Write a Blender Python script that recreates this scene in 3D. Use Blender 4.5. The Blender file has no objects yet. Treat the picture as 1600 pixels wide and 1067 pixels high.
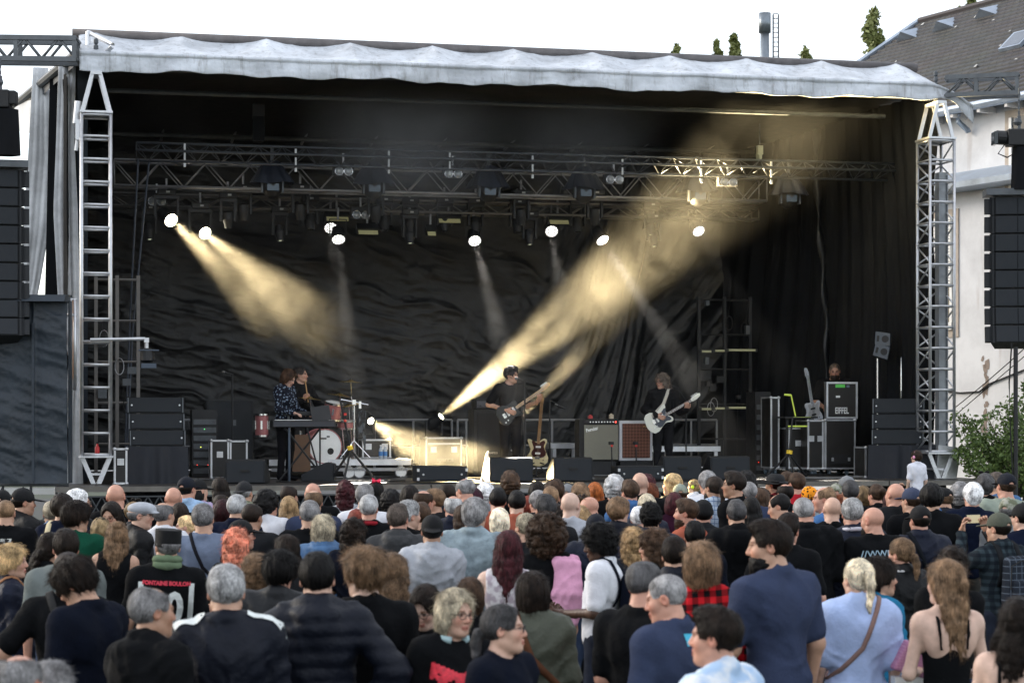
import bpy, math, random
import numpy as np
from mathutils import Vector, Matrix
SC = bpy.context.scene
COL = SC.collection
R = math.radians
# ------------------------------------------------------------------ camera
FPX, HORIZON, CAMZ = 3200.0, 648.0, 2.54          # focal length and horizon row in photo pixels, camera height
cam_data = bpy.data.cameras.new('camera')
cam_data.sensor_width = 36.0
cam_data.lens = FPX / 1600 * 36.0
cam_data.shift_y = (HORIZON - 533.5) / 1600
cam_data.clip_end = 2000
cam_data.dof.use_dof = True
cam_data.dof.focus_distance = 30.0
cam_data.dof.aperture_fstop = 4.2
cam = bpy.data.objects.new('camera', cam_data)
COL.objects.link(cam)
cam.location = (0, 0, CAMZ)
cam.rotation_euler = (R(90), 0, 0)
SC.camera = cam
# ------------------------------------------------------------------ sky
SUN_EL, SUN_AZ = 22.0, -66.0                      # degrees; azimuth from +Y, negative = to the left
world = bpy.data.worlds.new('World')
SC.world = world
world.use_nodes = True
wn, wl = world.node_tree.nodes, world.node_tree.links
for n in list(wn):
 wn.remove(n)
w_out = wn.new('ShaderNodeOutputWorld')
w_sky = wn.new('ShaderNodeTexSky')
w_sky.sky_type = 'NISHITA'
w_sky.sun_disc = False
w_sky.sun_elevation = R(SUN_EL)
w_sky.sun_rotation = R(SUN_AZ)
w_sky.altitude = 100
w_bg1 = wn.new('ShaderNodeBackground')
w_bg1.inputs['Strength'].default_value = 0.10
wl.new(w_sky.outputs[0], w_bg1.inputs['Color'])
# thin bright cloud over the whole sky
w_tc = wn.new('ShaderNodeTexCoord')
w_map = wn.new('ShaderNodeMapping')
w_map.inputs['Scale'].default_value = (1.0, 1.0, 3.2)
w_no = wn.new('ShaderNodeTexNoise')
w_no.inputs['Scale'].default_value = 2.3
w_no.inputs['Detail'].default_value = 6
w_ramp = wn.new('ShaderNodeMapRange')
w_ramp.inputs['From Min'].default_value = 0.30
w_ramp.inputs['From Max'].default_value = 0.72
w_ramp.inputs['To Min'].default_value = 0.84
w_ramp.inputs['To Max'].default_value = 1.08
w_bg2 = wn.new('ShaderNodeBackground')
w_bg2.inputs['Color'].default_value = (0.975, 0.98, 1.0, 1)
w_mul = wn.new('ShaderNodeMath'); w_mul.operation = 'MULTIPLY'
w_mul.inputs[1].default_value = 1.0
w_add = wn.new('ShaderNodeAddShader')
wl.new(w_tc.outputs['Generated'], w_map.inputs['Vector'])
wl.new(w_map.outputs[0], w_no.inputs['Vector'])
wl.new(w_no.outputs['Fac'], w_ramp.inputs['Value'])
wl.new(w_ramp.outputs[0], w_mul.inputs[0])
wl.new(w_mul.outputs[0], w_bg2.inputs['Strength'])
wl.new(w_bg1.outputs[0], w_add.inputs[0])
wl.new(w_bg2.outputs[0], w_add.inputs[1])
wl.new(w_add.outputs[0], w_out.inputs['Surface'])
# ------------------------------------------------------------------ sun behind the thin cloud
sun_data = bpy.data.lights.new('sun', 'SUN')
sun_data.energy = 1.5
sun_data.angle = R(14)
sun_data.color = (1.0, 0.91, 0.79)
sun = bpy.data.objects.new('sun', sun_data)
COL.objects.link(sun)
_az, _el = R(SUN_AZ), R(SUN_EL)
_d = Vector((math.sin(_az) * math.cos(_el), math.cos(_az) * math.cos(_el), math.sin(_el)))   # towards the sun
sun.rotation_euler = _d.to_track_quat('Z', 'Y').to_euler()
sun.location = _d * 60
# ------------------------------------------------------------------ exposure and sampling
SC.view_settings.view_transform = 'Standard'
SC.view_settings.look = 'None'
SC.view_settings.exposure = 0.22
SC.view_settings.gamma = 1.0
SC.render.engine = 'CYCLES'
SC.cycles.use_denoising = True
SC.cycles.max_bounces = 6
SC.cycles.diffuse_bounces = 3
SC.cycles.glossy_bounces = 3
SC.cycles.transmission_bounces = 4
SC.cycles.transparent_max_bounces = 8
SC.cycles.volume_bounces = 0
SC.cycles.volume_step_rate = 2.0
SC.cycles.volume_max_steps = 128
SC.cycles.sample_clamp_indirect = 4.0
# ================================================================== helpers
rng = np.random.default_rng(11)
random.seed(11)
SA = math.atan2(2.9, 13.11)                       # the stage is turned by this much
SC_, SS_ = math.cos(SA), math.sin(SA)
OX, OY = 0.355, 31.95                             # middle of the stage's front line
DECK = 1.5
def S(u, v, z=DECK):
 """stage coordinates (along the front, into the stage, up) to the world"""
 return Vector((OX + u * SC_ - v * SS_, OY + u * SS_ + v * SC_, z))
def U(px, v):
 """stage coordinate u that the photo column px meets at depth v"""
 t = (px - 800) / FPX
 return (t * (OY + v * SC_) - OX + v * SS_) / (SC_ - t * SS_)
def Zat(py, y):
 return CAMZ - (py - HORIZON) * y / FPX
def SP(px, py, v):
 u = U(px, v)
 p = S(u, v)
 return u, Zat(py, p.y)
def W(px, py, y):
 return Vector(((px - 800) * y / FPX, y, Zat(py, y)))
class MB:
 """collects simple shapes into one mesh"""
 def __init__(self):
  self.v, self.f = [], []
 def add(self, verts, faces, m=None):
  o = len(self.v)
  for p in verts:
   p = Vector(p)
   self.v.append(m @ p if m is not None else p)
  self.f += [tuple(i + o for i in q) for q in faces]
  return self
 def box(self, c, s, m=None, taper=1.0, rot=None):
  x, y, z = s[0] / 2, s[1] / 2, s[2] / 2
  t = taper
  vs = [(-x, -y, -z), (x, -y, -z), (x, y, -z), (-x, y, -z), (-x * t, -y * t, z), (x * t, -y * t, z), (x * t, y * t, z), (-x * t, y * t, z)]
  mm = Matrix.Translation(Vector(c))
  if rot is not None:
   mm = mm @ rot.to_4x4()
  if m is not None:
   mm = m @ mm
  return self.add(vs, [(0, 3, 2, 1), (4, 5, 6, 7), (0, 1, 5, 4), (1, 2, 6, 5), (2, 3, 7, 6), (3, 0, 4, 7)], mm)
 def tube(self, a, b, r, n=8, r2=None, caps=True):
  a, b = Vector(a), Vector(b)
  d = b - a
  if d.length < 1e-6:
   return self
  q = d.to_track_quat('Z', 'Y').to_matrix()
  r2 = r if r2 is None else r2
  vs = []
  for p, rr in ((a, r), (b, r2)):
   for i in range(n):
    t = 2 * math.pi * i / n
    vs.append(p + q @ Vector((rr * math.cos(t), rr * math.sin(t), 0)))
  fs = [(i, (i + 1) % n, n + (i + 1) % n, n + i) for i in range(n)]
  if caps:
   fs += [tuple(range(n - 1, -1, -1)), tuple(range(n, 2 * n))]
  return self.add(vs, fs)
 def path(self, pts, r, n=8):
  pts = [Vector(p) for p in pts]
  vs, fs = [], []
  for k, p in enumerate(pts):
   d = (pts[min(k + 1, len(pts) - 1)] - pts[max(k - 1, 0)])
   q = d.to_track_quat('Z', 'Y').to_matrix()
   rr = r[k] if isinstance(r, (list, tuple)) else r
   for i in range(n):
    t = 2 * math.pi * i / n
    vs.append(p + q @ Vector((rr * math.cos(t), rr * math.sin(t), 0)))
  for k in range(len(pts) - 1):
   for i in range(n):
    fs.append((k * n + i, k * n + (i + 1) % n, (k + 1) * n + (i + 1) % n, (k + 1) * n + i))
  fs += [tuple(range(n - 1, -1, -1)), tuple(range((len(pts) - 1) * n, len(pts) * n))]
  return self.add(vs, fs)
 def lathe(self, prof, n=16, m=None, close=True):
  """prof: (radius, height) pairs about local Z"""
  vs, fs = [], []
  for r, z in prof:
   for i in range(n):
    t = 2 * math.pi * i / n
    vs.append((r * math.cos(t), r * math.sin(t), z))
  for k in range(len(prof) - 1):
   for i in range(n):
    fs.append((k * n + i, k * n + (i + 1) % n, (k + 1) * n + (i + 1) % n, (k + 1) * n + i))
  if close:
   fs += [tuple(range(n - 1, -1, -1)), tuple(range((len(prof) - 1) * n, len(prof) * n))]
  return self.add(vs, fs, m)
 def prism(self, poly, d0, d1, axis='y', m=None):
  """poly in the plane across axis, pushed from d0 to d1"""
  n = len(poly)
  def put(p, d):
   return {'y': (p[0], d, p[1]), 'x': (d, p[0], p[1]), 'z': (p[0], p[1], d)}[axis]
  vs = [put(p, d0) for p in poly] + [put(p, d1) for p in poly]
  fs = [(i, (i + 1) % n, n + (i + 1) % n, n + i) for i in range(n)] + [tuple(range(n - 1, -1, -1)), tuple(range(n, 2 * n))]
  return self.add(vs, fs, m)
 def mesh(self, name, smooth=False):
  me = bpy.data.meshes.new(name)
  me.from_pydata([tuple(p) for p in self.v], [], self.f)
  fix_normals(me)
  if smooth:
   me.shade_smooth()
  return me
def fix_normals(me):
 import bmesh
 bm = bmesh.new()
 bm.from_mesh(me)
 bmesh.ops.recalc_face_normals(bm, faces=bm.faces)
 bm.to_mesh(me)
 bm.free()
def add_obj(name, me, mat=None, parent=None, loc=(0, 0, 0), rot=(0, 0, 0), scale=None, color=None, bevel=0):
 o = bpy.data.objects.new(name, me)
 COL.objects.link(o)
 o.location = loc
 o.rotation_euler = rot
 if scale is not None:
  o.scale = (scale, scale, scale) if isinstance(scale, (int, float)) else scale
 if parent is not None:
  o.parent = parent
 if mat is not None:
  if len(me.materials) == 0:
   me.materials.append(mat)
  if me.materials[0] is not mat:
   o.material_slots[0].link = 'OBJECT'
   o.material_slots[0].material = mat
 if color is not None:
  o.color = (color[0], color[1], color[2], 1)
 if bevel:
  b = o.modifiers.new('edge', 'BEVEL')
  b.width = bevel
  b.segments = 2
  b.limit_method = 'ANGLE'
 return o
def part(name, mb, mat, parent, loc=(0, 0, 0), rot=(0, 0, 0), smooth=False, bevel=0, color=None, scale=None):
 me = mb.mesh(name, smooth) if isinstance(mb, MB) else mb
 return add_obj(name, me, mat, parent, loc, rot, scale, color, bevel)
def tag(o, label=None, cat=None, group=None, kind=None):
 for k, x in (('label', label), ('category', cat), ('group', group), ('kind', kind)):
  if x:
   o[k] = x
 return o
def thing(name, label, cat, loc=(0, 0, 0), rz=0, group=None):
 o = bpy.data.objects.new(name, None)
 COL.objects.link(o)
 o.location = loc
 o.rotation_euler = (0, 0, rz)
 o.empty_display_size = 0.1
 return tag(o, label, cat, group)
def sthing(name, label, cat, u, v, z=DECK, rz=0, group=None):
 """a thing placed in stage coordinates"""
 return thing(name, label, cat, S(u, v, z), SA + rz, group)
# ------------------------------------------------------------------ noise in numpy
_perm = rng.random((64, 64, 64)).astype(np.float32)
def vnoise(p):
 """smooth value noise 0..1 at points (N,3)"""
 p = np.asarray(p, dtype=np.float64)
 i = np.floor(p).astype(int)
 f = p - i
 f = f * f * (3 - 2 * f)
 i0, i1 = i & 63, (i + 1) & 63
 out = 0
 for dx in (0, 1):
  wx = f[:, 0] if dx else 1 - f[:, 0]
  ix = i1[:, 0] if dx else i0[:, 0]
  for dy in (0, 1):
   wy = f[:, 1] if dy else 1 - f[:, 1]
   iy = i1[:, 1] if dy else i0[:, 1]
   for dz in (0, 1):
    wz = f[:, 2] if dz else 1 - f[:, 2]
    iz = i1[:, 2] if dz else i0[:, 2]
    out = out + wx * wy * wz * _perm[ix, iy, iz]
 return out
def fbm(p, oct=4, gain=0.5):
 a, s, t = 1.0, 0, 0
 p = np.asarray(p, dtype=np.float64)
 for _ in range(oct):
  s = s + a * vnoise(p)
  t += a
  a *= gain
  p = p * 2.03 + 17.1
 return s / t
def ridge(p, oct=4, gain=0.55):
 a, s, t = 1.0, 0, 0
 p = np.asarray(p, dtype=np.float64)
 for _ in range(oct):
  s = s + a * (1 - np.abs(2 * vnoise(p) - 1)) ** 2
  t += a
  a *= gain
  p = p * 2.1 + 9.7
 return s / t
def grid_mesh(name, P, smooth=True):
 """P: (rows, cols, 3) points"""
 nr, nc = P.shape[:2]
 me = bpy.data.meshes.new(name)
 idx = np.arange(nr * nc).reshape(nr, nc)
 q = np.stack([idx[:-1, :-1], idx[:-1, 1:], idx[1:, 1:], idx[1:, :-1]], -1).reshape(-1, 4)
 np_mesh(me, P.reshape(-1, 3), q)
 if smooth:
  me.shade_smooth()
 return me
def np_mesh(me, V, F):
 """V (n,3), F (m,k) with k = 3 or 4"""
 V = np.asarray(V, dtype=np.float32)
 F = np.asarray(F, dtype=np.int32)
 k = F.shape[1]
 me.vertices.add(len(V))
 me.vertices.foreach_set('co', V.ravel())
 me.loops.add(F.size)
 me.loops.foreach_set('vertex_index', F.ravel())
 me.polygons.add(len(F))
 me.polygons.foreach_set('loop_start', np.arange(0, F.size, k, dtype=np.int32))
 me.polygons.foreach_set('loop_total', np.full(len(F), k, dtype=np.int32))
 me.update(calc_edges=True)
 me.validate()
 return me
# ------------------------------------------------------------------ materials
MATS = {}
def node_mat(name):
 m = bpy.data.materials.new(name)
 m.use_nodes = True
 nt = m.node_tree
 return m, nt.nodes, nt.links, nt.nodes['Principled BSDF']
def mat(name, col=(0.5, 0.5, 0.5), rough=0.6, metal=0.0, var=0.15, nscale=6.0, bump=0.0, bscale=60.0, spec=0.5, obj_color=False, stretch=None, sheen=0.0, emit=None, estr=0.0):
 """a plain surface with uneven colour, roughness and fine relief"""
 if name in MATS:
  return MATS[name]
 m, N, L, b = node_mat(name)
 tc = N.new('ShaderNodeTexCoord')
 mp = N.new('ShaderNodeMapping')
 if stretch:
  mp.inputs['Scale'].default_value = stretch
 L.new(tc.outputs['Object'], mp.inputs['Vector'])
 no = N.new('ShaderNodeTexNoise')
 no.inputs['Scale'].default_value = nscale
 no.inputs['Detail'].default_value = 5
 no.inputs['Roughness'].default_value = 0.6
 L.new(mp.outputs[0], no.inputs['Vector'])
 mr = N.new('ShaderNodeMapRange')
 mr.inputs['From Min'].default_value = 0.3
 mr.inputs['From Max'].default_value = 0.7
 mr.inputs['To Min'].default_value = 1 - var
 mr.inputs['To Max'].default_value = 1 + var
 L.new(no.outputs['Fac'], mr.inputs['Value'])
 mx = N.new('ShaderNodeMix')
 mx.data_type = 'RGBA'
 mx.blend_type = 'MULTIPLY'
 mx.inputs[0].default_value = 1
 if obj_color:
  oi = N.new('ShaderNodeObjectInfo')
  L.new(oi.outputs['Color'], mx.inputs[6])
 else:
  mx.inputs[6].default_value = (*col, 1)
 L.new(mr.outputs[0], mx.inputs[7])
 L.new(mx.outputs[2], b.inputs['Base Color'])
 b.inputs['Metallic'].default_value = metal
 b.inputs['Specular IOR Level'].default_value = spec
 rr = N.new('ShaderNodeMapRange')
 rr.inputs['From Min'].default_value = 0.3
 rr.inputs['From Max'].default_value = 0.7
 rr.inputs['To Min'].default_value = max(0.03, rough - 0.08)
 rr.inputs['To Max'].default_value = min(1, rough + 0.08)
 L.new(no.outputs['Fac'], rr.inputs['Value'])
 L.new(rr.outputs[0], b.inputs['Roughness'])
 if sheen:
  b.inputs['Sheen Weight'].default_value = sheen
  b.inputs['Sheen Roughness'].default_value = 0.5
 if bump:
  n2 = N.new('ShaderNodeTexNoise')
  n2.inputs['Scale'].default_value = bscale
  n2.inputs['Detail'].default_value = 4
  L.new(mp.outputs[0], n2.inputs['Vector'])
  bp = N.new('ShaderNodeBump')
  bp.inputs['Strength'].default_value = bump
  bp.inputs['Distance'].default_value = 0.02
  L.new(n2.outputs['Fac'], bp.inputs['Height'])
  L.new(bp.outputs[0], b.inputs['Normal'])
 if emit:
  b.inputs['Emission Color'].default_value = (*emit, 1)
  b.inputs['Emission Strength'].default_value = estr
 MATS[name] = m
 return m
M_ALU = lambda: mat('aluminium', (0.62, 0.63, 0.65), 0.42, 0.85, 0.18, 4, 0.15, 40)
M_DALU = lambda: mat('dull_truss_metal', (0.33, 0.33, 0.34), 0.5, 0.7, 0.25, 5, 0.1, 50)
M_STEEL = lambda: mat('dark_steel', (0.10, 0.11, 0.12), 0.55, 0.4, 0.3, 5, 0.2, 40)
M_BLACK = lambda: mat('black_paint', (0.009, 0.0095, 0.011), 0.55, 0, 0.3, 6, 0.25, 90)
M_CAB = lambda: mat('speaker_cabinet_paint', (0.009, 0.011, 0.014), 0.66, 0, 0.25, 9, 0.5, 160)
M_GRILLE = lambda: mat('speaker_grille', (0.010, 0.0135, 0.0185), 0.7, 0.0, 0.15, 3, 0.3, 300)
M_CLOTH = lambda: mat('black_molton', (0.007, 0.008, 0.010), 0.92, 0, 0.35, 3, 0.3, 120, spec=0.2)
M_CASE = lambda: mat('case_laminate', (0.010, 0.009, 0.0085), 0.5, 0, 0.3, 8, 0.1, 60)
M_RUBBER = lambda: mat('rubber', (0.012, 0.012, 0.012), 0.8, 0, 0.2)
M_CHROME = lambda: mat('chrome', (0.75, 0.76, 0.78), 0.18, 1.0, 0.1)
M_WHITE = lambda: mat('white_paint', (0.78, 0.78, 0.76), 0.4, 0, 0.06)
M_GLASS = lambda: mat('lamp_lens', (0.03, 0.035, 0.04), 0.12, 0.3, 0.1)
# ================================================================== ground
def build_ground():
 m, N, L, b = node_mat('worn_asphalt_and_grass')
 tc = N.new('ShaderNodeTexCoord')
 n1 = N.new('ShaderNodeTexNoise'); n1.inputs['Scale'].default_value = 0.12; n1.inputs['Detail'].default_value = 6
 n2 = N.new('ShaderNodeTexNoise'); n2.inputs['Scale'].default_value = 14; n2.inputs['Detail'].default_value = 6
 L.new(tc.outputs['Object'], n1.inputs['Vector']); L.new(tc.outputs['Object'], n2.inputs['Vector'])
 r = N.new('ShaderNodeValToRGB')
 r.color_ramp.elements[0].position = 0.42; r.color_ramp.elements[0].color = (0.05, 0.05, 0.052, 1)
 r.color_ramp.elements[1].position = 0.6; r.color_ramp.elements[1].color = (0.045, 0.065, 0.025, 1)
 L.new(n1.outputs['Fac'], r.inputs[0])
 mx = N.new('ShaderNodeMix'); mx.data_type = 'RGBA'; mx.blend_type = 'MULTIPLY'; mx.inputs[0].default_value = 0.6
 L.new(r.outputs[0], mx.inputs[6]); L.new(n2.outputs['Color'], mx.inputs[7]); L.new(mx.outputs[2], b.inputs['Base Color'])
 b.inputs['Roughness'].default_value = 0.9
 bp = N.new('ShaderNodeBump'); bp.inputs['Strength'].default_value = 0.5
 L.new(n2.outputs['Fac'], bp.inputs['Height']); L.new(bp.outputs[0], b.inputs['Normal'])
 n = 60
 xs = np.linspace(-1, 1, n); xs = np.sign(xs) * np.abs(xs) ** 2 * 700
 P = np.zeros((n, n, 3)); P[..., 0] = xs[None, :]; P[..., 1] = xs[:, None] + 60
 P[..., 2] = (fbm(np.stack([P[..., 0].ravel() * .08, P[..., 1].ravel() * .08, np.zeros(n * n)], -1), 3).reshape(n, n) - .5) * .06
 o = add_obj('ground', grid_mesh('ground', P), m)
 tag(o, 'dark asphalt and worn grass under the crowd', kind='structure')
build_ground()
# ================================================================== stage deck
def build_deck():
 t = sthing('stage_deck', 'black plywood stage deck with grey front edge and lattice skirt', 'stage', 0, 0, 0)
 ply = mat('stage_plywood', (0.035, 0.032, 0.030), 0.5, 0, 0.4, 2.5, 0.2, 30)
 u0, u1, v0, v1 = -7.3, 7.4, -0.75, 8.2
 nu, nv = 8, 5
 du, dv = (u1 - u0) / nu, (v1 - v0) / nv
 mb = MB().box((0, 0, 0), (du - 0.012, dv - 0.012, 0.05))
 me = mb.mesh('deck_panel')
 for i in range(nu):
  for j in range(nv):
   part('deck_panel', me, ply, t, (u0 + du * (i + .5), v0 + dv * (j + .5), DECK - 0.025 + random.uniform(-.002, .002)))
 edge = MB().box((0, 0, 0), (du - 0.02, 0.06, 0.075)).mesh('edge_profile')
 for i in range(nu):
  part('edge_profile', edge, mat('edge_profile_metal', (0.15, 0.14, 0.125), 0.5, 0.5, 0.3, 3), t, (u0 + du * (i + .5), v0 - 0.035, DECK - 0.042))
 # lattice skirt in front of the legs
 sk = MB()
 for i in range(90):
  x = u0 + (u1 - u0) * i / 89
  for s in (-1, 1):
   sk.tube((x, 0, DECK - .15), (x + s * .55, 0, .35), .011, 4)
 for zz in (DECK - .15, .9, .35):
  sk.tube((u0, 0, zz), (u1, 0, zz), .014, 5)
 o = part('lattice_skirt', sk, mat('skirt_lattice', (0.05, 0.055, 0.06), 0.6), t, (0, v0 - .02, 0)); o['kind'] = 'stuff'
 nn = 120
 P = np.zeros((6, nn, 3)); P[..., 0] = np.linspace(u0, u1, nn)[None, :]
 P[..., 2] = np.linspace(.02, DECK - .14, 6)[:, None]
 P[..., 1] = v0 + .08 + .04 * np.sin(np.linspace(0, 130, nn))[None, :]
 part('black_skirt', grid_mesh('black_skirt', P), M_CLOTH(), t)
 for i in range(9):
  part('support_leg', MB().tube((u0 + .3 + i * 1.77, v0 + .6, 0), (u0 + .3 + i * 1.77, v0 + .6, DECK - .06), .03), M_ALU(), t)
build_deck()
# ================================================================== backdrop and drapes
def crinkle_mat(name, col, rough):
 m, N, L, b = node_mat(name)
 tc = N.new('ShaderNodeTexCoord')
 n1 = N.new('ShaderNodeTexNoise'); n1.inputs['Scale'].default_value = 7; n1.inputs['Detail'].default_value = 9; n1.inputs['Roughness'].default_value = .7
 n1.inputs['Distortion'].default_value = 2.2
 L.new(tc.outputs['Object'], n1.inputs['Vector'])
 bp = N.new('ShaderNodeBump'); bp.inputs['Strength'].default_value = 0.22; bp.inputs['Distance'].default_value = 0.05
 L.new(n1.outputs['Fac'], bp.inputs['Height']); L.new(bp.outputs[0], b.inputs['Normal'])
 mr = N.new('ShaderNodeMapRange'); mr.inputs['To Min'].default_value = rough - .1; mr.inputs['To Max'].default_value = rough + .12
 L.new(n1.outputs['Fac'], mr.inputs['Value']); L.new(mr.outputs[0], b.inputs['Roughness'])
 b.inputs['Base Color'].default_value = (*col, 1)
 b.inputs['Specular IOR Level'].default_value = 0.32
 MATS[name] = m
 return m
def build_backdrop():
 nu, nz = 420, 230
 u = np.linspace(-7.2, 5.55, nu); z = np.linspace(DECK + .02, 8.0, nz)
 UU, ZZ = np.meshgrid(u, z)
 a, c = UU.ravel(), ZZ.ravel()
 # pulled folds: long slanting on one side, steep at the other end, small crumples everywhere
 w = np.clip((a - 2.0) / 2.0, 0, 1)
 th = -0.25 + w * 1.15
 p = a * np.cos(th) + c * np.sin(th); q = -a * np.sin(th) + c * np.cos(th)
 warp = fbm(np.stack([a * .5, c * .5, a * 0], -1), 3) * 2.2
 f1 = ridge(np.stack([p * .38, q * 1.7 + warp, a * 0 + 3.3], -1), 4)
 f2 = ridge(np.stack([p * .9 + warp, q * 4.4, a * 0 + 8.1], -1), 3)
 f3 = ridge(np.stack([a * 2.2 + warp, c * 4.4 + a * .9, a * 0 + 1.7], -1), 3)
 d = .085 * f1 ** 2 + .036 * f2 ** 2 + .022 * f3 ** 2 * (1 - .4 * w)
 d += w * .15 * ridge(np.stack([p * .25, q * .9 + warp * .6, a * 0 + 5.5], -1), 2)
 P = np.stack([a, 7.6 - d, c], -1).reshape(nz, nu, 3)
 o = add_obj('backdrop', grid_mesh('backdrop', P), crinkle_mat('black_tarpaulin', (0.004, 0.0042, 0.0045), .33), None, S(0, 0, 0), (0, 0, SA))
 tag(o, 'crumpled black plastic backdrop across the rear of the stage', 'backdrop')
def drape(name, label, cat, pts, z0, z1, folds, amp, m, n=160, seed=0, rows=26, group=None):
 """a hanging cloth along a polyline of world (x, y) points"""
 pts = [Vector((p[0], p[1], 0)) for p in pts]
 seg = [(pts[i + 1] - pts[i]).length for i in range(len(pts) - 1)]
 tot = sum(seg)
 P = np.zeros((rows, n, 3))
 for j in range(n):
  s = tot * j / (n - 1); k = 0
  while k < len(seg) - 1 and s > seg[k]:
   s -= seg[k]; k += 1
  p = pts[k].lerp(pts[k + 1], min(1, s / seg[k])); d = (pts[k + 1] - pts[k]).normalized(); nn = Vector((-d.y, d.x, 0))
  for i in range(rows):
   h = i / (rows - 1)
   ph = tot * j / (n - 1) * folds + .9 * math.sin(h * 2.2 + seed + j * .013)
   off = amp * (math.sin(ph * 6.283) + .5 * math.sin(ph * 3.7 + seed) + .25 * math.sin(ph * 15 + h * 3)) * (.5 + .5 * (1 - h) + .15)
   q = p + nn * off
   P[i, j] = (q.x, q.y, z0 + (z1 - z0) * h)
 o = add_obj(name, grid_mesh(name, P), m)
 tag(o, label, cat, group)
 return o
def sxy(u, v):
 p = S(u, v); return (p.x, p.y)
build_backdrop()
drape('side_drape', 'black cloth wing drape hanging between backdrop and silver tower with bare lattice', 'drape', [sxy(5.5, 7.7), sxy(6.3, 5.2), sxy(6.62, 3.0), sxy(6.95, .55)], DECK + .02, 7.9, 2.3, .055, M_CLOTH(), 260, 1.3)
drape('side_drape', 'black cloth wing drape behind the tower beside the tarped scaffold', 'drape', [sxy(-7.2, 7.7), sxy(-7.15, .5)], DECK + .02, 7.7, 2.0, .05, M_CLOTH(), 160, 4.1)
# shiny strip of foil twisted down the wing drape
fm = mat('shiny_black_foil', (0.010, 0.011, 0.013), 0.42, 0.2, 0.3, 3)
fo = MB()
for k in range(40):
 h = k / 39; x = .10 * math.sin(h * 5) ; w_ = .045 + .03 * math.sin(h * 40)
 fo.v += [Vector((x - w_, .03 * math.sin(h * 33), h * 6.1)), Vector((x + w_, -.03 * math.sin(h * 33), h * 6.1))]
fo.f += [(2 * k, 2 * k + 1, 2 * k + 3, 2 * k + 2) for k in range(39)]
so = part('drape_tie', fo, fm, None, S(6.25, 3.9, DECK + .1), (0, 0, SA), smooth=True)
so.modifiers.new('thick', 'SOLIDIFY').thickness = .012
tag(so, 'twisted shiny black foil strip hanging down the wing drape', 'foil strip')
# ================================================================== roof
def build_roof():
 t = sthing('stage_roof', 'grey tarpaulin stage roof with sagging scalloped front valance', 'stage roof', 0, 0, 0)
 tarp = tarp_mat('grey_tarpaulin', (0.66, 0.70, 0.75))
 u0, u1 = -6.95, 7.3
 n, rows = 380, 34
 P = np.zeros((rows, n, 3))
 arch = 1.31
 for j in range(n):
  u = u0 + (u1 - u0) * j / (n - 1)
  ph = ((u - u0 - .25) / arch) % 1.0
  sag = math.sin(math.pi * ph) ** .8
  endr = max(0, (u - 6.55) / .75)
  for i in range(rows):
   s = i / (rows - 1)
   if s < .5:                                   # sloping top, pulled up at each rafter
    k = s / .5
    v = .95 - 1.05 * k
    z = 8.40 - .47 * k ** 1.15 - .09 * sag * (1 - k) ** .7 - .05 * sag * math.sin(math.pi * k)
    z += .02 * math.sin(u * 9 + k * 5) * (1 - abs(2 * k - 1))
   else:                                        # hanging valance
    k = (s - .5) / .5
    v = -.10 - .05 * math.sin(k * 1.5) + .03 * math.sin(u * 4.1 + k * 2) * k + .015 * math.sin(u * 17) * k
    z = 7.93 - .29 * k
    z += .02 * math.sin(u * 2.3 + 1) * k + .012 * math.sin(u * 7.7) * k
    if k < .2:
     v -= .03
    if endr > 0:
     z += k * .12 * math.sin(endr * 3.1)
   z -= endr ** 1.4 * .34
   P[i, j] = (u, v, z)
 a = P.reshape(-1, 3)
 cr = (ridge(np.stack([a[:, 0] * 2.1, a[:, 2] * 5, a[:, 1] * 3], -1), 3) - .5) * .05
 P[..., 1] -= cr.reshape(rows, n) * .5
 P[..., 2] += cr.reshape(rows, n) * .35
 o = part('front_valance', grid_mesh('front_valance', P), tarp, t)
 o.modifiers.new('thick', 'SOLIDIFY').thickness = .01
 # closed top and sides of the roof, dark inside
 part('roof_sheet', MB().prism([(.62, 8.08), (8.3, 7.75), (8.3, 7.65), (.62, 7.98)], u0 - .1, u1 - .35, 'x'), mat('roof_sheet_black', (0.016, 0.017, 0.02), .8), t)
 part('front_beam', MB().tube((u0 - .1, .98, 8.37), (u1 - .5, .98, 8.35), .085, 12), mat('weathered_keder_tube', (0.14, 0.13, 0.13), .55, .4, .3), t, smooth=True)
 part('eaves_beam', MB().box((.1, .22, 7.80), (u1 - u0 - 1.0, .12, .16)), M_STEEL(), t)
 part('valance_light_block', MB().box((-.2, .03, 7.82), (u1 - u0 - .9, .02, .22)), M_CLOTH(), t)  # black sheet added to keep beam light off the valance's inner side
 for i in range(11):
  u = u0 + .25 + i * arch
  if u < u1 - .6:
   part('rafter', MB().tube((u, .05, 7.93), (u, .9, 8.28), .028).tube((u, .9, 8.28), (u, 8.2, 7.6), .028), M_DALU(), t)
 # cross ridge trusses under the roof, barely lit
 for v in (1.6, 6.6):
  part('purlin', MB().tube((u0 + .4, v, 7.62), (u1 - .8, v, 7.62), .04), M_STEEL(), t)
 for a, b in (((-.1, .5, 8.3), (.25, -.1, 8.02)), ((-.1, .4, 7.75), (.25, -.1, 8.0)), ((-.1, .45, 8.3), (-.1, .4, 7.75))):
  part('corner_bar', MB().tube(a, b, .035, 6), M_ALU(), t, (-6.72, -.1, 0))
 # rain gutter sheet above the beam
 return t
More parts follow.
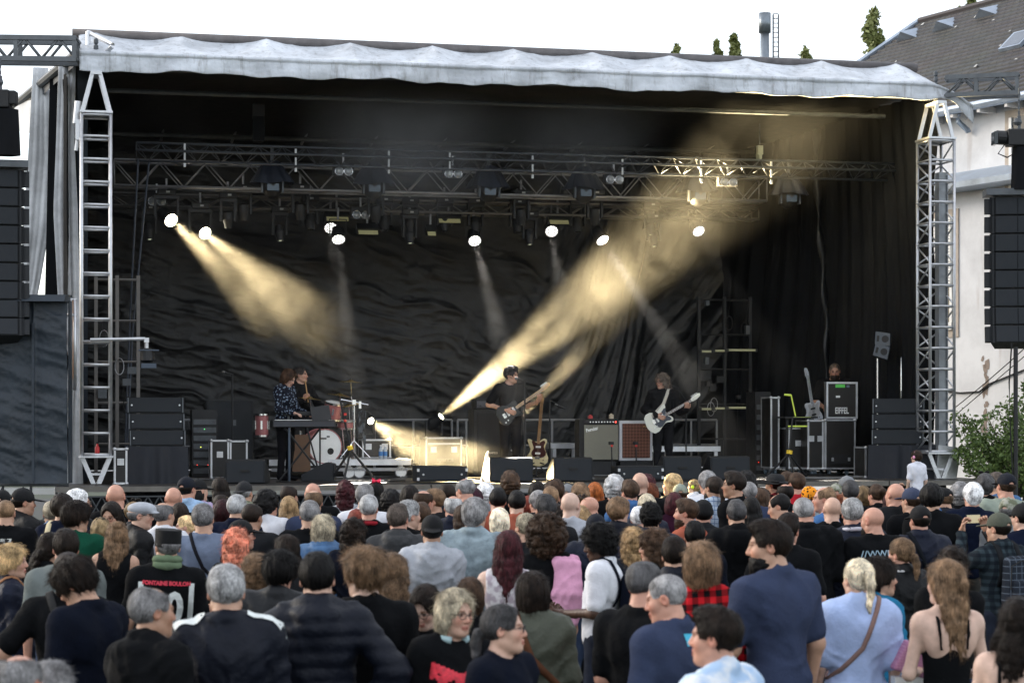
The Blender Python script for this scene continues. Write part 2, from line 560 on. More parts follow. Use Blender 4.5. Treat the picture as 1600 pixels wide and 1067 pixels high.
def tarp_mat(name, col, dirt=.8):
 m, N, L, b = node_mat(name)
 tc = N.new('ShaderNodeTexCoord')
 n1 = N.new('ShaderNodeTexNoise'); n1.inputs['Scale'].default_value = 1.3; n1.inputs['Detail'].default_value = 8; n1.inputs['Roughness'].default_value = .65
 mp = N.new('ShaderNodeMapping'); mp.inputs['Scale'].default_value = (7, 7, .7)
 n2 = N.new('ShaderNodeTexNoise'); n2.inputs['Scale'].default_value = 1.5; n2.inputs['Detail'].default_value = 6; n2.inputs['Roughness'].default_value = .7
 L.new(tc.outputs['Object'], n1.inputs['Vector']); L.new(tc.outputs['Object'], mp.inputs['Vector']); L.new(mp.outputs[0], n2.inputs['Vector'])
 r = N.new('ShaderNodeValToRGB')
 r.color_ramp.elements[0].position = .38; r.color_ramp.elements[0].color = (*[c * .62 for c in col], 1)
 r.color_ramp.elements[1].position = .62; r.color_ramp.elements[1].color = (*col, 1)
 L.new(n1.outputs['Fac'], r.inputs[0])
 r2 = N.new('ShaderNodeValToRGB')
 r2.color_ramp.elements[0].position = .30; r2.color_ramp.elements[0].color = (.45, .43, .40, 1)
 r2.color_ramp.elements[1].position = .48; r2.color_ramp.elements[1].color = (1, 1, 1, 1)
 L.new(n2.outputs['Fac'], r2.inputs[0])
 mx = N.new('ShaderNodeMix'); mx.data_type = 'RGBA'; mx.blend_type = 'MULTIPLY'; mx.inputs[0].default_value = dirt
 L.new(r.outputs[0], mx.inputs[6]); L.new(r2.outputs[0], mx.inputs[7])
 L.new(mx.outputs[2], b.inputs['Base Color'])
 b.inputs['Roughness'].default_value = .5
 bp = N.new('ShaderNodeBump'); bp.inputs['Strength'].default_value = .35; bp.inputs['Distance'].default_value = .03
 n3 = N.new('ShaderNodeTexNoise'); n3.inputs['Scale'].default_value = 9; n3.inputs['Detail'].default_value = 6
 L.new(tc.outputs['Object'], n3.inputs['Vector']); L.new(n3.outputs['Fac'], bp.inputs['Height']); L.new(bp.outputs[0], b.inputs['Normal'])
 MATS[name] = m
 return m
build_roof()
# ================================================================== trusses and towers
_piece = {}
def rod(length, r, n=8):
 k = ('rod', round(length, 3), r, n)
 if k not in _piece:
  _piece[k] = MB().tube((0, 0, 0), (0, 0, length), r, n).mesh('rod', True)
 return _piece[k]
def rod_part(name, a, b, r, m, parent, n=8):
 a, b = Vector(a), Vector(b)
 o = add_obj(name, rod((b - a).length, r, n), m, parent, a)
 o.rotation_euler = (b - a).to_track_quat('Z', 'Y').to_euler()
 return o
def build_tower(u, label, wx=.42, wy=.42, diag_front=False):
 m = M_ALU()
 t = sthing('roof_tower', label, 'tower', u, 0, 0)
 z0, z1 = 1.93, 7.0
 hx, hy = wx / 2, wy / 2
 for sx in (-1, 1):
  for sy in (-1, 1):
   rod_part('chord', (sx * hx, sy * hy, z0), (sx * hx, sy * hy, z1), .026, m, t, 10)
 n = 15
 dz = (z1 - z0) / n
 for i in range(n + 1):
  z = z0 + dz * i + (.02 if i == 0 else (-.02 if i == n else 0))
  for sy in (-1, 1):
   rod_part('rung', (-hx, sy * hy, z), (hx, sy * hy, z), .021, m, t)
  for sx in (-1, 1):
   rod_part('rung', (sx * hx, -hy, z), (sx * hx, hy, z), .017, m, t)
 for i in range(n):
  z = z0 + dz * i
  s = 1 if i % 2 else -1
  for sx in (-1, 1):
   rod_part('brace', (sx * hx, -s * hy, z + .03), (sx * hx, s * hy, z + dz - .03), .015, m, t, 6)
  if diag_front and i % 1 == 0:
   rod_part('brace', (-s * hx, hy, z + .03), (s * hx, hy, z + dz - .03), .015, m, t, 6)
 # pointed head with hoist and pointed foot
 for sx in (-1, 1):
  for sy in (-1, 1):
   part('head_bar', MB().prism([(sx * hx - .03, z1), (sx * hx + .03, z1), (sx * .05 + .03, z1 + .62), (sx * .05 - .03, z1 + .62)], sy * hy * .85 - .012, sy * hy * .85 + .012, 'y'), m, t)
   part('foot_bar', MB().prism([(sx * hx - .035, z0), (sx * hx + .035, z0), (sx * .04 + .035, DECK + .02), (sx * .04 - .035, DECK + .02)], sy * hy * .8 - .015, sy * hy * .8 + .015, 'y'), m, t)
 part('head_plate', MB().box((0, 0, z1 + .02), (wx + .06, wy + .06, .03)).box((0, 0, z1 + .6), (.16, wy, .05)), m, t)
 part('foot_plate', MB().box((0, 0, z0 - .01), (wx + .08, wy + .08, .025)).box((0, 0, 1.66), (.2, wy * .7, .03)), m, t)
 h = MB()
 for k in range(6):
  h.lathe([(.02, 0), (.035, .02), (.035, .07), (.02, .09)], 10, Matrix.Translation((0, 0, z1 + .60 + .09 * k)))
 h.box((0, 0, z1 + .78), (.14, .14, .12))
 part('chain_hoist', h, M_STEEL(), t)
 return t
tl = build_tower(U(150, 0), 'silver ladder tower beside the grey hanging curtain')
part('leg_sleeve', MB().tube((-.29, -.1, 6.85), (-.26, -.1, 7.18), .05, 12).tube((-.29, -.1, 6.45), (-.24, -.12, 6.85), .03, 8).box((-.27, -.1, 6.75), (.06, .16, .3)), M_ALU(), tl, smooth=False)
tr = build_tower(U(1462, 0), 'silver lattice tower in front of the white house wall', .42, .5, True)
# mast behind the lattice tower
mast = sthing('steel_mast', 'grey riveted steel mast standing inside the lattice tower', 'mast', U(1470, .15), .12, 0)
part('column', MB().box((0, 0, 4.0), (.16, .16, 5.0)), mat('galvanised', (.32, .34, .36), .55, .6, .25, 4), mast)
part('base_plate', MB().prism([(-.14, 1.5), (.22, 1.5), (.30, 2.0), (-.10, 2.05)], -.1, .1, 'y'), M_ALU(), mast)
part('rivet_strip', MB().box((.05, -.088, 4.0), (.02, .012, 4.9)), M_STEEL(), mast)
def build_truss(name, label, a, b, h, w, cells, m, cat='truss', tri=False, r=.024, rb=.012, group=None):
 """box truss between stage points a and b, a = (u, v, z)"""
 pa, pb = S(*a), S(*b)
 d = pb - pa
 t = thing(name, label, cat, pa, math.atan2(d.y, d.x), group)
 L_ = math.hypot(d.x, d.y)
 sl = d.z / L_
 cs = [(-w / 2, 0), (w / 2, 0), (-w / 2, -h), (w / 2, -h)] if not tri else [(0, 0), (-w / 2, -h / 2), (w / 2, -h)]
 for y, z in cs:
  rod_part('chord', (0, y, z), (L_, y, z + d.z), r, m, t)
 pairs = [(0, 2), (1, 3), (0, 1), (2, 3)] if not tri else [(0, 1), (1, 2), (0, 2)]
 for i in range(cells):
  x0, x1 = L_ * i / cells, L_ * (i + 1) / cells
  for k, (p, q) in enumerate(pairs):
   xm = (x0 + x1) / 2
   A, B = cs[p], cs[q]
   rod_part('brace', (x0, A[0], A[1] + sl * x0), (xm, B[0], B[1] + sl * xm), rb, m, t, 5)
   rod_part('brace', (xm, B[0], B[1] + sl * xm), (x1, A[0], A[1] + sl * x1), rb, m, t, 5)
 for x in (0, L_):
  for p, q in pairs:
   A, B = cs[p], cs[q]
   rod_part('end_tube', (x, A[0], A[1] + sl * x), (x, B[0], B[1] + sl * x), rb * 1.2, m, t, 6)
 return t
def truss_px(name, label, pl, yl, pr, yr, v, h, w, cells, m, **k):
 ul, zl = SP(pl, yl, v); ur, zr = SP(pr, yr, v)
 zz = (zl + zr) / 2
 return build_truss(name, label, (ul, v, zz), (ur, v, zz), h, w, cells, m, **k)
VF, VM, VB = 1.9, 3.1, 4.3
truss_px('lighting_truss', 'thin dark lighting truss highest above the stage front', 213, 222, 1420, 258, VF, .27, .26, 34, mat('blackened_truss', (.09, .10, .115), .5, .6, .25), tri=True, r=.02, rb=.007)
truss_px('lighting_truss', 'large dull metal box truss carrying the hooded moving heads', 178, 257, 1192, 274, VM, .42, .42, 15, M_DALU())
truss_px('lighting_truss', 'rear box truss low behind the hooded moving heads', 172, 310, 1180, 322, VB, .2, .4, 18, mat('rear_truss_metal', (.2, .19, .18), .55, .6, .2))
# side arms that carry the loudspeakers
def arm_truss(label, p0, p1, h, w, cells, m, name='loudspeaker_arm'):
 t = thing(name, label, 'truss', p0, math.atan2(p1[1] - p0[1], p1[0] - p0[0]))
 L_ = math.hypot(p1[0] - p0[0], p1[1] - p0[1])
 for y in (-w / 2, w / 2):
  for z in (0, -h):
   part('chord', MB().box((L_ / 2, y, z), (L_, .07, .07)), m, t)
  part('upright', MB().box((L_ - .03, y, -h / 2), (.06, .05, h)), m, t)
  part('upright', MB().box((L_ * .42, y, -h / 2), (.06, .05, h)), m, t)
  for i in range(cells):
   x0, x1 = L_ * i / cells, L_ * (i + 1) / cells
   a, b = ((x0, y, 0), (x1, y, -h)) if i % 2 else ((x0, y, -h), (x1, y, 0))
   rod_part('brace', a, b, .022, m, t, 6)
 for x in (0, L_):
  for z in (0, -h):
   rod_part('cross_tube', (x, -w / 2, z), (x, w / 2, z), .025, m, t, 6)
 return t
arm_truss('dark steel arm reaching out over the hanging grey curtains', W(-40, 62, 30.3), W(122, 62, 30.4), .31, .4, 6, mat('arm_steel', (.13, .14, .15), .5, .5, .25))
arm_truss('dark steel arm reaching out in front of the slate roof', W(1478, 124, 33.4), W(1592, 124, 33.1), .29, .35, 4, mat('arm_steel', (.13, .14, .15), .5, .5, .25))
# ================================================================== hanging grey side curtains
def curtain(name, label, cols, m, group):
 """cols: list of rows (y_photo, [px across], depth) from the top down"""
 rows = []
 nn = 60
 K = len(cols)
 for i in range(48):
  s = i / 47 * (K - 1); k = min(int(s), K - 2); f = s - k
  y0, x00, x01, d0 = cols[k]; y1, x10, x11, d1 = cols[k + 1]
  y = y0 + (y1 - y0) * f; xa = x00 + (x10 - x00) * f; xb = x01 + (x11 - x01) * f; d = d0 + (d1 - d0) * f
  row = []
  for j in range(nn):
   h = j / (nn - 1)
   dd = d +   .008 * math.sin(h * 12 + i * .06) + .004 * math.sin(h * 27 + 1.3 + i * .09) + .05 * (h - .5)
   p = W(xa + (xb - xa) * h, y, d)
   row.append((p.x, dd, p.z))
  rows.append(row)
 o = add_obj(name, grid_mesh(name, np.array(rows)), m)
 o.modifiers.new('thick', 'SOLIDIFY').thickness = .012
 tag(o, label, 'curtain', group)
gt = tarp_mat('grey_curtain_tarp', (.72, .74, .76), .15)
curtain('side_curtain', 'pale grey tarpaulin curtain with bright rim, farther from the ladder tower', [(106, 52, 75, 33.4), (250, 44, 82, 33.4), (360, 36, 76, 33.3), (440, 34, 62, 33.2), (500, 30, 50, 33.1)], gt, 'grey side curtains')
curtain('side_curtain', 'pale grey tarpaulin curtain tapering to a point beside the ladder tower', [(98, 92, 118, 31.6), (220, 88, 116, 31.5), (330, 84, 121, 31.4), (480, 92, 124, 31.2), (560, 108, 124, 31.1), (650, 102, 124, 31.0), (770, 92, 130, 30.9)], gt, 'grey side curtains')
bt = mat('blue_black_tarp', (.020, .029, .040), .55, 0, .3, 2, .3, 18)
sb = thing('side_roof_beam', 'dark beam running back from the roof corner above the curtains', 'beam', (0, 0, 0))
part('beam', MB().tube(W(122, 82, 30.7), W(22, 166, 35.6), .07, 8), M_STEEL(), sb)
part('beam_sheet', MB().add([W(122, 84, 30.8), W(120, 100, 30.9), W(26, 186, 35.6), W(22, 170, 35.6)], [(0, 1, 2, 3)]), bt, sb)
part('torn_flap', MB().add([W(20, 172, 35.5), W(52, 140, 34.2), W(50, 205, 34.2), W(36, 214, 34.6), W(20, 186, 35.5)], [(0, 1, 2, 3, 4)]), gt, sb)
dk = thing('drape_column', 'dark cloth and cables hanging between curtain and tower', 'drape', (0, 0, 0))
part('cloth', MB().add([W(78, 108, 32.6), W(92, 105, 32.6), W(92, 470, 32.6), W(70, 470, 32.6)], [(0, 1, 2, 3)]), M_CLOTH(), dk)
part('cloth', MB().add([W(121, 110, 31.9), W(137, 100, 31.9), W(137, 760, 31.9), W(121, 760, 31.9)], [(0, 1, 2, 3)]), bt, dk)
# ================================================================== blue-black tarped scaffold beside the stage
def build_tarp_box():
 y = 29.6
 t = thing('tarped_scaffold', 'scaffold wrapped in blue black tarpaulin beside the ladder tower', 'tarp tent', (0, 0, 0))
 a, b = W(-60, 470, y), W(106, 470, y)
 lo = W(0, 755, y).z
 n, rows = 110, 90
 P = np.zeros((rows, n, 3))
 for i in range(rows):
  for j in range(n):
   h = j / (n - 1)
   z = lo + (a.z - lo) * i / (rows - 1)
   P[i, j] = (a.x + (b.x - a.x) * h, y, z)
 q = P.reshape(-1, 3)
 f = ridge(np.stack([q[:, 0] * .9, q[:, 2] * 2.6 + q[:, 0] * .8, q[:, 0] * 0], -1), 4) * .10
 seam = np.exp(-((q[:, 0] - W(55, 0, y).x) / .02) ** 2) * .03
 P[..., 1] -= (f + seam).reshape(rows, n)
 part('tarpaulin', grid_mesh('tarpaulin', P), bt, t)
 part('roof_flap', MB().prism([(y - .25, a.z - .02), (y - .16, a.z + .08), (y + .3, a.z + .1), (y + .3, a.z - .02)], a.x, b.x, 'x'), bt, t)
 part('side_panel', MB().box((b.x + .01, y + .12, (a.z + lo) / 2), (.02, .2, a.z - lo)), bt, t)
 part('seam_strip', MB().box((W(55, 0, y).x, y - .13, (lo + a.z) / 2 - .15), (.035, .03, a.z - lo - .35)), bt, t)
 # lit scaffold end with orange tarpaulin
 part('orange_sheet', MB().add([W(109, 470, y + .4), W(119, 467, y + .5), W(118, 560, y + .5), W(113, 600, y + .4), W(109, 560, y + .4)], [(0, 1, 2, 3, 4)]), mat('orange_tarp', (.75, .28, .03), .5), t)
 for px in (111, 117):
  rod_part('upright', W(px, 466, y + .2), W(px, 610, y + .2), .025, M_ALU(), t)
 for py in (468, 492):
  rod_part('ledger', W(105, py, y + .2), W(120, py, y + .2), .02, M_ALU(), t)
 for px in (4, 48, 88):
  rod_part('standard', W(px, 755, y + .3), (W(px, 755, y + .3).x, y + .3, 0), .025, M_STEEL(), t)
 rod_part('ledger', W(-40, 757, y + .1), W(107, 757, y + .1), .025, M_STEEL(), t)
 return t
build_tarp_box()
wt = thing('bright_strip_panel', 'white panel standing in for the bright ground strip under the tarped scaffold', 'panel', (0, 0, 0))
part('panel', MB().add([W(-60, 762, 34), W(116, 762, 34), W(116, 772, 34), W(-60, 772, 34), W(-60, 762, 34.3), W(116, 762, 34.3), W(116, 772, 34.3), W(-60, 772, 34.3)], [(0, 1, 2, 3), (4, 7, 6, 5), (0, 4, 5, 1), (1, 5, 6, 2), (2, 6, 7, 3), (3, 7, 4, 0)]), M_WHITE(), wt)  # white panel added where bright ground shows through the gap
# ================================================================== flown loudspeaker columns
def line_array(label, top, rz, n, bw, bh, bd, curve, badge=True):
 t = thing('line_array', label, 'loudspeaker column', top, rz, 'flown loudspeaker columns')
 cab, gr = M_CAB(), M_GRILLE()
 body = MB().prism([(-bw / 2, -bd * .0), (bw / 2, 0), (bw / 2 - .12, bd), (-bw / 2 + .12, bd)], 0, -bh + .014, 'z').mesh('speaker_box')
 grl = MB()
 for x0, x1 in ((-bw / 2 + .09, -.16), (-.15, .15), (.16, bw / 2 - .09)):
  grl.box(((x0 + x1) / 2, -.012, -bh / 2 + .007), (x1 - x0, .022, bh - .035))
 grl = grl.mesh('grille')
 rib = MB()
 rib.prism([(.02, -.02), (.075, -.01), (.075, .07), (.0, .08), (-.02, .0)], -bh * .08, -bh * .92, 'z')
 rib = rib.mesh('side_rigging')
 bar = MB().box((0, -.016, -bh / 2), (.025, .03, bh - .01)).mesh('pin_bar')
 bad = MB().box((0, -.026, -bh * .62), (.075, .006, .012)).mesh('badge')
 part('rigging_frame', MB().box((0, .15, .06), (bw + .12, .5, .1)).box((0, .15, .13), (.1, .5, .06)), M_STEEL(), t)
 p, ang = Vector((0, 0, -.02)), 0.0
 for i in range(n):
  b = part('speaker_box', body, cab, t, p, (ang, 0, 0))
  part('grille', grl, gr, b)
  for s in (-1, 1):
   part('side_rigging', rib, cab, b, (s * bw / 2, 0, 0), (0, 0, 0), scale=(s, 1, 1))
   part('pin_bar', bar, cab, b, (s * (bw / 2 - .05), 0, 0))
  if badge:
   part('badge', bad, mat('badge_silver', (.4, .4, .4), .4, .5), b, (.0, 0, 0))
  p = p + Matrix.Rotation(ang, 3, 'X') @ Vector((0, 0, -bh))
  ang -= curve[min(i, len(curve) - 1)]
 return t
cv = [0, 0, 0, R(1), R(2), R(3), R(5), R(6), R(7)]
la_top = W(1606, 306, 31.6)
line_array('large black loudspeaker column hanging in front of the white house wall', la_top, R(-6), 8, 1.16, .283, .45, cv)
lb_top = W(-22, 262, 29.3)
line_array('large black loudspeaker column hanging above the tarped scaffold', lb_top, R(14), 9, 1.06, .268, .45, cv)
def hoist(label, p, top):
 t = thing('chain_motor', label, 'hoist', p)
 part('motor_body', MB().box((0, 0, 0), (.34, .26, .26)).tube((-.17, 0, 0), (-.34, 0, .01), .11, 12).box((.2, 0, .02), (.12, .2, .2)), M_BLACK(), t, bevel=.02)
 part('lens', MB().box((-.36, -.02, -.01), (.06, .22, .2)), M_GLASS(), t, bevel=.01)
 part('hook', MB().tube((.02, 0, .13), (.02, 0, .34), .03, 8).lathe([(.05, .2), (.07, .24), (.05, .3)], 10), M_STEEL(), t)
 ch = MB()
 z = .34
 while p.z + z < top:
  ch.box((.02, 0, z), (.03 if int(z * 20) % 2 else .012, .012 if int(z * 20) % 2 else .03, .05)); z += .045
 part('chain', ch, M_STEEL(), t)
 n, rows = 40, 14
 P = np.zeros((rows, n, 3))
 for i in range(rows):
  for j in range(n):
   a = 2 * math.pi * j / (n - 1); h = i / (rows - 1)
   rr = .17 + .03 * h + .012 * math.sin(a * 5 + h)
   P[i, j] = (rr * math.cos(a) + .1, rr * .7 * math.sin(a), -.14 - .66 * h)
 part('chain_bag', grid_mesh('chain_bag', P), M_CLOTH(), t)
 part('cable', MB().path([(-.2, 0, -.1), (-.3, 0, -.24), (-.16, 0, -.3), (-.02, 0, -.22), (.08, 0, -.35)], .012, 6), M_RUBBER(), t)
 return t
hoist('black chain motor with bag above the loudspeaker column by the house', W(1590, 216, 31.6), W(0, 140, 31.6).z)
hoist('black chain motor hanging above the loudspeaker column by the curtains', W(-2, 156, 29.3), W(0, 90, 29.3).z)
mp_ = thing('support_mast', 'thin black pole standing under the loudspeaker column by the house', 'pole', W(1587, 760, 31.4))
part('pole', MB().tube((0, 0, -.9), (0, 0, W(0, 542, 31.4).z - W(0, 760, 31.4).z), .035, 10), M_BLACK(), mp_)
part('cable', MB().path([(-.06, 0, 2.2), (-.10, 0, 1.6), (-.08, 0, .8), (-.04, -.02, 0)], .012, 6), M_RUBBER(), mp_)
part('base_foot', MB().box((0, 0, -1.4), (.5, .5, .04)), M_BLACK(), mp_)
# ================================================================== house behind
def build_house():
 e = Vector((.46, -.89, 0)).normalized(); nrm = Vector((-.89, -.46, 0)).normalized()
 base = Vector((9.3, 43.3, 0))
 t = thing('house', 'white rendered house with dark slate hipped roof behind the stage', 'house', (0, 0, 0))
 wall, N, L, b = node_mat('weathered_render')
 tc = N.new('ShaderNodeTexCoord')
 n1 = N.new('ShaderNodeTexNoise'); n1.inputs['Scale'].default_value = .8; n1.inputs['Detail'].default_value = 8; n1.inputs['Roughness'].default_value = .65
 mp = N.new('ShaderNodeMapping'); mp.inputs['Scale'].default_value = (2.5, 2.5, .35)
 n2 = N.new('ShaderNodeTexNoise'); n2.inputs['Scale'].default_value = 1.2; n2.inputs['Detail'].default_value = 7
 L.new(tc.outputs['Object'], n1.inputs['Vector']); L.new(tc.outputs['Object'], mp.inputs['Vector']); L.new(mp.outputs[0], n2.inputs['Vector'])
 r = N.new('ShaderNodeValToRGB'); r.color_ramp.elements[0].position = .3; r.color_ramp.elements[0].color = (.60, .60, .61, 1)
 r.color_ramp.elements[1].position = .6; r.color_ramp.elements[1].color = (.80, .805, .82, 1)
 L.new(n1.outputs['Fac'], r.inputs[0])
 r2 = N.new('ShaderNodeValToRGB'); r2.color_ramp.elements[0].position = .27; r2.color_ramp.elements[0].color = (.80, .76, .73, 1)
 r2.color_ramp.elements[1].position = .36; r2.color_ramp.elements[1].color = (1, 1, 1, 1)
 L.new(n2.outputs['Fac'], r2.inputs[0])
 mx = N.new('ShaderNodeMix'); mx.data_type = 'RGBA'; mx.blend_type = 'MULTIPLY'; mx.inputs[0].default_value = .75
 L.new(r.outputs[0], mx.inputs[6]); L.new(r2.outputs[0], mx.inputs[7]); L.new(mx.outputs[2], b.inputs['Base Color'])
 b.inputs['Roughness'].default_value = .9
 n3 = N.new('ShaderNodeTexNoise'); n3.inputs['Scale'].default_value = 40; n3.inputs['Detail'].default_value = 4
 bp = N.new('ShaderNodeBump'); bp.inputs['Strength'].default_value = .3; L.new(tc.outputs['Object'], n3.inputs['Vector']); L.new(n3.outputs['Fac'], bp.inputs['Height']); L.new(bp.outputs[0], b.inputs['Normal'])
 # slate roof
 slate, N, L, b = node_mat('slate')
 at = N.new('ShaderNodeAttribute'); at.attribute_name = 'slate_uv'
 br = N.new('ShaderNodeTexBrick')
 br.inputs['Scale'].default_value = 1.0
 br.inputs['Color1'].default_value = (.040, .040, .042, 1); br.inputs['Color2'].default_value = (.065, .064, .066, 1); br.inputs['Mortar'].default_value = (.022, .021, .02, 1)
 br.inputs['Mortar Size'].default_value = .012; br.inputs['Brick Width'].default_value = .22; br.inputs['Row Height'].default_value = .17
 L.new(at.outputs['Vector'], br.inputs['Vector'])
 nz = N.new('ShaderNodeTexNoise'); nz.inputs['Scale'].default_value = 1.5; nz.inputs['Detail'].default_value = 6
 L.new(at.outputs['Vector'], nz.inputs['Vector'])
 mx = N.new('ShaderNodeMix'); mx.data_type = 'RGBA'; mx.blend_type = 'MULTIPLY'; mx.inputs[0].default_value = .7
 L.new(br.outputs['Color'], mx.inputs[6]); L.new(nz.outputs['Color'], mx.inputs[7])
 hs = N.new('ShaderNodeMix'); hs.data_type = 'RGBA'; hs.blend_type = 'MIX'; hs.inputs[0].default_value = .5
 L.new(br.outputs['Color'], hs.inputs[6]); L.new(mx.outputs[2], hs.inputs[7]); L.new(hs.outputs[2], b.inputs['Base Color'])
 b.inputs['Roughness'].default_value = .65
 bp = N.new('ShaderNodeBump'); bp.inputs['Strength'].default_value = .9; bp.inputs['Distance'].default_value = .03
 L.new(br.outputs['Fac'], bp.inputs['Height']); bp.invert = True; L.new(bp.outputs[0], b.inputs['Normal'])
 ze, zr, hw = 9.0, 12.0, 3.3
 A = base - e * 5.2 ; B = base + e * 14
 ridge0 = Vector((9.83, 49.4, 0)); ridge1 = ridge0 + e * 18
 # front slope as stepped slate courses (each course laps the one below)
 rows = 26
 vs, fs, uv = [], [], []
 E0 = ridge0 + nrm * hw - e * hw; E1 = ridge1 + nrm * hw
 for k in range(rows):
  f0, f1 = k / rows, (k + 1) / rows
  for f, lift in ((f0, .035), (f1, .0)):
   p0 = E0.lerp(ridge0, f); p1 = E1.lerp(ridge1, f)
   z = ze + (zr - ze) * f + lift
   vs += [(p0.x, p0.y, z), (p1.x, p1.y, z)]
   s = math.hypot(hw, zr - ze) * f
   uv += [(hw * f, s, 0), ((p1 - p0).length + hw * f, s, 0)]
  o = 4 * k
  fs.append((o, o + 1, o + 3, o + 2))
  if k:
   fs.append((o - 2, o - 1, o + 1, o))
 me = bpy.data.meshes.new('roof'); me.from_pydata(vs, [], fs); fix_normals(me)
 a = me.attributes.new('slate_uv', 'FLOAT_VECTOR', 'POINT'); a.data.foreach_set('vector', np.array(uv, dtype=np.float32).ravel())
 roof = add_obj('roof', me, slate, t)
 # hip end and back slope
 H0 = ridge0 - nrm * hw - e * hw; G1 = ridge1 - nrm * hw
 me = bpy.data.meshes.new('hip_slope')
 me.from_pydata([(E0.x, E0.y, ze), (H0.x, H0.y, ze), (ridge0.x, ridge0.y, zr), (ridge1.x, ridge1.y, zr), (G1.x, G1.y, ze)], [], [(0, 2, 1), (1, 2, 3, 4)])
 add_obj('hip_slope', me, slate, t)
 zinc = mat('zinc', (.36, .42, .50), .45, .5, .2, 3)
 part('hip_flashing', MB().tube((E0.x, E0.y, ze + .05), (ridge0.x, ridge0.y, zr + .04), .07, 6), zinc, t)
 part('ridge_tiles', MB().tube((ridge0.x, ridge0.y, zr + .03), (ridge1.x, ridge1.y, zr + .03), .08, 6), mat('ridge_tile', (.07, .06, .06), .7), t)
 def on_roof(px, py):
  # point of the front slope under a photo pixel
  d = Vector(((px - 800) / FPX, 1, -(py - HORIZON) / FPX)); c = Vector((0, 0, CAMZ))
  p0 = Vector((E0.x, E0.y, ze)); up = (Vector((ridge0.x, ridge0.y, zr)) - Vector((ridge0.x, ridge0.y, 0)) - nrm * hw - Vector((0, 0, ze)) )
  up = Vector((-nrm.x * hw, -nrm.y * hw, zr - ze)); n = up.cross(e)
  s = (p0 - c).dot(n) / d.dot(n)
  return c + d * s, up.normalized(), n.normalized()
 for px, py in ((1416, 63), (1473, 47), (1540, 28)):
  p, up, n = on_roof(px, py)
  n = n if n.z > 0 else -n
  ee = e
  part('roof_vent', MB().add([p + ee * -.4, p + ee * .4, p + n * .28 + ee * .05 - up * .05, p + up * .5], [(0, 1, 2), (1, 3, 2), (3, 0, 2), (0, 3, 1)]), zinc, roof)
 for px, py in ((1592, 66),):
  p, up, n = on_roof(px, py)
  n = n if n.z > 0 else -n
  w_, h_ = .34, .30
  cs = [p - e * w_ - up * h_, p + e * w_ - up * h_, p + e * w_ + up * h_, p - e * w_ + up * h_]
  wd = part('roof_window', MB().add([c + n * .02 for c in cs] + [c + n * .10 for c in cs], [(0, 1, 2, 3), (4, 5, 6, 7), (0, 1, 5, 4), (1, 2, 6, 5), (2, 3, 7, 6), (3, 0, 4, 7)]), zinc, roof)
  cs = [p - e * w_ * .8 - up * h_ * .85, p + e * w_ * .8 - up * h_ * .85, p + e * w_ * .8 + up * h_ * .85, p - e * w_ * .8 + up * h_ * .85]
  part('pane', MB().add([c + n * .104 for c in cs], [(0, 1, 2, 3)]), mat('pane_glass', (.10, .12, .15), .08, .3), wd)
 rg = random.Random(5)
 lich = MB()
 for k in range(14):
  p, up, n = on_roof(rg.uniform(1400, 1600), rg.uniform(15, 140)); n = n if n.z > 0 else -n
  s = rg.uniform(.02, .05); ww = rg.uniform(.03, .09)
  lich.add([p + n * .05 - e * s, p + n * .05 + e * s, p + n * .052 + e * s * .6 + up * ww, p + n * .052 - e * s * .6 + up * ww], [(0, 1, 2, 3)])
 o = part('bird_droppings', lich, mat('droppings', (.5, .5, .48), .9), roof); o['kind'] = 'stuff'
 # eaves, gutter, rafter ends
 wn_ = nrm * hw - nrm * .45
 w0, w1 = ridge0 + wn_ - e * (hw - .45), ridge1 + wn_
 part('gutter', MB().tube((E0 + e * .1).to_tuple()[:2] + (ze - .03,), (E1.x, E1.y, ze - .03), .09, 8), zinc, t)
 raf = MB().box((0, 0, 0), (.5, .09, .13)).mesh('rafter_end')
 ang = math.atan2(nrm.y, nrm.x)
 for k in range(22):
  p = w0 + e * (.4 + k * .85) + nrm * .2
  part('rafter_end', raf, mat('white_rafter', (.7, .68, .66), .7), t, (p.x, p.y, ze - .12), (0, 0, ang))
 th = MB()
 back = -nrm * (2 * hw - .9)
 th.add([(w0.x, w0.y, 0), (w1.x, w1.y, 0), (w1.x + back.x, w1.y + back.y, 0), (w0.x + back.x, w0.y + back.y, 0), (w0.x, w0.y, ze - .02), (w1.x, w1.y, ze - .02), (w1.x + back.x, w1.y + back.y, ze - .02), (w0.x + back.x, w0.y + back.y, ze - .02)],
   [(0, 1, 5, 4), (1, 2, 6, 5), (2, 3, 7, 6), (3, 0, 4, 7), (4, 5, 6, 7)])
 part('wall', th, wall, t)
 def on_wall(px, py, off=0.0):
  d = Vector(((px - 800) / FPX, 1, -(py - HORIZON) / FPX)); c = Vector((0, 0, CAMZ))
  s = (w0 + nrm * off - Vector((0, 0, 0))).dot(nrm) / d.dot(nrm) if True else 0
  return c + d * s
 def wquad(mb, p, hx, hz, o0, o1):
  cs = [p - e * hx - Vector((0, 0, hz)), p + e * hx - Vector((0, 0, hz)), p + e * hx + Vector((0, 0, hz)), p - e * hx + Vector((0, 0, hz))]
  return mb.add([c + nrm * o0 for c in cs] + [c + nrm * o1 for c in cs], [(3, 2, 1, 0), (4, 5, 6, 7), (0, 1, 5, 4), (1, 2, 6, 5), (2, 3, 7, 6), (3, 0, 4, 7)])
 tan = mat('tan_surround', (.50, .43, .36), .85)
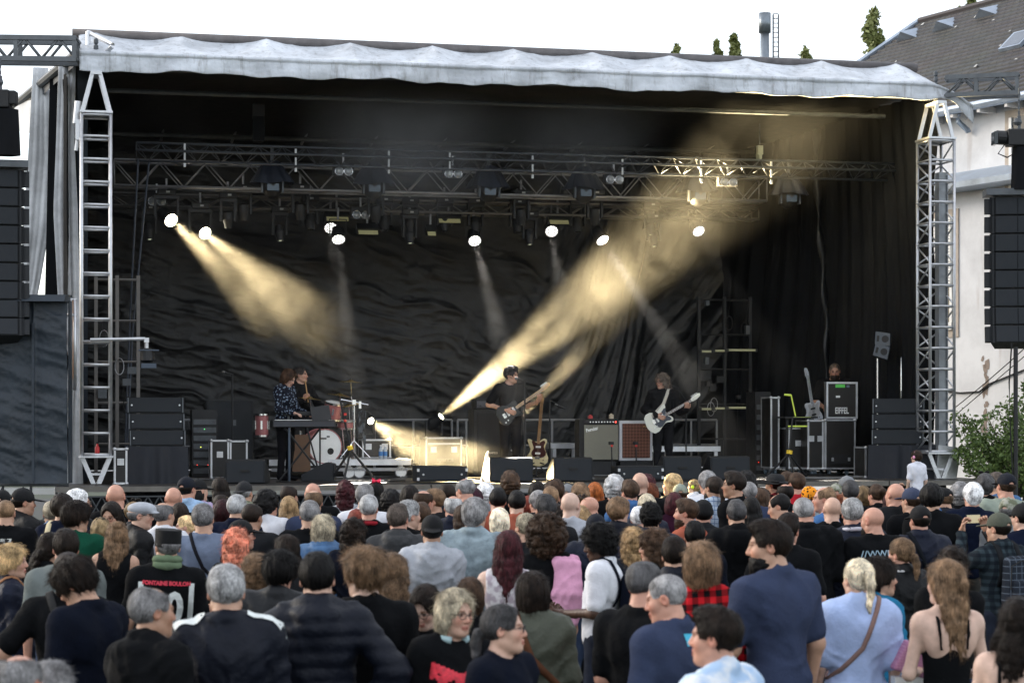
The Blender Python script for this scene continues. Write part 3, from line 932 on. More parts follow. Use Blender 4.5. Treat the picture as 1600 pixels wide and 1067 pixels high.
 def window(px0, py0, px1, py1, shutter):
  a, b_ = on_wall(px0, py0), on_wall(px1, py1)
  c = (a + b_) / 2; hx = abs((b_ - a).dot(e)) / 2; hz = abs(a.z - b_.z) / 2
  fr = part('window', wquad(MB(), c, hx + .16, hz + .16, -.01, .03), tan, t)
  part('pane', wquad(MB(), c, hx, hz, .032, .04), mat('dark_pane', (.02, .022, .024), .1), fr)
  mb = MB()
  for s in (-1, 1):
   wquad(mb, c + e * s * (hx - .04), .04, hz, .04, .07)
  wquad(mb, c - Vector((0, 0, hz - .08)), hx, .08, .041, .08)
  wquad(mb, c, .035, hz, .04, .065)
  part('frame', mb, M_WHITE(), fr)
  if shutter:
   hh = hz * 1.25
   nsl = 22
   for k in range(nsl):
    z = c.z + hz - hh * (k + .5) / nsl
    part('shutter_slat', wquad(MB(), Vector((c.x, c.y, z)), hx - .02, hh / nsl / 2 - .006, .05, .09), M_WHITE(), fr)
 window(1440, 345, 1491, 515, True)
 window(1580, 185, 1640, 292, False)
 # pent roof ledge
 p0, p1 = on_wall(1478, 311), on_wall(1700, 262)
 zc = (p0.z + p1.z) / 2
 led = MB()
 a, b_ = Vector((p0.x, p0.y, zc)) - e * 2, Vector((p1.x, p1.y, zc)) + e * 2
 up = Vector((0, 0, 1))
 led.add([a + up * .42, b_ + up * .42, b_ + nrm * .62 + up * .12, a + nrm * .62 + up * .12, a - up * .02, b_ - up * .02, b_ + nrm * .6 - up * .0, a + nrm * .6 - up * .0], [(0, 1, 2, 3), (7, 6, 5, 4), (3, 2, 6, 7), (0, 3, 7, 4), (1, 5, 6, 2)])
 part('pent_roof', led, zinc, t)
 # drain pipe, stains, crack, quoin strip
 q = on_wall(1500, 190, .1)
 part('drain_pipe', MB().path([on_wall(1497, 178, .3), on_wall(1497, 190, .25), on_wall(1512, 204, .1), on_wall(1513, 207, .08)], .06, 8), zinc, t)
 st = mat('flaked_render', (.30, .24, .20), .95)
 fl = MB()
 rg = random.Random(3)
 for k in range(16):
  px, py = 1538 + rg.uniform(-5, 5), 560 + k * 8.5 + rg.uniform(-3, 3)
  c = on_wall(px, py); n = 7; rr = rg.uniform(.03, .10)
  fl.add([c + nrm * .006 + (e * math.cos(i * 6.28 / n) + up * 1.6 * math.sin(i * 6.28 / n)) * rr * rg.uniform(.5, 1.2) for i in range(n)], [tuple(range(n))])
 o = part('flaked_render', fl, st, t); o['kind'] = 'stuff'
 return on_wall, nrm, e
ON_WALL, HN, HE = build_house()
def cable(name, label, pts, r):
 o = part(name, MB().path(pts, r, 5), M_RUBBER(), None)
 tag(o, label, 'cable')
def sagline(a, b, sag, n=14):
 return [a.lerp(b, i / n) - Vector((0, 0, sag * 4 * (i / n) * (1 - i / n))) for i in range(n + 1)]
cable('guy_cable', 'thin dark cable running up to the loudspeaker column', sagline(W(1488, 640, 34), W(1600, 545, 31.5), .02), .008)
cable('guy_cable', 'thin dark cable slanting across the white wall below', sagline(W(1485, 655, 34), W(1620, 540, 33), .0), .008)
cable('wall_cable', 'dark cable sagging along the white wall', [ON_WALL(1480, 612, .03), ON_WALL(1500, 614, .03), ON_WALL(1530, 612, .03), ON_WALL(1545, 600, .03), ON_WALL(1620, 570, .03)], .02)
# ================================================================== metal flue
fl_ = thing('flue_pipe', 'shiny steel flue pipe with ladder rising behind the roof', 'chimney', W(1195, 200, 78))
zt = W(0, 21, 78).z - W(0, 200, 78).z
part('pipe', MB().tube((0, 0, 0), (0, 0, zt - .5), .17, 16), mat('dull_flue', (.22, .25, .28), .4, .7), fl_, smooth=True)
part('cap', MB().tube((0, 0, zt - .75), (0, 0, zt), .23, 16), mat('dull_flue', (.22, .25, .28), .4, .7), fl_, smooth=True)
ld = MB()
for x in (.32, .52):
 ld.tube((x, 0, 0), (x, 0, zt - .05), .03, 6)
for k in range(24):
 ld.tube((.32, 0, .2 + k * .18), (.52, 0, .2 + k * .18), .018, 5)
part('ladder', ld, M_STEEL(), fl_)
# ================================================================== trees
def leaf_cloud(name, centers, radii, n, size, m, seed, parent, shape=(1, 1, 1)):
 r = np.random.default_rng(seed)
 k = len(centers)
 w_ = np.array(radii) ** 2; w_ = w_ / w_.sum()
 idx = r.choice(k, n, p=w_)
 d = r.normal(size=(n, 3)); d /= np.linalg.norm(d, axis=1)[:, None]
 rad = np.array(radii)[idx] * r.random(n) ** .45
 c = np.array(centers)[idx] + d * rad[:, None] * np.array(shape)
 a = r.normal(size=(n, 3)); a /= np.linalg.norm(a, axis=1)[:, None]
 b_ = np.cross(a, r.normal(size=(n, 3))); b_ /= np.linalg.norm(b_, axis=1)[:, None]
 s = size * (.6 + .8 * r.random(n))[:, None]
 V = np.stack([c - a * s, c + b_ * s * .55, c + a * s, c - b_ * s * .55], 1).reshape(-1, 3)
 F = np.arange(4 * n).reshape(n, 4)
 me = np_mesh(bpy.data.meshes.new(name), V, F)
 return add_obj(name, me, m, parent)
def leaf_mat(name, c1, c2):
 m, N, L, b = node_mat(name)
 g = N.new('ShaderNodeNewGeometry')
 r = N.new('ShaderNodeValToRGB'); r.color_ramp.elements[0].color = (*c1, 1); r.color_ramp.elements[1].color = (*c2, 1)
 L.new(g.outputs['Random Per Island'], r.inputs[0]); L.new(r.outputs[0], b.inputs['Base Color'])
 b.inputs['Roughness'].default_value = .6
 b.inputs['Subsurface Weight'].default_value = 0
 MATS[name] = m
 return m
LEAF = leaf_mat('poplar_leaves', (.14, .17, .045), (.30, .32, .12))
LEAF2 = leaf_mat('shrub_leaves', (.07, .12, .03), (.16, .23, .06))
BARK = mat('bark', (.10, .08, .06), .9, 0, .3, 4, .5, 20)
def poplar(px, ytop, wpx, y, label, seed, n=2600):
 top = W(px, ytop, y)
 t = thing('poplar_tree', label, 'tree', (top.x, y, 0), 0, 'poplars on the skyline')
 hw = wpx * y / FPX / 2 * 1.3
 part('trunk', MB().path([(0, 0, 0), (.1, 0, top.z * .5), (0, 0, top.z - .5)], [hw * .22, hw * .15, .04], 8), BARK, t)
 r = random.Random(seed)
 cs, rs = [], []
 H = min(top.z * .72, hw * 4.6)
 for k in range(44):
  h = k / 43
  ww = hw * (1 - h) ** .4 * .8
  a = r.uniform(0, 6.28)
  q = r.uniform(.2, 1) * ww
  cs.append((q * math.cos(a), q * math.sin(a), top.z - .25 - H * (1 - h) * .98)); rs.append(hw * r.uniform(.30, .52) * (1 - .5 * h))
 leaf_cloud('crown', cs, rs, n, .17, LEAF, seed, t, (1, 1, 1.6))
poplar(1366, 14, 52, 118, 'tall pale green poplar rising between flue and slate roof', 3, 4200)
poplar(1147, 50, 20, 130, 'slim poplar tip, taller of the close pair above the stage roof', 5)
poplar(1120, 60, 17, 131, 'slim poplar tip, shorter of the close pair above the stage roof', 6)
poplar(1057, 66, 26, 135, 'small treetop farthest from the flue above the stage roof', 7)
poplar(1257, 74, 38, 125, 'broad low treetop between flue and tall poplar', 8)
poplar(1520, -12, 26, 120, 'poplar tip peeking over the slate roof ridge', 9)
poplar(1500, 9, 16, 121, 'small leafy twig top at the slate ridge beside a poplar tip', 10)
def build_bush():
 y = 33.5
 p = W(1585, 760, y)
 t = thing('shrub', 'loose green shrub with arching twigs against the white wall', 'shrub', (p.x, y, 0))
 r = random.Random(12)
 st = MB()
 cs, rs = [], []
 tips = [(1497, 652), (1500, 702), (1515, 690), (1525, 668), (1545, 655), (1560, 640), (1580, 632), (1600, 610), (1625, 620), (1532, 730), (1512, 718), (1550, 690), (1575, 670), (1600, 660), (1560, 720), (1590, 700), (1600, 735), (1640, 690), (1545, 735), (1575, 745)]
 for px, py in tips:
  q = W(px, py, y + r.uniform(-.7, .7)) - Vector((p.x, y, 0))
  b0 = Vector((r.uniform(-.2, .2), r.uniform(-.2, .2), .2))
  mid = b0.lerp(q, .6) + Vector((.15, 0, .25))
  pts = [b0.lerp(mid, k / 4) if k < 4 else mid.lerp(q, (k - 4) / 4) for k in range(9)]
  st.path(pts, [.03 - .0028 * k for k in range(9)], 5)
  for k in range(3, 9):
   for _ in range(2):
    cs.append(tuple(pts[k] + Vector((r.uniform(-.1, .1), r.uniform(-.1, .1), r.uniform(-.08, .08))))); rs.append(r.uniform(.07, .17))
 part('stem', st, BARK, t)
 leaf_cloud('crown', cs, [x * 1.25 for x in rs], 10500, .036, LEAF2, 14, t)
build_bush()
# ================================================================== stage lighting
def emit_mat(name, col, strength):
 if name in MATS:
  return MATS[name]
 m, N, L, b = node_mat(name)
 b.inputs['Base Color'].default_value = (.1, .1, .1, 1)
 b.inputs['Emission Color'].default_value = (*col, 1)
 b.inputs['Emission Strength'].default_value = strength
 MATS[name] = m
 return m
def spot(name, parent, loc, dirn, col, power, size, blend=.35, radius=.05):
 l = bpy.data.lights.new(name, 'SPOT')
 l.energy = power; l.color = col; l.spot_size = R(size); l.spot_blend = blend; l.shadow_soft_size = radius
 o = bpy.data.objects.new(name, l)
 COL.objects.link(o)
 o.parent = parent
 o.location = loc
 o.rotation_euler = dirn.to_track_quat('-Z', 'Y').to_euler()
 return o
GOLD, WARMW = (1.0, .77, .40), (1.0, .93, .82)
def aim_dir(src, tgt):
 """stage-local direction between two photo points given with their stage depth"""
 a, b = S(U(src[0], src[2]), src[2], 0), S(U(tgt[0], tgt[2]), tgt[2], 0)
 a.z, b.z = Zat(src[1], a.y), Zat(tgt[1], b.y)
 d = (b - a).normalized()
 return Matrix.Rotation(-SA, 3, 'Z') @ d
def orient(d):
 return d.to_track_quat('Y', 'Z').to_euler()
def moving_head(label, px, py, v, aim, lens_m, floor=False, r=.085, light=None, group='moving heads', sc=1.0):
 """lamp head on a yoke; the point (px, py) is the middle of its lens"""
 u, z = SP(px, py, v)
 d = aim_dir((px, py, v), aim)
 hc = -d * .2 * sc                                     # middle of the head behind the lens
 t = sthing('moving_head', label, 'stage light', u, v, z, 0, group)
 m = M_BLACK()
 q = d.to_track_quat('Z', 'Y').to_matrix().to_4x4()
 hd = MB().lathe([(.05 * sc, -.36 * sc), (.10 * sc, -.34 * sc), (.115 * sc, -.2 * sc), (r + .03, -.08 * sc), (r + .022, -.005), (r + .002, -.005), (r, -.03)], 18, q)
 h = part('head', hd, m, t, smooth=False)
 part('lens', MB().lathe([(r * .98, -.02), (r * .6, -.008), (.001, -.004)], 18, q), lens_m, h, smooth=True)
 s = -1 if floor else 1
 for k in (-1, 1):
  part('yoke_arm', MB().box((k * (r + .075), hc.y, hc.z + s * .13), (.035, .10, .34)), m, t, (hc.x, 0, 0))
 part('yoke_base', MB().box((hc.x, hc.y, hc.z + s * .31), (2 * r + .19, .14, .06)), m, t)
 part('base', MB().box((hc.x, hc.y, hc.z + s * .39), (.30, .24, .10)), m, t, bevel=.015)
 part('display', MB().box((hc.x + .02, hc.y - .124, hc.z + s * .39), (.06, .006, .03)), mat('pale_display', (.5, .5, .5), .4), t)
 if not floor:
  part('clamp', MB().tube((hc.x, hc.y, hc.z + .42), (hc.x, hc.y, hc.z + .62), .02, 6), M_DALU(), t)
 else:
  part('stand', MB().box((hc.x, hc.y, (hc.z - .44 + DECK - z) / 2), (.2, .2, max(.02, hc.z - .44 - (DECK - z)))), m, t)
 if light:
  spot('lamp_light', t, d * .03, d, *light)
 return t
def glow(c, s):
 return emit_mat('lit_lens_%d_%d' % (int(c[2] * 100), int(s)), c, s)
DIM = emit_mat('faint_lens', (.95, .98, .70), .45)
OFF = M_GLASS()
moving_head('lit golden moving head hanging closest to the ladder tower', 268, 345, VM, (530, 590, -1.6), glow((1, .88, .66), 40), light=(GOLD, 88000, 16, .8, .06), r=.11)
moving_head('lit golden moving head hanging second from the ladder tower', 321, 365, VM + .5, (590, 580, -1.2), glow((1, .88, .66), 40), light=(GOLD, 88000, 17, .8, .06), r=.105)
moving_head('lit golden moving head on the floor beside the bass amplifier', 690, 650, 5.4, (1150, 275, 1.3), glow((1, .9, .7), 25), True, light=(GOLD, 210000, 19, .8, .05), r=.065)
moving_head('golden moving head on the floor hidden behind the black shirted guitarist', 806, 660, 5.6, (1010, 440, 2.8), glow((1, .9, .7), 25), True, light=(GOLD, 34000, 13, .8, .05), r=.06)
moving_head('lit golden moving head on the drum riser pointing at the floor', 580, 658, 3.9, (716, 748, 1.2), glow((1, .9, .7), 25), True, light=(GOLD, 44000, 27, .5, .05), r=.06)
# moving heads without beams, some lenses given a faint glow
for px, py, l, mm in ((234, 375, 'dim moving head below the golden one nearest the ladder tower', DIM), (357, 357, 'dark moving head, nearer of two beside the second golden light', DIM), (381, 345, 'dark moving head, farther of two beside the second golden light', OFF),
     (438, 377, 'dim low moving head under the hooded light nearest the ladder tower', DIM), (470, 344, 'dark moving head beside the first twin reflector lamp', OFF), (485, 360, 'dark moving head lens next to the paired white LED lamps', OFF),
     (588, 347, 'dark moving head under the second hooded light', OFF), (601, 361, 'dark moving head lens behind the yellowish panel', OFF), (641, 363, 'dim moving head, upper of two between the yellowish panels', DIM),
     (641, 381, 'dim moving head, lower of two between the yellowish panels', DIM), (695, 362, 'dark moving head under the second yellowish panel', OFF), (744, 363, 'dark moving head right above a lit white lamp', OFF),
     (815, 352, 'dark moving head, upper of two behind the fourth hooded light', OFF), (809, 364, 'dark moving head, lower of two behind the fourth hooded light', OFF), (828, 383, 'dim moving head low beside the lit lamp over the guitarist', DIM),
     (903, 363, 'dark moving head between the two brightest white lamps', OFF), (930, 351, 'dark moving head just behind the brightest white lamp', OFF), (1017, 368, 'dim moving head inside the golden beam, higher one', DIM), (1022, 386, 'dim moving head inside the golden beam, lower one', DIM)):
 moving_head(l, px, py, VB - .2 if py > 358 else VM + .3, (px + 10, py + 150, VB - .6), mm, r=.038 if mm is DIM else .05, sc=.8)
def led_par(label, px, py, v, aim, power, size, strength, r=.115):
 u, z = SP(px, py, v)
 d = aim_dir((px, py, v), aim)
 t = sthing('led_lamp', label, 'stage light', u, v, z, 0, 'white LED lamps under the truss')
 q = d.to_track_quat('Z', 'Y').to_matrix().to_4x4()
 hd = part('housing', MB().lathe([(.05, -.3), (.09, -.27), (r + .01, -.14), (r + .012, -.002), (r, -.002), (r - .004, -.02)], 20, q), M_BLACK(), t)
 cells = MB()
 pos = [(0, 0)] + [(.42 * math.cos(k * 1.047), .42 * math.sin(k * 1.047)) for k in range(6)] + [(.80 * math.cos(k * .5236 + .2), .80 * math.sin(k * .5236 + .2)) for k in range(12)]
 for x, y in pos:
  cells.lathe([(r * .150, -.004), (r * .10, .002), (.0005, .004)], 8, q @ Matrix.Translation((x * r, y * r, -.004)))
 part('lens_array', cells, glow((1, .97, .92), strength), hd)
 part('lens_plate', MB().lathe([(r * .99, -.012), (.001, -.012)], 20, q), emit_mat('lens_plate', (1, .97, .93), .18), hd)
 part('yoke', MB().path([-d * .15 + Vector((r + .03, 0, 0)), -d * .15 + Vector((r + .03, 0, .25)), -d * .15 + Vector((-r - .03, 0, .25)), -d * .15 + Vector((-r - .03, 0, 0))], .012, 6), M_BLACK(), t)
 part('clamp', MB().tube(-d * .15 + Vector((0, 0, .25)), -d * .15 + Vector((0, 0, .45)), .02, 6), M_DALU(), t)
 spot('lamp_light', t, d * .02, d, WARMW, power, size, .25, .06)
led_par('lit white LED lamp, upper of the close pair', 517, 357, VB, (532, 560, 1.4), 4250, 9, 3)
led_par('lit white LED lamp, lower of the close pair', 529, 375, VB - .5, (556, 640, 1.2), 13600, 8, 3)
led_par('lit white LED lamp under the third hooded light', 742, 377, VB - .3, (790, 560, 1.4), 15300, 8, 3)
led_par('lit white LED lamp below the fourth hooded light, above the guitarist', 862, 362, VB, (888, 520, 1.5), 8500, 9, 3)
led_par('brightest white LED lamp, close above the golden beam', 942, 376, VB - .5, (1048, 540, 2.2), 27200, 8, 16)
led_par('lit white LED lamp farthest towards the wing drape, in the golden haze', 1092, 362, VB, (1216, 560, 1.5), 7650, 9, 3)
def hooded_head(label, px, py, v):
 """moving head hanging in a rain hood; py = rim of the hood"""
 u, z = SP(px, py, v)
 t = sthing('hooded_light', label, 'stage light', u, v, z, 0, 'moving heads under rain hoods')
 n, rows = 44, 12
 P = np.zeros((rows, n, 3))
 for i in range(rows):
  h = i / (rows - 1)
  for j in range(n):
   a = 2 * math.pi * j / (n - 1)
   rr = .08 + .27 * (1 - h) ** .75 + (.03 * math.sin(a * 6 + px) + .02 * math.sin(a * 11 + h * 4)) * (1 - h * .5)
   P[i, j] = (rr * math.cos(a), rr * .75 * math.sin(a), .02 * math.sin(3 * a + px) * (1 - h) + h * .38)
 part('rain_hood', grid_mesh('rain_hood', P), mat('rain_hood_cloth', (.022, .028, .045), .55, 0, .25, 5, .4, 30), t)
 b = part('head', MB().lathe([(.05, -.24), (.12, -.2), (.17, -.1), (.185, .0), (.16, .08)], 20), M_BLACK(), t, (0, 0, .0), smooth=True)
 part('front_glass', MB().box((0, -.165, -.075), (.2, .02, .13)), mat('blue_glass', (.04, .06, .085), .2, .2), b, bevel=.03)
 for k in (-1, 1):
  part('handle', MB().box((k * .17, -.05, -.06), (.03, .12, .2)), M_STEEL(), b)
 part('clamp', MB().tube((0, 0, .38), (0, 0, .62), .03, 8), M_STEEL(), t)
for px, py, l in ((425, 287, 'hooded moving head nearest the ladder tower'), (583, 289, 'hooded moving head second from the ladder tower'), (763, 294, 'hooded moving head in the middle of the rig'),
     (912, 296, 'hooded moving head above the brightest white lamp'), (1090, 301, 'hooded moving head veiled in the golden beam'), (1232, 305, 'hooded moving head hanging alone nearest the wing drape')):
 hooded_head(l, px, py, VM - .35)
def blinder(label, px, py, v):
 u, z = SP(px, py, v)
 t = sthing('blinder', label, 'stage light', u, v, z, 0, 'twin reflector lamps')
 part('housing', MB().box((0, .06, .04), (.34, .14, .2)), M_BLACK(), t, bevel=.01)
 for s in (-1, 1):
  q = Matrix.Translation((s * .076, -.02, 0)) @ Matrix.Rotation(R(90), 4, 'X')
  c = part('reflector', MB().lathe([(.070, .0), (.074, .012), (.066, .012), (.05, -.02), (.02, -.035), (.001, -.035)], 18, q), M_CHROME(), t, smooth=True)
  part('lamp_glass', MB().lathe([(.065, .006), (.001, .012)], 18, q), mat('frosted_glass', (.42, .44, .46), .25, .1), c, smooth=True)
 part('clamp', MB().tube((0, .05, .14), (0, .05, .3), .018, 6), M_ALU(), t)
for px, py, l in ((537, 268, 'twin reflector lamp nearest the ladder tower on the upper truss'), (708, 272, 'twin reflector lamp second along the upper truss'), (960, 281, 'twin reflector lamp third along the upper truss'), (1138, 285, 'twin reflector lamp in the golden haze'),
     (245, 315, 'dull twin reflector lamp beside the first golden light'), (564, 336, 'dark twin reflector lamp behind the yellowish panel')):
 blinder(l, px, py, VF + .2 if py < 300 else VM + .5)
def strobe(label, px, py, w, v):
 u, z = SP(px, py, v)
 t = sthing('flood_panel', label, 'stage light', u, v, z, 0, 'flood panels with pale doors')
 rot = Matrix.Rotation(R(-38), 3, 'X')
 part('housing', MB().box((0, .05, .03), (w + .05, .14, .13), rot=rot), M_BLACK(), t)
 part('pale_door', MB().box((0, -.03, -.03), (w, .012, .11), rot=rot), mat('glowing_yellow_panel', (.42, .40, .22), .5, 0, .1, 3, emit=(.45, .42, .2), estr=.12), t)  # door is no lamp; a faint yellow glow is put into its material
 part('clamp', MB().tube((0, .1, .1), (0, .1, .4), .02, 6), M_DALU(), t)
for px, py, w, l in ((527, 339, .38, 'pale yellowish flood panel above the paired white lamps'), (575, 360, .34, 'dull flood panel behind the paired white lamps'), (702, 342, .38, 'pale yellowish flood panel in the middle of the rig'), (873, 344, .34, 'pale yellowish flood panel above the lamp over the guitarist'), (674, 362, .14, 'small dull flood panel low beside a dark moving head')):
 strobe(l, px, py, w, VB - .2)
# sockets and tape marks on the top truss
for ci, (px, py) in enumerate(((288, 226), (461, 234), (606, 237), (701, 240), (830, 245), (970, 250), (1093, 252), (1202, 254))):
 u, z = SP(px, py, VF)
 t = sthing('truss_hanger', 'silver hanger clamp on the top truss, %s from the ladder tower' % ('first', 'second', 'third', 'fourth', 'fifth', 'sixth', 'seventh', 'eighth')[ci], 'clamp', u, VF, z, 0, 'silver hanger clamps')
 part('strap', MB().box((0, -.1, -.05), (.03, .02, .1)).box((0, -.1, -.2), (.028, .02, .12)).box((0, -.1, -.34), (.035, .02, .06)), mat('pale_clamp', (.55, .56, .56), .5, .3), t)
# dark motors and bags hung under the roof
for px, py, l in ((404, 175, 'dark chain motor hanging under the roof above the hooded lights'), (1187, 235, 'pale square motor plate hanging in the golden haze')):
 u, z = SP(px, py, 2.4)
 t = sthing('rigging_motor', l, 'hoist', u, 2.4, z)
 pale = px > 1000
 part('motor_body', MB().box((0, 0, 0), (.10 if pale else .2, .1, .16 if pale else .26)), mat('pale_plate', (.4, .42, .3), .5) if pale else M_BLACK(), t, bevel=.01)
 part('chain', MB().tube((0, 0, .1), (0, 0, 7.55 - z), .012, 5), M_STEEL(), t)
 part('cloth_bag', MB().box((0, .03, -.28 if not pale else -.1), (.18 if not pale else .05, .16, .4 if not pale else .1), taper=1.1), M_CLOTH() if not pale else mat('pale_plate', (.4, .42, .3), .5), t)
# ropes at the ladder-tower side of the rig
for a, b in (((216, 248, 1.9), (204, 480, 2.5)), ((233, 254, 1.9), (207, 520, 2.5))):
 ua, za = SP(*a); ub, zb = SP(*b)
 o = part('rig_rope', MB().path([S(ua, a[2], za), S((ua + ub) / 2, 2.2, (za + zb) / 2), S(ub, b[2], zb), S(ub - .1, b[2], DECK + .2)], .016, 6), mat('rope_blue_grey', (.05, .06, .08), .8), None)
 tag(o, 'taut dark rope, %s of two slanting down beside the ladder tower' % ('inner' if a[0] > 220 else 'outer'), 'rope')
# ================================================================== stage smoke
def build_smoke():
 m = bpy.data.materials.new('stage_smoke')
 m.use_nodes = True
 N, L = m.node_tree.nodes, m.node_tree.links
 for n in list(N):
  N.remove(n)
 out = N.new('ShaderNodeOutputMaterial'); pv = N.new('ShaderNodeVolumePrincipled')
 pv.inputs['Color'].default_value = (.85, .86, .88, 1); pv.inputs['Anisotropy'].default_value = .0
 tc = N.new('ShaderNodeTexCoord')
 n1 = N.new('ShaderNodeTexNoise'); n1.inputs['Scale'].default_value = 1.35; n1.inputs['Detail'].default_value = 3; n1.inputs['Roughness'].default_value = .6; n1.inputs['Distortion'].default_value = .8
 L.new(tc.outputs['Object'], n1.inputs['Vector'])
 mr = N.new('ShaderNodeMapRange'); mr.interpolation_type = 'SMOOTHSTEP'
 mr.inputs['From Min'].default_value = .43; mr.inputs['From Max'].default_value = .63; mr.inputs['To Min'].default_value = SMOKE[0]; mr.inputs['To Max'].default_value = SMOKE[1]
 L.new(n1.outputs['Fac'], mr.inputs['Value'])
 # the smoke thins out towards the wing with the lattice tower
 sx = N.new('ShaderNodeSeparateXYZ'); L.new(tc.outputs['Object'], sx.inputs[0])
 th = N.new('ShaderNodeMapRange'); th.interpolation_type = 'SMOOTHSTEP'
 th.inputs['From Min'].default_value = 1.8; th.inputs['From Max'].default_value = 4.4; th.inputs['To Min'].default_value = 1; th.inputs['To Max'].default_value = .22
 L.new(sx.outputs['X'], th.inputs['Value'])
 mm = N.new('ShaderNodeMath'); mm.operation = 'MULTIPLY'; L.new(mr.outputs[0], mm.inputs[0]); L.new(th.outputs[0], mm.inputs[1])
 last = mm.outputs[0]
 # denser drifts: (photo x, y, stage depth, radius, density)
 for px, py, v, rad, den in PUFFS:
  u, z = SP(px, py, v)
  vm = N.new('ShaderNodeVectorMath'); vm.operation = 'DISTANCE'; vm.inputs[1].default_value = (u, v, z)
  L.new(tc.outputs['Object'], vm.inputs[0])
  a = N.new('ShaderNodeMapRange'); a.interpolation_type = 'SMOOTHSTEP'
  a.inputs['From Min'].default_value = 0; a.inputs['From Max'].default_value = rad; a.inputs['To Min'].default_value = den; a.inputs['To Max'].default_value = 0
  L.new(vm.outputs['Value'], a.inputs['Value'])
  mu = N.new('ShaderNodeMath'); mu.operation = 'MULTIPLY'; L.new(a.outputs[0], mu.inputs[0]); L.new(n1.outputs['Fac'], mu.inputs[1])
  ad = N.new('ShaderNodeMath'); ad.operation = 'ADD'; L.new(last, ad.inputs[0]); L.new(mu.outputs[0], ad.inputs[1])
  last = ad.outputs[0]
 L.new(last, pv.inputs['Density'])
 L.new(pv.outputs[0], out.inputs['Volume'])
 o = add_obj('smoke', MB().box((-.1, 3.85, 4.65), (12.9, 7.2, 6.1)).mesh('smoke'), m, None, S(0, 0, 0), (0, 0, SA))
 tag(o, 'thin drifting stage smoke lit by the lamps', 'smoke', kind='stuff')
SMOKE = (.0006, .0115)
PUFFS = ((955, 440, 3.6, 1.1, .030), (885, 570, 4.8, .55, .08), (760, 600, 5.1, .8, .03), (1080, 320, 2.2, 1.4, .012), (430, 480, 1.6, .9, .014), (310, 375, 2.6, .9, .035), (650, 700, 2.6, .9, .03), (738, 700, 2.0, .5, .5), (640, 170, 1.6, 2.1, .7), (900, 170, 1.7, 1.8, .5), (1240, 190, 2.0, 1.4, .04))
build_smoke()
# ================================================================== people: implicit surfaces meshed with surface nets
def seg_sdf(P, a, b, ra, rb):
 a, b = np.asarray(a, float), np.asarray(b, float)
 ab = b - a
 den = float(ab @ ab) + 1e-9
 h = np.clip(((P - a) @ ab) / den, 0, 1)
 d = P - a - h[..., None] * ab
 return np.sqrt((d * d).sum(-1)) - (ra + (rb - ra) * h)
def ell_sdf(P, c, r, rot=None):
 q = P - np.asarray(c, float)
 if rot is not None:
  q = q @ rot                                       # into the ellipsoid's axes
 r = np.asarray(r, float)
 k0 = np.sqrt(((q / r) ** 2).sum(-1))
 k1 = np.sqrt(((q / (r * r)) ** 2).sum(-1)) + 1e-9
 return k0 * (k0 - 1) / k1
class Field:
 """ordered smooth unions and cuts of capsules and ellipsoids"""
 def __init__(self):
  self.ops = []
 def cap(self, a, b, ra, rb=None, k=.03, sub=False):
  rb = ra if rb is None else rb
  a, b = np.asarray(a, float), np.asarray(b, float)
  m = max(ra, rb)
  self.ops.append((lambda P: seg_sdf(P, a, b, ra, rb), np.minimum(a, b) - m, np.maximum(a, b) + m, k, sub))
  return self
 def ell(self, c, r, k=.03, sub=False, rot=None):
  c, r = np.asarray(c, float), np.asarray(r, float)
  m = r if rot is None else np.full(3, r.max())
  self.ops.append((lambda P: ell_sdf(P, c, r, rot), c - m, c + m, k, sub))
  return self
 def fn(self, f, lo, hi, k=.01, sub=False):
  self.ops.append((f, np.asarray(lo, float), np.asarray(hi, float), k, sub))
  return self
 def xf(self, other, Rm, t, grow=0.0):
  """add another field's ops turned by Rm and moved by t"""
  Rm, t = np.asarray(Rm, float), np.asarray(t, float)
  for f, lo, hi, k, sub in other.ops:
   cs = np.array([[x, y, z] for x in (lo[0], hi[0]) for y in (lo[1], hi[1]) for z in (lo[2], hi[2])]) @ Rm.T + t
   self.ops.append(((lambda P, f=f: f((P - t) @ Rm) - grow), cs.min(0) - grow, cs.max(0) + grow, k, sub))
  return self
 def grid(self, xs, ys, zs):
  F = np.full((len(xs), len(ys), len(zs)), .25)
  for f, lo, hi, k, sub in self.ops:
   m = k + .03
   i0, i1 = np.searchsorted(xs, lo[0] - m), np.searchsorted(xs, hi[0] + m)
   j0, j1 = np.searchsorted(ys, lo[1] - m), np.searchsorted(ys, hi[1] + m)
   l0, l1 = np.searchsorted(zs, lo[2] - m), np.searchsorted(zs, hi[2] + m)
   if i1 <= i0 or j1 <= j0 or l1 <= l0:
    continue
   P = np.stack(np.meshgrid(xs[i0:i1], ys[j0:j1], zs[l0:l1], indexing='ij'), -1)
   d = f(P)
   B = F[i0:i1, j0:j1, l0:l1]
   F[i0:i1, j0:j1, l0:l1] = smin(B, d, k) if not sub else -smin(-B, d, k)
  return F
 def mesh(self, xs, ys, zs, disp=None):
  F = self.grid(xs, ys, zs)
  if disp is not None:
   idx = np.argwhere(np.abs(F) < .05)
   if len(idx):
    P = np.stack([xs[idx[:, 0]], ys[idx[:, 1]], zs[idx[:, 2]]], -1)
    F[idx[:, 0], idx[:, 1], idx[:, 2]] += disp(P)
  return surface_nets(F, xs, ys, zs)
def smin(a, b, k):
 h = np.maximum(k - np.abs(a - b), 0) / k
 return np.minimum(a, b) - h * h * k * .25
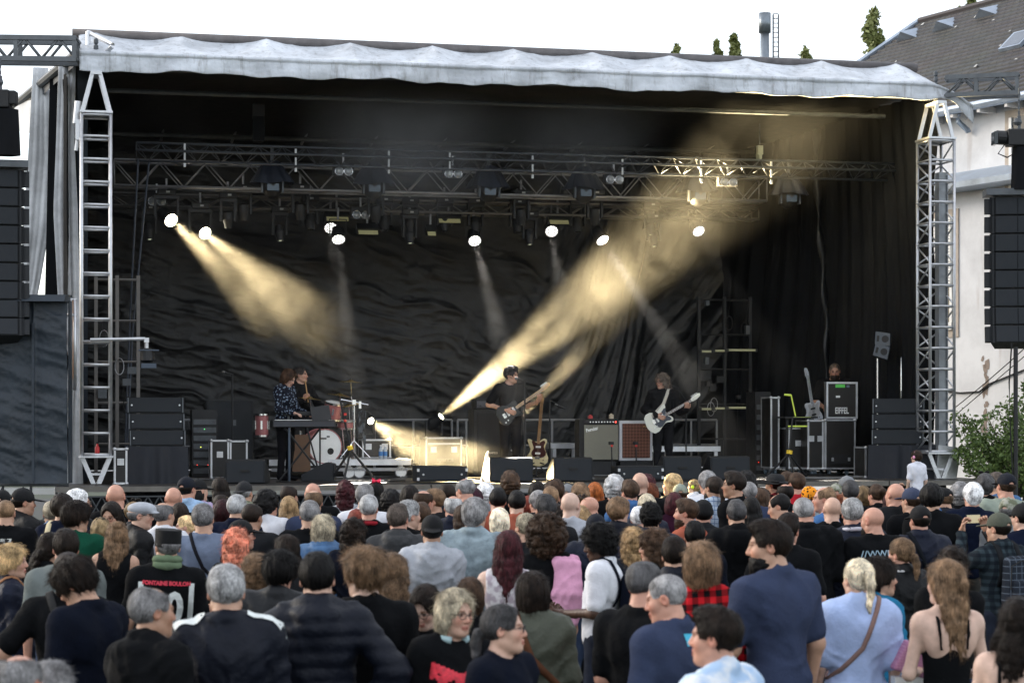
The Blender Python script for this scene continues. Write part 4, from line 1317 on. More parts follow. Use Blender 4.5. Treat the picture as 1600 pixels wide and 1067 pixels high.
def surface_nets(F, xs, ys, zs):
 F[0], F[-1] = .2, .2
 F[:, 0], F[:, -1] = .2, .2
 F[:, :, 0], F[:, :, -1] = .2, .2
 ins = F < 0
 c = ins[:-1, :-1, :-1].astype(np.int8)
 n = np.zeros_like(c)
 for dx in (0, 1):
  for dy in (0, 1):
   for dz in (0, 1):
    n += ins[dx:dx + c.shape[0], dy:dy + c.shape[1], dz:dz + c.shape[2]]
 act = (n > 0) & (n < 8)
 I = np.argwhere(act)
 vid = np.full(act.shape, -1, dtype=np.int64)
 vid[act] = np.arange(len(I))
 X = [xs, ys, zs]
 acc = np.zeros((len(I), 3)); cnt = np.zeros(len(I))
 corners = [(a, b, d) for a in (0, 1) for b in (0, 1) for d in (0, 1)]
 for p in corners:
  for ax in range(3):
   if p[ax]:
    continue
   q = list(p); q[ax] = 1
   i0 = I + np.array(p); i1 = I + np.array(q)
   f0 = F[i0[:, 0], i0[:, 1], i0[:, 2]]; f1 = F[i1[:, 0], i1[:, 1], i1[:, 2]]
   m = (f0 < 0) != (f1 < 0)
   t = np.where(m, f0 / np.where(m, f0 - f1, 1), 0)
   pt = np.stack([X[k][i0[:, k]] for k in range(3)], -1)
   pt[:, ax] += t * (X[ax][i1[:, ax]] - X[ax][i0[:, ax]])
   acc += pt * m[:, None]; cnt += m
 V = acc / np.maximum(cnt, 1)[:, None]
 faces = []
 for ax in range(3):
  a1, a2 = (ax + 1) % 3, (ax + 2) % 3
  sl0 = [slice(None)] * 3; sl1 = [slice(None)] * 3
  sl0[ax] = slice(0, -1); sl1[ax] = slice(1, None)
  s0, s1 = ins[tuple(sl0)], ins[tuple(sl1)]
  E = np.argwhere(s0 != s1)
  ok = (E[:, a1] > 0) & (E[:, a2] > 0) & (E[:, a1] < ins.shape[a1] - 1) & (E[:, a2] < ins.shape[a2] - 1)
  E = E[ok]
  flip = ins[E[:, 0], E[:, 1], E[:, 2]]
  q = []
  for d1, d2 in ((-1, -1), (0, -1), (0, 0), (-1, 0)):
   e = E.copy(); e[:, a1] += d1; e[:, a2] += d2
   q.append(vid[e[:, 0], e[:, 1], e[:, 2]])
  q = np.stack(q, -1)
  q[~flip] = q[~flip][:, ::-1]
  faces.append(q)
 return V, np.concatenate(faces)
def axis(parts):
 """non-uniform coordinates from (start, stop, step) runs"""
 out = []
 for a, b, s in parts:
  n = max(1, int(round((b - a) / s)))
  out += list(np.linspace(a, b, n, endpoint=False))
 out.append(parts[-1][1])
 return np.array(out)
def rotm(yaw=0, pitch=0, roll=0):
 """pitch > 0 looks down"""
 return np.array(Matrix.Rotation(R(yaw), 3, 'Z') @ Matrix.Rotation(R(-pitch), 3, 'X') @ Matrix.Rotation(R(roll), 3, 'Y'))
BUILDS = {
 'm': dict(sh=.185, chest=(.160, .112), belly=(.146, .110), hip=(.160, .115), neck=.056, arm=1.0, face=1.0, bust=0, jaw=1.0),
 'h': dict(sh=.200, chest=(.174, .130), belly=(.172, .148), hip=(.172, .132), neck=.063, arm=1.15, face=1.04, bust=0, jaw=1.12),
 'f': dict(sh=.155, chest=(.134, .100), belly=(.118, .094), hip=(.165, .116), neck=.046, arm=.82, face=.95, bust=1, jaw=.9),
 'g': dict(sh=.172, chest=(.156, .122), belly=(.155, .130), hip=(.182, .136), neck=.052, arm=1.0, face=1.0, bust=1, jaw=.95),
 'c': dict(sh=.140, chest=(.125, .095), belly=(.120, .098), hip=(.128, .100), neck=.043, arm=.75, face=1.0, bust=0, jaw=.85),
}
PIV = np.array([0, -.012, 1.525])
HC = np.array([0, .018, .108])                            # head centre above the pivot
def head_field(b):
 f = Field()
 w, j = b['face'], b['jaw']
 f.ell((0, -.012, .028), (.077 * w, .097, .088), .02)
 f.ell((0, .025, -.035), (.062 * w, .066, .085), .03)
 f.ell((0, .028, -.078), (.050 * w * j, .052, .043), .03)
 f.cap((0, .076, -.104), (0, .070, -.108), .018 * j, None, .025)
 for s in (-1, 1):
  f.cap((s * .048 * w * j, -.005, -.062), (s * .02, .065, -.10), .018, .014, .03)
  f.ell((s * .038 * w, .058, -.028), (.026, .026, .026), .03)
  f.ell((s * .031, .106, .002), (.020, .017, .014), .012, True)
 f.cap((-.034, .080, .020), (.034, .080, .020), .012, None, .018)
 f.cap((0, .088, .012), (0, .108, -.030), .008, .0125, .014)
 for s in (-1, 1):
  f.ell((s * .011, .098, -.036), (.009, .012, .009), .008)
  f.ell((s * .031, .079, .001), (.0135, .0125, .0115), .003)
  f.cap((s * .016, .089, -.064), (0, .095, -.062), .006, .008, .008)
  f.cap((s * .015, .088, -.075), (0, .094, -.076), .007, .009, .008)
 f.cap((-.02, .104, -.0695), (.02, .104, -.0695), .0035, None, .006, True)
 rt = rotm(0, 12, 0)
 for s in (-1, 1):
  f.ell((s * .079 * w, -.010, -.006), (.012, .021, .033), .008, False, rt)
  f.ell((s * .089 * w, -.004, -.004), (.008, .011, .018), .006, True, rt)
 return f
def arm_pts(b, pose):
 """per side: shoulder, elbow, wrist, hand direction, palm normal, finger curl"""
 k = b['sh'] / .185
 out = []
 for s in (-1, 1):
  e, w, hd, pn, cu = pose['r' if s > 0 else 'l']
  sh = np.array([s * b['sh'], -.012, 1.415])
  fx = lambda p: np.array([s * p[0] * (.45 + .55 * k), p[1], p[2]])
  v = lambda p: np.array([s * p[0], p[1], p[2]], float)
  out.append((s, sh, fx(e), fx(w), v(hd), v(pn), cu))
 return out
def A(e, w, hd=(0, .2, -1), pn=(-1, 0, 0), cu=.35):
 return (e, w, hd, pn, cu)
POSES = {
 'down': dict(r=A((.245, -.03, 1.125), (.255, .05, .885)), l=A((.245, -.03, 1.125), (.255, .05, .885))),
 'pocket': dict(r=A((.285, -.08, 1.13), (.215, .05, .925)), l=A((.285, -.07, 1.13), (.215, .05, .925))),
 'cross': dict(r=A((.235, .01, 1.13), (.02, .20, 1.14), (-1, .1, .1), (0, -1, 0), .4), l=A((.235, .01, 1.13), (.04, .215, 1.17), (-1, .1, .1), (0, -1, 0), .4)),
 'front': dict(r=A((.245, -.01, 1.12), (.10, .24, 1.08), (-.5, 1, .2), (0, .2, 1), .7), l=A((.245, -.01, 1.12), (.10, .25, 1.10), (-.5, 1, .2), (0, .2, 1), .7)),
 'hips': dict(r=A((.385, -.09, 1.165), (.205, .015, .985), (-.6, .7, -.5), (-.7, -.5, 0), .5), l=A((.385, -.09, 1.165), (.205, .015, .985), (-.6, .7, -.5), (-.7, -.5, 0), .5)),
 'phone': dict(r=A((.30, .14, 1.30), (.12, .30, 1.60), (-.35, .1, 1), (-.6, -.8, 0), .7), l=A((.30, .14, 1.30), (.15, .30, 1.59), (-.35, .1, 1), (-.6, -.8, 0), .7)),
 'drink': dict(r=A((.27, .05, 1.16), (.10, .24, 1.34), (-.4, .5, .6), (-.8, .4, 0), .8), l=A((.245, -.03, 1.125), (.255, .05, .885))),
 'reach': dict(r=A((.245, -.03, 1.125), (.255, .05, .885)), l=A((.25, .06, 1.14), (.24, .30, 1.16), (0, 1, .1), (0, 0, -1), .25)),
}
def torso_field(b, grow=0.0, k=.06, shoulder=True):
 f = Field()
 cx, cy = b['chest']; bx, by = b['belly']; hx, hy = b['hip']
 g = grow
 f.ell((0, -.008, 1.275), (cx + g, cy + g, .20 + g), k)
 f.ell((0, .004 + (by - .11) * .35, 1.09), (bx + g, by + g, .19 + g), k)
 f.ell((0, -.005, .94), (hx + g, hy + g, .13 + g), k)
 if shoulder:
  f.cap((-b['sh'] + .03, -.018, 1.402), (b['sh'] - .03, -.018, 1.402), .060 + g, None, .05)
  for s in (-1, 1):
   f.cap((s * .025, -.03, 1.50), (s * b['sh'] * .72, -.018, 1.425), .040 + g, .040 + g, .05)
   f.ell((s * b['sh'], -.014, 1.395), (.060 * b['arm'] ** .5 + g, .062 + g, .068 + g), .05)
   f.ell((s * .075, -.085 * cy / .11, 1.33), (.075 + g, .045 + g, .10 + g), .05)
 if b['bust']:
  for s in (-1, 1):
   f.ell((s * .062, .075 * cy / .1, 1.265), (.062 + g, .058 + g, .062 + g), .04)
 return f
def arms_field(f, b, pose, grow=0.0, upto=2.0, k=.035):
 """upto: 0..1 along the upper arm, 1..2 along the forearm"""
 q = b['arm']
 for s, sh, el, wr, hd, pn, cu in arm_pts(b, pose):
  t = min(1, upto)
  f.cap(sh, sh + (el - sh) * t, .052 * q + grow, (.052 + (.042 - .052) * t) * q + grow, k)
  if upto > 1:
   t = upto - 1
   f.cap(el, el + (wr - el) * t, .042 * q + grow, (.042 + (.027 - .042) * t) * q + grow, k)
 return f
def legs_field(f, b, grow=0.0, legs=None):
 hx = b['hip'][0]
 legs = legs or {}
 for s in (-1, 1):
  d = legs.get('r' if s > 0 else 'l', ((.10, .015, .50), (.105, -.02, .09)))
  kn, an = np.array(d[0], float), np.array(d[1], float)
  kn[0] *= s; an[0] *= s
  hp = np.array([s * hx * .55, 0, .92])
  f.cap(hp, kn, .083 * (b['hip'][0] / .16) + grow, .052 + grow, .05)
  f.cap(kn, an, .052 + grow, .036 + grow, .03)
  f.cap(an + np.array([0, -.02, -.04]), an + np.array([0, .15, -.055]), .036 + grow * .4, .030 + grow * .4, .03)
 return f
_hand = {}
def hand_mesh(curl, res):
 """right hand, wrist at origin, fingers along +Z, palm facing -Y, thumb towards +X"""
 k = (round(curl, 1), res)
 if k in _hand:
  return _hand[k]
 f = Field()
 f.ell((0, 0, .045), (.040, .016, .052), .02)
 f.cap((0, 0, -.03), (0, 0, .02), .026, .027, .02)
 for x, l in ((-.030, .062), (-.010, .078), (.011, .084), (.031, .076)):
  p = np.array([x, .0, .085]); a = curl * .5
  for i, (fr, r) in enumerate(((.45, .0095), (.32, .0088), (.27, .0078))):
   q = p + np.array([x * .06, -math.sin(a), math.cos(a)]) * l * fr
   f.cap(p, q, r, r * .94, .006)
   p = q; a += curl * 1.25
 p = np.array([.034, -.004, .025]); q = p + np.array([.030, -.014, .030]); r_ = q + np.array([.006, -.016 - .02 * curl, .030])
 f.cap(p, q, .014, .011, .012); f.cap(q, r_, .0105, .009, .006)
 V, F_ = f.mesh(axis([(-.07, .10, res)]), axis([(-.11, .05, res)]), axis([(-.05, .20, res)]))
 _hand[k] = (V, F_)
 return V, F_
def hand_frame(s, wr, hd, pn):
 z = hd / np.linalg.norm(hd)
 y = -(pn - z * (pn @ z)); y /= np.linalg.norm(y) + 1e-9
 x = np.cross(y, z)
 return np.stack([x, y, z], -1)
def head_rot(yaw, pitch, roll=0):
 return rotm(yaw, pitch, roll)
_body = {}
def body_mesh(build, pose, yaw, pitch, near, legs=None, pose_name=None, roll=0):
 key = (build, pose_name, yaw, pitch, near, roll)
 if key in _body:
  return _body[key]
 b = BUILDS[build]
 Rh = head_rot(yaw, pitch, roll)
 f = torso_field(b)
 arms_field(f, b, pose)
 legs_field(f, b, 0, legs)
 hf = Field().xf(head_field(b), Rh, PIV + Rh @ HC)
 nt = PIV + Rh @ np.array([0, -.005, .035])
 f.cap((0, -.025, 1.42), tuple(nt), b['neck'] * 1.12, b['neck'] * .98, .04)
 f.ops += hf.ops
 fine, co = (.0062, .020) if near else (.0105, .028)
 xs = axis([(-.66, -.115, co), (-.115, .115, fine), (.115, .66, co)])
 ys = axis([(-.36, -.125, co), (-.125, .15, fine), (.15, .62, co)])
 zs = axis([(-.06, 1.38, co), (1.38, 1.80, fine)])
 V, F_ = f.mesh(xs, ys, zs)
 # tints in head space
 q = (V - (PIV + Rh @ HC)) @ Rh
 tint = np.ones((len(V), 3))
 head = (q[:, 2] > -.13) & (V[:, 2] > 1.45) & (np.abs(q[:, 0]) < .11)
 def put(mask, col):
  tint[mask & head] = col
 front = q[:, 1] > .05
 red = np.exp(-(((np.abs(q[:, 0]) - .042) / .025) ** 2 + ((q[:, 2] + .03) / .03) ** 2)) * front * head
 red += np.exp(-((q[:, 0] / .016) ** 2 + ((q[:, 2] + .03) / .02) ** 2)) * (q[:, 1] > .09) * head
 red += (np.abs(q[:, 0]) > .078) * (np.abs(q[:, 2]) < .05) * head * .8
 tint[:, 1] -= .22 * np.clip(red, 0, 1); tint[:, 2] -= .25 * np.clip(red, 0, 1)
 put(front & (np.abs(q[:, 0]) < .024) & (np.abs(q[:, 2] + .0695) < .0125) & (q[:, 1] > .082), (.78, .50, .50))
 put(front & (np.abs(q[:, 0]) < .021) & (np.abs(q[:, 2] + .0695) < .0035) & (q[:, 1] > .075), (.4, .22, .2))
 ex = (np.abs(np.abs(q[:, 0]) - .031))
 put(front & (ex < .016) & (np.abs(q[:, 2] - .002) < .0085), (.95, .98, 1.05))
 put(front & (ex < .0065) & (np.abs(q[:, 2] - .002) < .0085), (.12, .09, .08))
 put(front & (ex < .019) & (np.abs(q[:, 2] - .0115) < .0035), (.25, .18, .15))
 put(front & (ex < .019) & (np.abs(q[:, 2] - .025 + ex * .15) < .005), (.38, .27, .2))
 Vs, Fs, Ts, off = [V], [F_], [tint], len(V)
 for s, sh, el, wr, hd, pn, cu in arm_pts(b, pose):
  hv, hf_ = hand_mesh(cu, .005 if near else .009)
  hv = hv.copy()
  if s < 0:
   hv[:, 0] *= -1; hf_ = hf_[:, ::-1]
  k = .9 if build in 'fg' else (.72 if build == 'c' else 1.0)
  Mx = hand_frame(s, wr, hd, pn)
  if s < 0:
   Mx = Mx.copy(); Mx[:, 0] *= 1
  Vs.append(hv * k @ Mx.T + wr); Fs.append(hf_ + off); Ts.append(np.ones((len(hv), 3)) * np.array([1, .93, .9])); off += len(hv)
 V = np.concatenate(Vs); F_ = np.concatenate(Fs); tint = np.concatenate(Ts)
 me = np_mesh(bpy.data.meshes.new('person'), V, F_)
 me.shade_smooth()
 a = me.attributes.new('tint', 'FLOAT_COLOR', 'POINT')
 if len(me.vertices) == len(tint):
  a.data.foreach_set('color', np.concatenate([np.clip(tint, 0, 1.2), np.ones((len(tint), 1))], 1).astype(np.float32).ravel())
 _body[key] = me
 return me
def fold(P, amp, seed=0.0):
 """cloth folds: long slanting creases that gather at waist and arms"""
 x, y, z = P[:, 0], P[:, 1], P[:, 2]
 w_ = vnoise(P * 5 + seed) * 1.3
 ax = np.abs(x)
 q1 = np.stack([(ax * .75 + z * .65) * 3.2, (z * .75 - ax * .65) * 13 + w_, y * 4 + x * 2], -1) + seed
 q2 = np.stack([x * 11 + w_, y * 6, z * 2.6 + x * 3], -1) + seed * 1.7
 c1 = ridge(q1, 2) ** 1.6; c2 = ridge(q2, 2) ** 1.6
 m = np.clip((z - 1.05) / .3, 0, 1)
 return amp * (.55 - 1.25 * (c1 * (1 - .35 * m) + c2 * .6))
_cloth = {}
def cloth_mesh(kind, build, pose, pose_name, near):
 key = (kind, build, pose_name, near)
 if key in _cloth:
  return _cloth[key]
 b = BUILDS[build]
 res = .014 if near else .019
 amp = .010
 seed = (hash_s(kind + build + str(pose_name)) % 97) * .37
 lo_z = .84
 f = None
 if kind in ('tee', 'polo', 'wide'):
  f = torso_field(b, .018 if kind != 'wide' else .038, .06); arms_field(f, b, pose, .024 if kind != 'wide' else .05, .78, .04); amp = .014
 elif kind in ('long', 'shirt'):
  f = torso_field(b, .020, .06); arms_field(f, b, pose, .017, 1.93, .035); amp = .017
 elif kind in ('jacket', 'hoodie', 'parka', 'puffer', 'blazer'):
  f = torso_field(b, .028, .06); arms_field(f, b, pose, .024, 1.95, .04); amp = .022
 elif kind == 'sleeveless':
  f = torso_field(b, .012, .08)
  for s in (-1, 1):
   f.ell((s * (b['sh'] + .035), -.014, 1.38), (.055, .12, .13), .02, True)
 elif kind == 'straps':
  f = torso_field(b, .008, .07, False)
  f.fn(lambda P: 1.285 + .25 * np.maximum(P[..., 1], 0) - P[..., 2], (-.4, -.3, 1.2), (.4, .4, 1.7), .01, True)
  zt = 1.30
  for s in (-1, 1):
   pts = [(s * .075, -.132 * b['chest'][1] / .1, 1.27), (s * .082, -.134, 1.36), (s * .085, -.108, 1.43), (s * .083, -.02, 1.475), (s * .08, .055, 1.42), (s * .075, .10, 1.30)]
   for p, q in zip(pts[:-1], pts[1:]):
    f.cap(p, q, .011, None, .004)
  amp = .004; res = min(res, .012)
 # neck opening
 if kind in ('tee', 'wide', 'long', 'sleeveless'):
  f.ell((0, .012, 1.535), (b['neck'] + .030, b['neck'] + .034, .062), .02, True)
 elif kind != 'straps':
  f.ell((0, .03, 1.56), (b['neck'] + .018, b['neck'] + .03, .085), .02, True)
 def ring(z, rad, r, tilt=.25, a0=0, a1=360, n=14, cy=-.012):
  pts = []
  for i in range(n + 1):
   a = R(a0 + (a1 - a0) * i / n)
   pts.append((rad * math.sin(a), cy + rad * .95 * math.cos(a), z - tilt * rad * math.cos(a)))
  for p, q in zip(pts[:-1], pts[1:]):
   f.cap(p, q, r, None, .015)
 nk = b['neck']
 if kind in ('tee', 'long', 'sleeveless'):
  ring(1.482, nk + .022, .010)
 elif kind in ('polo', 'shirt', 'blazer'):
  ring(1.502, nk + .018, .015); ring(1.488, nk + .026, .016)
 elif kind == 'jacket':
  ring(1.508, nk + .022, .017); ring(1.488, nk + .028, .022)
 elif kind in ('hoodie', 'parka', 'puffer'):
  ring(1.485, nk + .034, .032, .35)
  ring(1.462, .098, .036, .05, 95, 265, 10, -.052)
  f.ell((0, -.150, 1.400), (.105, .040, .075), .04)
 def disp(P):
  d = fold(P, amp, seed)
  if kind == 'puffer':
   d = d * .6 - .010 * np.abs(np.sin(P[:, 2] * 6.283 / .15))
  return d
 f.fn(lambda P: P[..., 2] - lo_z, (-.6, -.5, lo_z - .3), (.6, .6, lo_z + .02), .01, True)
 xs, ys, zs = axis([(-.62, .62, res)]), axis([(-.34, .46, res)]), axis([(lo_z - .06, 1.70, res)])
 V, F_ = f.mesh(xs, ys, zs, disp)
 me = np_mesh(bpy.data.meshes.new(kind), V, F_)
 me.shade_smooth()
 _cloth[key] = me
 return me
def hash_s(s):
 h = 7
 for ch in s:
  h = (h * 31 + ord(ch)) % 1000003
 return h
_trs = {}
def trouser_mesh(build, legs=None, name=None, res=.026):
 key = (build, name)
 if key not in _trs:
  b = BUILDS[build]
  f = Field()
  f.ell((0, -.005, .93), (b['hip'][0] + .004, b['hip'][1] + .004, .12), .05)
  legs_field(f, b, .014, legs)
  V, F_ = f.mesh(axis([(-.6, .6, res)]), axis([(-.6, .6, res)]), axis([(-.06, 1.08, res)]), lambda P: fold(P, .008, 3.1))
  me = np_mesh(bpy.data.meshes.new('trousers'), V, F_)
  me.shade_smooth()
  _trs[key] = me
 return _trs[key]
# ------------------------------------------------------------------ hair, in head space
_hair = {}
def strand_disp(amp, freq=16, curl=0):
 def d(P):
  az = np.arctan2(P[:, 0], -P[:, 1] - .02)
  if curl:
   return amp * (ridge(P * curl, 2) - .55) * 1.6
  q = np.stack([az * freq, P[:, 2] * 9 + np.sin(az * 5) * .4, np.linalg.norm(P, axis=1) * 6], -1)
  return amp * (ridge(q, 2) - .5) + amp * .7 * (vnoise(np.stack([az * 5, P[:, 2] * 5, P[:, 1] * 5], -1)) - .5)
 return d
def hair_field(style):
 f = Field()
 def scalp(t, c=(0, -.014, .032), k=.02, back=0):
  f.ell(c, (.080 + t, .100 + t + back, .090 + t), k)
 def face(dz=0, w=.074, top=.066):
  f.ell((0, .118, -.030 + dz), (w, .085, top + .055), .02, True)
  f.ell((0, .10, -.10), (.09, .115, .085), .02, True)
 def ears(o=.0):
  for s in (-1, 1):
   f.ell((s * .092, .018, -.045 + o), (.035, .062, .062), .015, True)
 def cut(z):
  f.fn(lambda P: P[..., 2] - z, (-.3, -.3, -.5), (.3, .3, z + .02), .02, True)
 st, curl, amp = style, 0, .006
 if st == 'buzz':
  scalp(.0035); face(); ears(); cut(-.075); amp = .001
 elif st == 'crew':
  scalp(.010); f.ell((0, .0, .085), (.065, .08, .045), .03); face(); ears(); cut(-.08); amp = .005
 elif st == 'short':
  scalp(.010); f.ell((0, .03, .095), (.062, .07, .042), .03); face(.004); ears(-.01); cut(-.09); amp = .009
 elif st == 'fade':
  f.ell((0, -.005, .066), (.082, .104, .066), .02); scalp(.0035); face(.004); ears(-.005); cut(-.07); amp = .006
 elif st == 'mop':
  scalp(.030, (0, -.012, .036)); f.ell((0, .05, .075), (.075, .07, .05), .03); face(-.012, .070, .058); ears(-.03); cut(-.11); amp = .015
 elif st == 'spiky':
  scalp(.020); f.ell((0, .03, .11), (.068, .075, .045), .03); face(.0); ears(-.01); cut(-.09); curl, amp = 30, .014
 elif st == 'balding':
  scalp(.011); face(.03, .08, .08); f.ell((0, .045, .125), (.060, .085, .055), .02, True); ears(); cut(-.085); amp = .004
 elif st == 'tonsure':
  scalp(.012); face(.03, .08, .085); f.ell((0, .015, .125), (.070, .11, .060), .02, True); ears(); cut(-.085); amp = .004
 elif st == 'swept':
  scalp(.020, (0, -.02, .036)); f.ell((0, -.08, -.02), (.075, .04, .07), .03); face(.008, .076, .07); ears(-.012); cut(-.11); amp = .010
 elif st == 'bob':
  scalp(.022); f.ell((0, -.030, -.045), (.104, .098, .115), .04); face(0, .066, .062); cut(-.135); amp = .010
 elif st == 'shortbob':
  scalp(.024); f.ell((0, -.038, -.02), (.098, .09, .095), .04); face(-.005, .068, .060); ears(-.05); cut(-.105); amp = .012
 elif st in ('long', 'wavy', 'halfup', 'straight'):
  scalp(.018); f.ell((0, -.035, -.05), (.098, .088, .12), .04)
  L_ = {'long': -.33, 'wavy': -.31, 'halfup': -.42, 'straight': -.36}[st]
  r = random.Random(hash_s(st))
  for i in range(13):
   x = -.088 + .176 * i / 12
   y0 = -.095 + .05 * (x / .088) ** 2
   z1 = L_ + r.uniform(0, .07) + .06 * (x / .088) ** 2
   p = np.array([x, y0 + .01, -.02])
   for s_ in range(5):
    h = (s_ + 1) / 5
    wv = (.016 if st == 'wavy' else .005) * math.sin(h * 9 + i * 1.7)
    q = np.array([x * (1 + .12 * math.sin(h * 2.6) - .25 * h ** 3) + wv, y0 - .035 * math.sin(h * 1.6) - r.uniform(0, .008), -.02 + (z1 + .02) * h])
    f.cap(p, q, .024 - .013 * h ** 2, .022 - .014 * h ** 2, .016)
    p = q
  if st == 'halfup':
   p = np.array([.01, -.112, .035])
   for q in ((.012, -.135, 0), (.012, -.135, -.12), (.02, -.13, -.28)):
    f.cap(p, q, .022, .018, .015); p = np.array(q)
  face(0, .066, .062); amp = .009
  if st == 'wavy':
   curl, amp = 22, .008
 elif st in ('pony', 'lowpony'):
  scalp(.010); face(.005, .072, .066); ears(-.01); cut(-.09)
  z = .035 if st == 'pony' else -.02
  f.cap((0, -.105, z), (0, -.135, z + .005), .024, .022, .01)
  p = np.array([0, -.135, z])
  for i, q in enumerate(((.008, -.150, z - .05), (.012, -.148, z - .11), (.004, -.142, z - .17), (.012, -.138, z - .225))):
   f.cap(p, q, .030 - .004 * i, .028 - .006 * i, .012); p = np.array(q)
  amp = .006
 elif st in ('bun', 'topbun'):
  scalp(.009); face(.005, .072, .066); ears(-.01); cut(-.085)
  c = (0, -.115, .045) if st == 'bun' else (0, -.085, .105)
  f.ell(c, (.045, .040, .042), .012); amp = .006
  curl = 0
 elif st == 'afro':
  f.ell((0, -.035, .025), (.178, .158, .165), .02); f.ell((0, -.05, -.06), (.15, .12, .12), .05); f.ell((0, .13, -.05), (.075, .10, .10), .03, True); curl, amp = 17, .034
 elif st == 'curly':
  scalp(.034); f.ell((0, -.04, -.02), (.105, .09, .10), .03); face(-.004, .066, .058); cut(-.125); curl, amp = 26, .017
 elif st == 'curlylong':
  scalp(.030); f.ell((0, -.04, -.05), (.118, .095, .13), .03); f.ell((0, -.07, -.17), (.11, .06, .13), .04); face(-.004, .066, .058); curl, amp = 22, .018
 elif st == 'spill':                                   # hair falling below a cap
  f.ell((0, -.035, -.055), (.094, .084, .10), .03); f.ell((0, -.075, -.15), (.085, .045, .13), .04); face(0, .068, .062); amp = .010
  f.fn(lambda P: .035 - P[..., 2], (-.3, -.3, .02), (.3, .3, .3), .01, True)
 elif st == 'capsides':                                # short hair below a cap
  scalp(.010); face(); ears(); cut(-.085); f.fn(lambda P: .03 - P[..., 2], (-.3, -.3, .02), (.3, .3, .3), .01, True); amp = .004
 elif st == 'beard':
  f.ell((0, .036, -.085), (.071, .072, .070), .02); f.ell((0, .060, -.140), (.046, .042, .058), .03)
  f.fn(lambda P: -.045 + .3 * np.maximum(np.abs(P[..., 0]) - .035, 0) * -1 + .9 * np.minimum(0, P[..., 1] - .06) * -.9 - P[..., 2], (-.2, -.1, -.06), (.2, .2, .1), .01, True)
  f.ell((0, .112, -.070), (.020, .014, .008), .006, True); curl, amp = 60, .006
 return f, strand_disp(amp, 16, curl)
def hair_mesh(style, near):
 key = (style, near)
 if key in _hair:
  return _hair[key]
 f, d = hair_field(style)
 res = .0065 if near else .0095
 big = style in ('afro',)
 lo = {'long': -.42, 'wavy': -.42, 'halfup': -.52, 'straight': -.46, 'curlylong': -.36, 'spill': -.34, 'pony': -.3, 'lowpony': -.34, 'afro': -.25}.get(style, -.22)
 w_ = .23 if big else .145
 V, F_ = f.mesh(axis([(-w_, w_, res)]), axis([(-.24, .16, res)]), axis([(lo, .235, res)]), d)
 if near and style not in ('buzz', 'capsides', 'beard', 'fade'):
  V, F_ = add_strands(V, F_, style)
 me = np_mesh(bpy.data.meshes.new('hair'), V, F_)
 me.shade_smooth()
 _hair[key] = me
 return me
def add_strands(V, F_, style):
 """loose ribbons of hair over the mass so that its outline is not smooth"""
 r = np.random.default_rng(hash_s(style))
 n = 4200
 fc = F_[r.integers(0, len(F_), n)]
 c = V[fc].mean(1)
 nr = np.cross(V[fc[:, 1]] - V[fc[:, 0]], V[fc[:, 2]] - V[fc[:, 0]])
 nr /= np.linalg.norm(nr, axis=1)[:, None] + 1e-9
 curly = style in ('afro', 'curly', 'curlylong', 'wavy', 'spiky')
 ln = (.017 if style in ('crew', 'short', 'balding', 'tonsure', 'swept', 'spiky', 'bun', 'topbun', 'pony', 'lowpony') else .042) * (.5 + .9 * r.random(n))
 if style == 'afro':
  ln = .03 * (.6 + .8 * r.random(n))
 down = np.array([0, -.25, -1.0]) + r.normal(size=(n, 3)) * (.9 if curly else .28)
 crown = (c[:, 2] > .07)[:, None]
 rad = c - np.array([0, -.045, .10]); rad[:, 2] = -.35 * np.abs(rad[:, 2])
 down = np.where(crown, rad / (np.linalg.norm(rad, axis=1)[:, None] + 1e-6) + r.normal(size=(n, 3)) * .22, down)
 t = down - nr * (down * nr).sum(1)[:, None]
 t /= np.linalg.norm(t, axis=1)[:, None] + 1e-9
 sd = np.cross(nr, t)
 k = 4
 rows = []
 ph = r.random(n) * 6.28
 for i in range(k + 1):
  h = i / k
  lift = .0010 + (.007 if curly else .003) * h * r.random(n)
  wob = (.010 * np.sin(ph + h * 6) if curly else .002 * np.sin(ph + h * 3))
  p = c + t * (ln * h)[:, None] + nr * lift[:, None] + sd * wob[:, None]
  w_ = .0012 * (1 - h * .8)
  rows.append((p - sd * w_, p + sd * w_))
 P = np.stack([np.stack(x, 1) for x in rows], 1).reshape(n, -1, 3)     # n, (k+1)*2, 3
 base = len(V) + np.arange(n)[:, None] * (2 * (k + 1))
 q = []
 for i in range(k):
  q.append(np.stack([base[:, 0] + 2 * i, base[:, 0] + 2 * i + 1, base[:, 0] + 2 * i + 3, base[:, 0] + 2 * i + 2], -1))
 return np.concatenate([V, P.reshape(-1, 3)]), np.concatenate([F_, np.concatenate(q)])
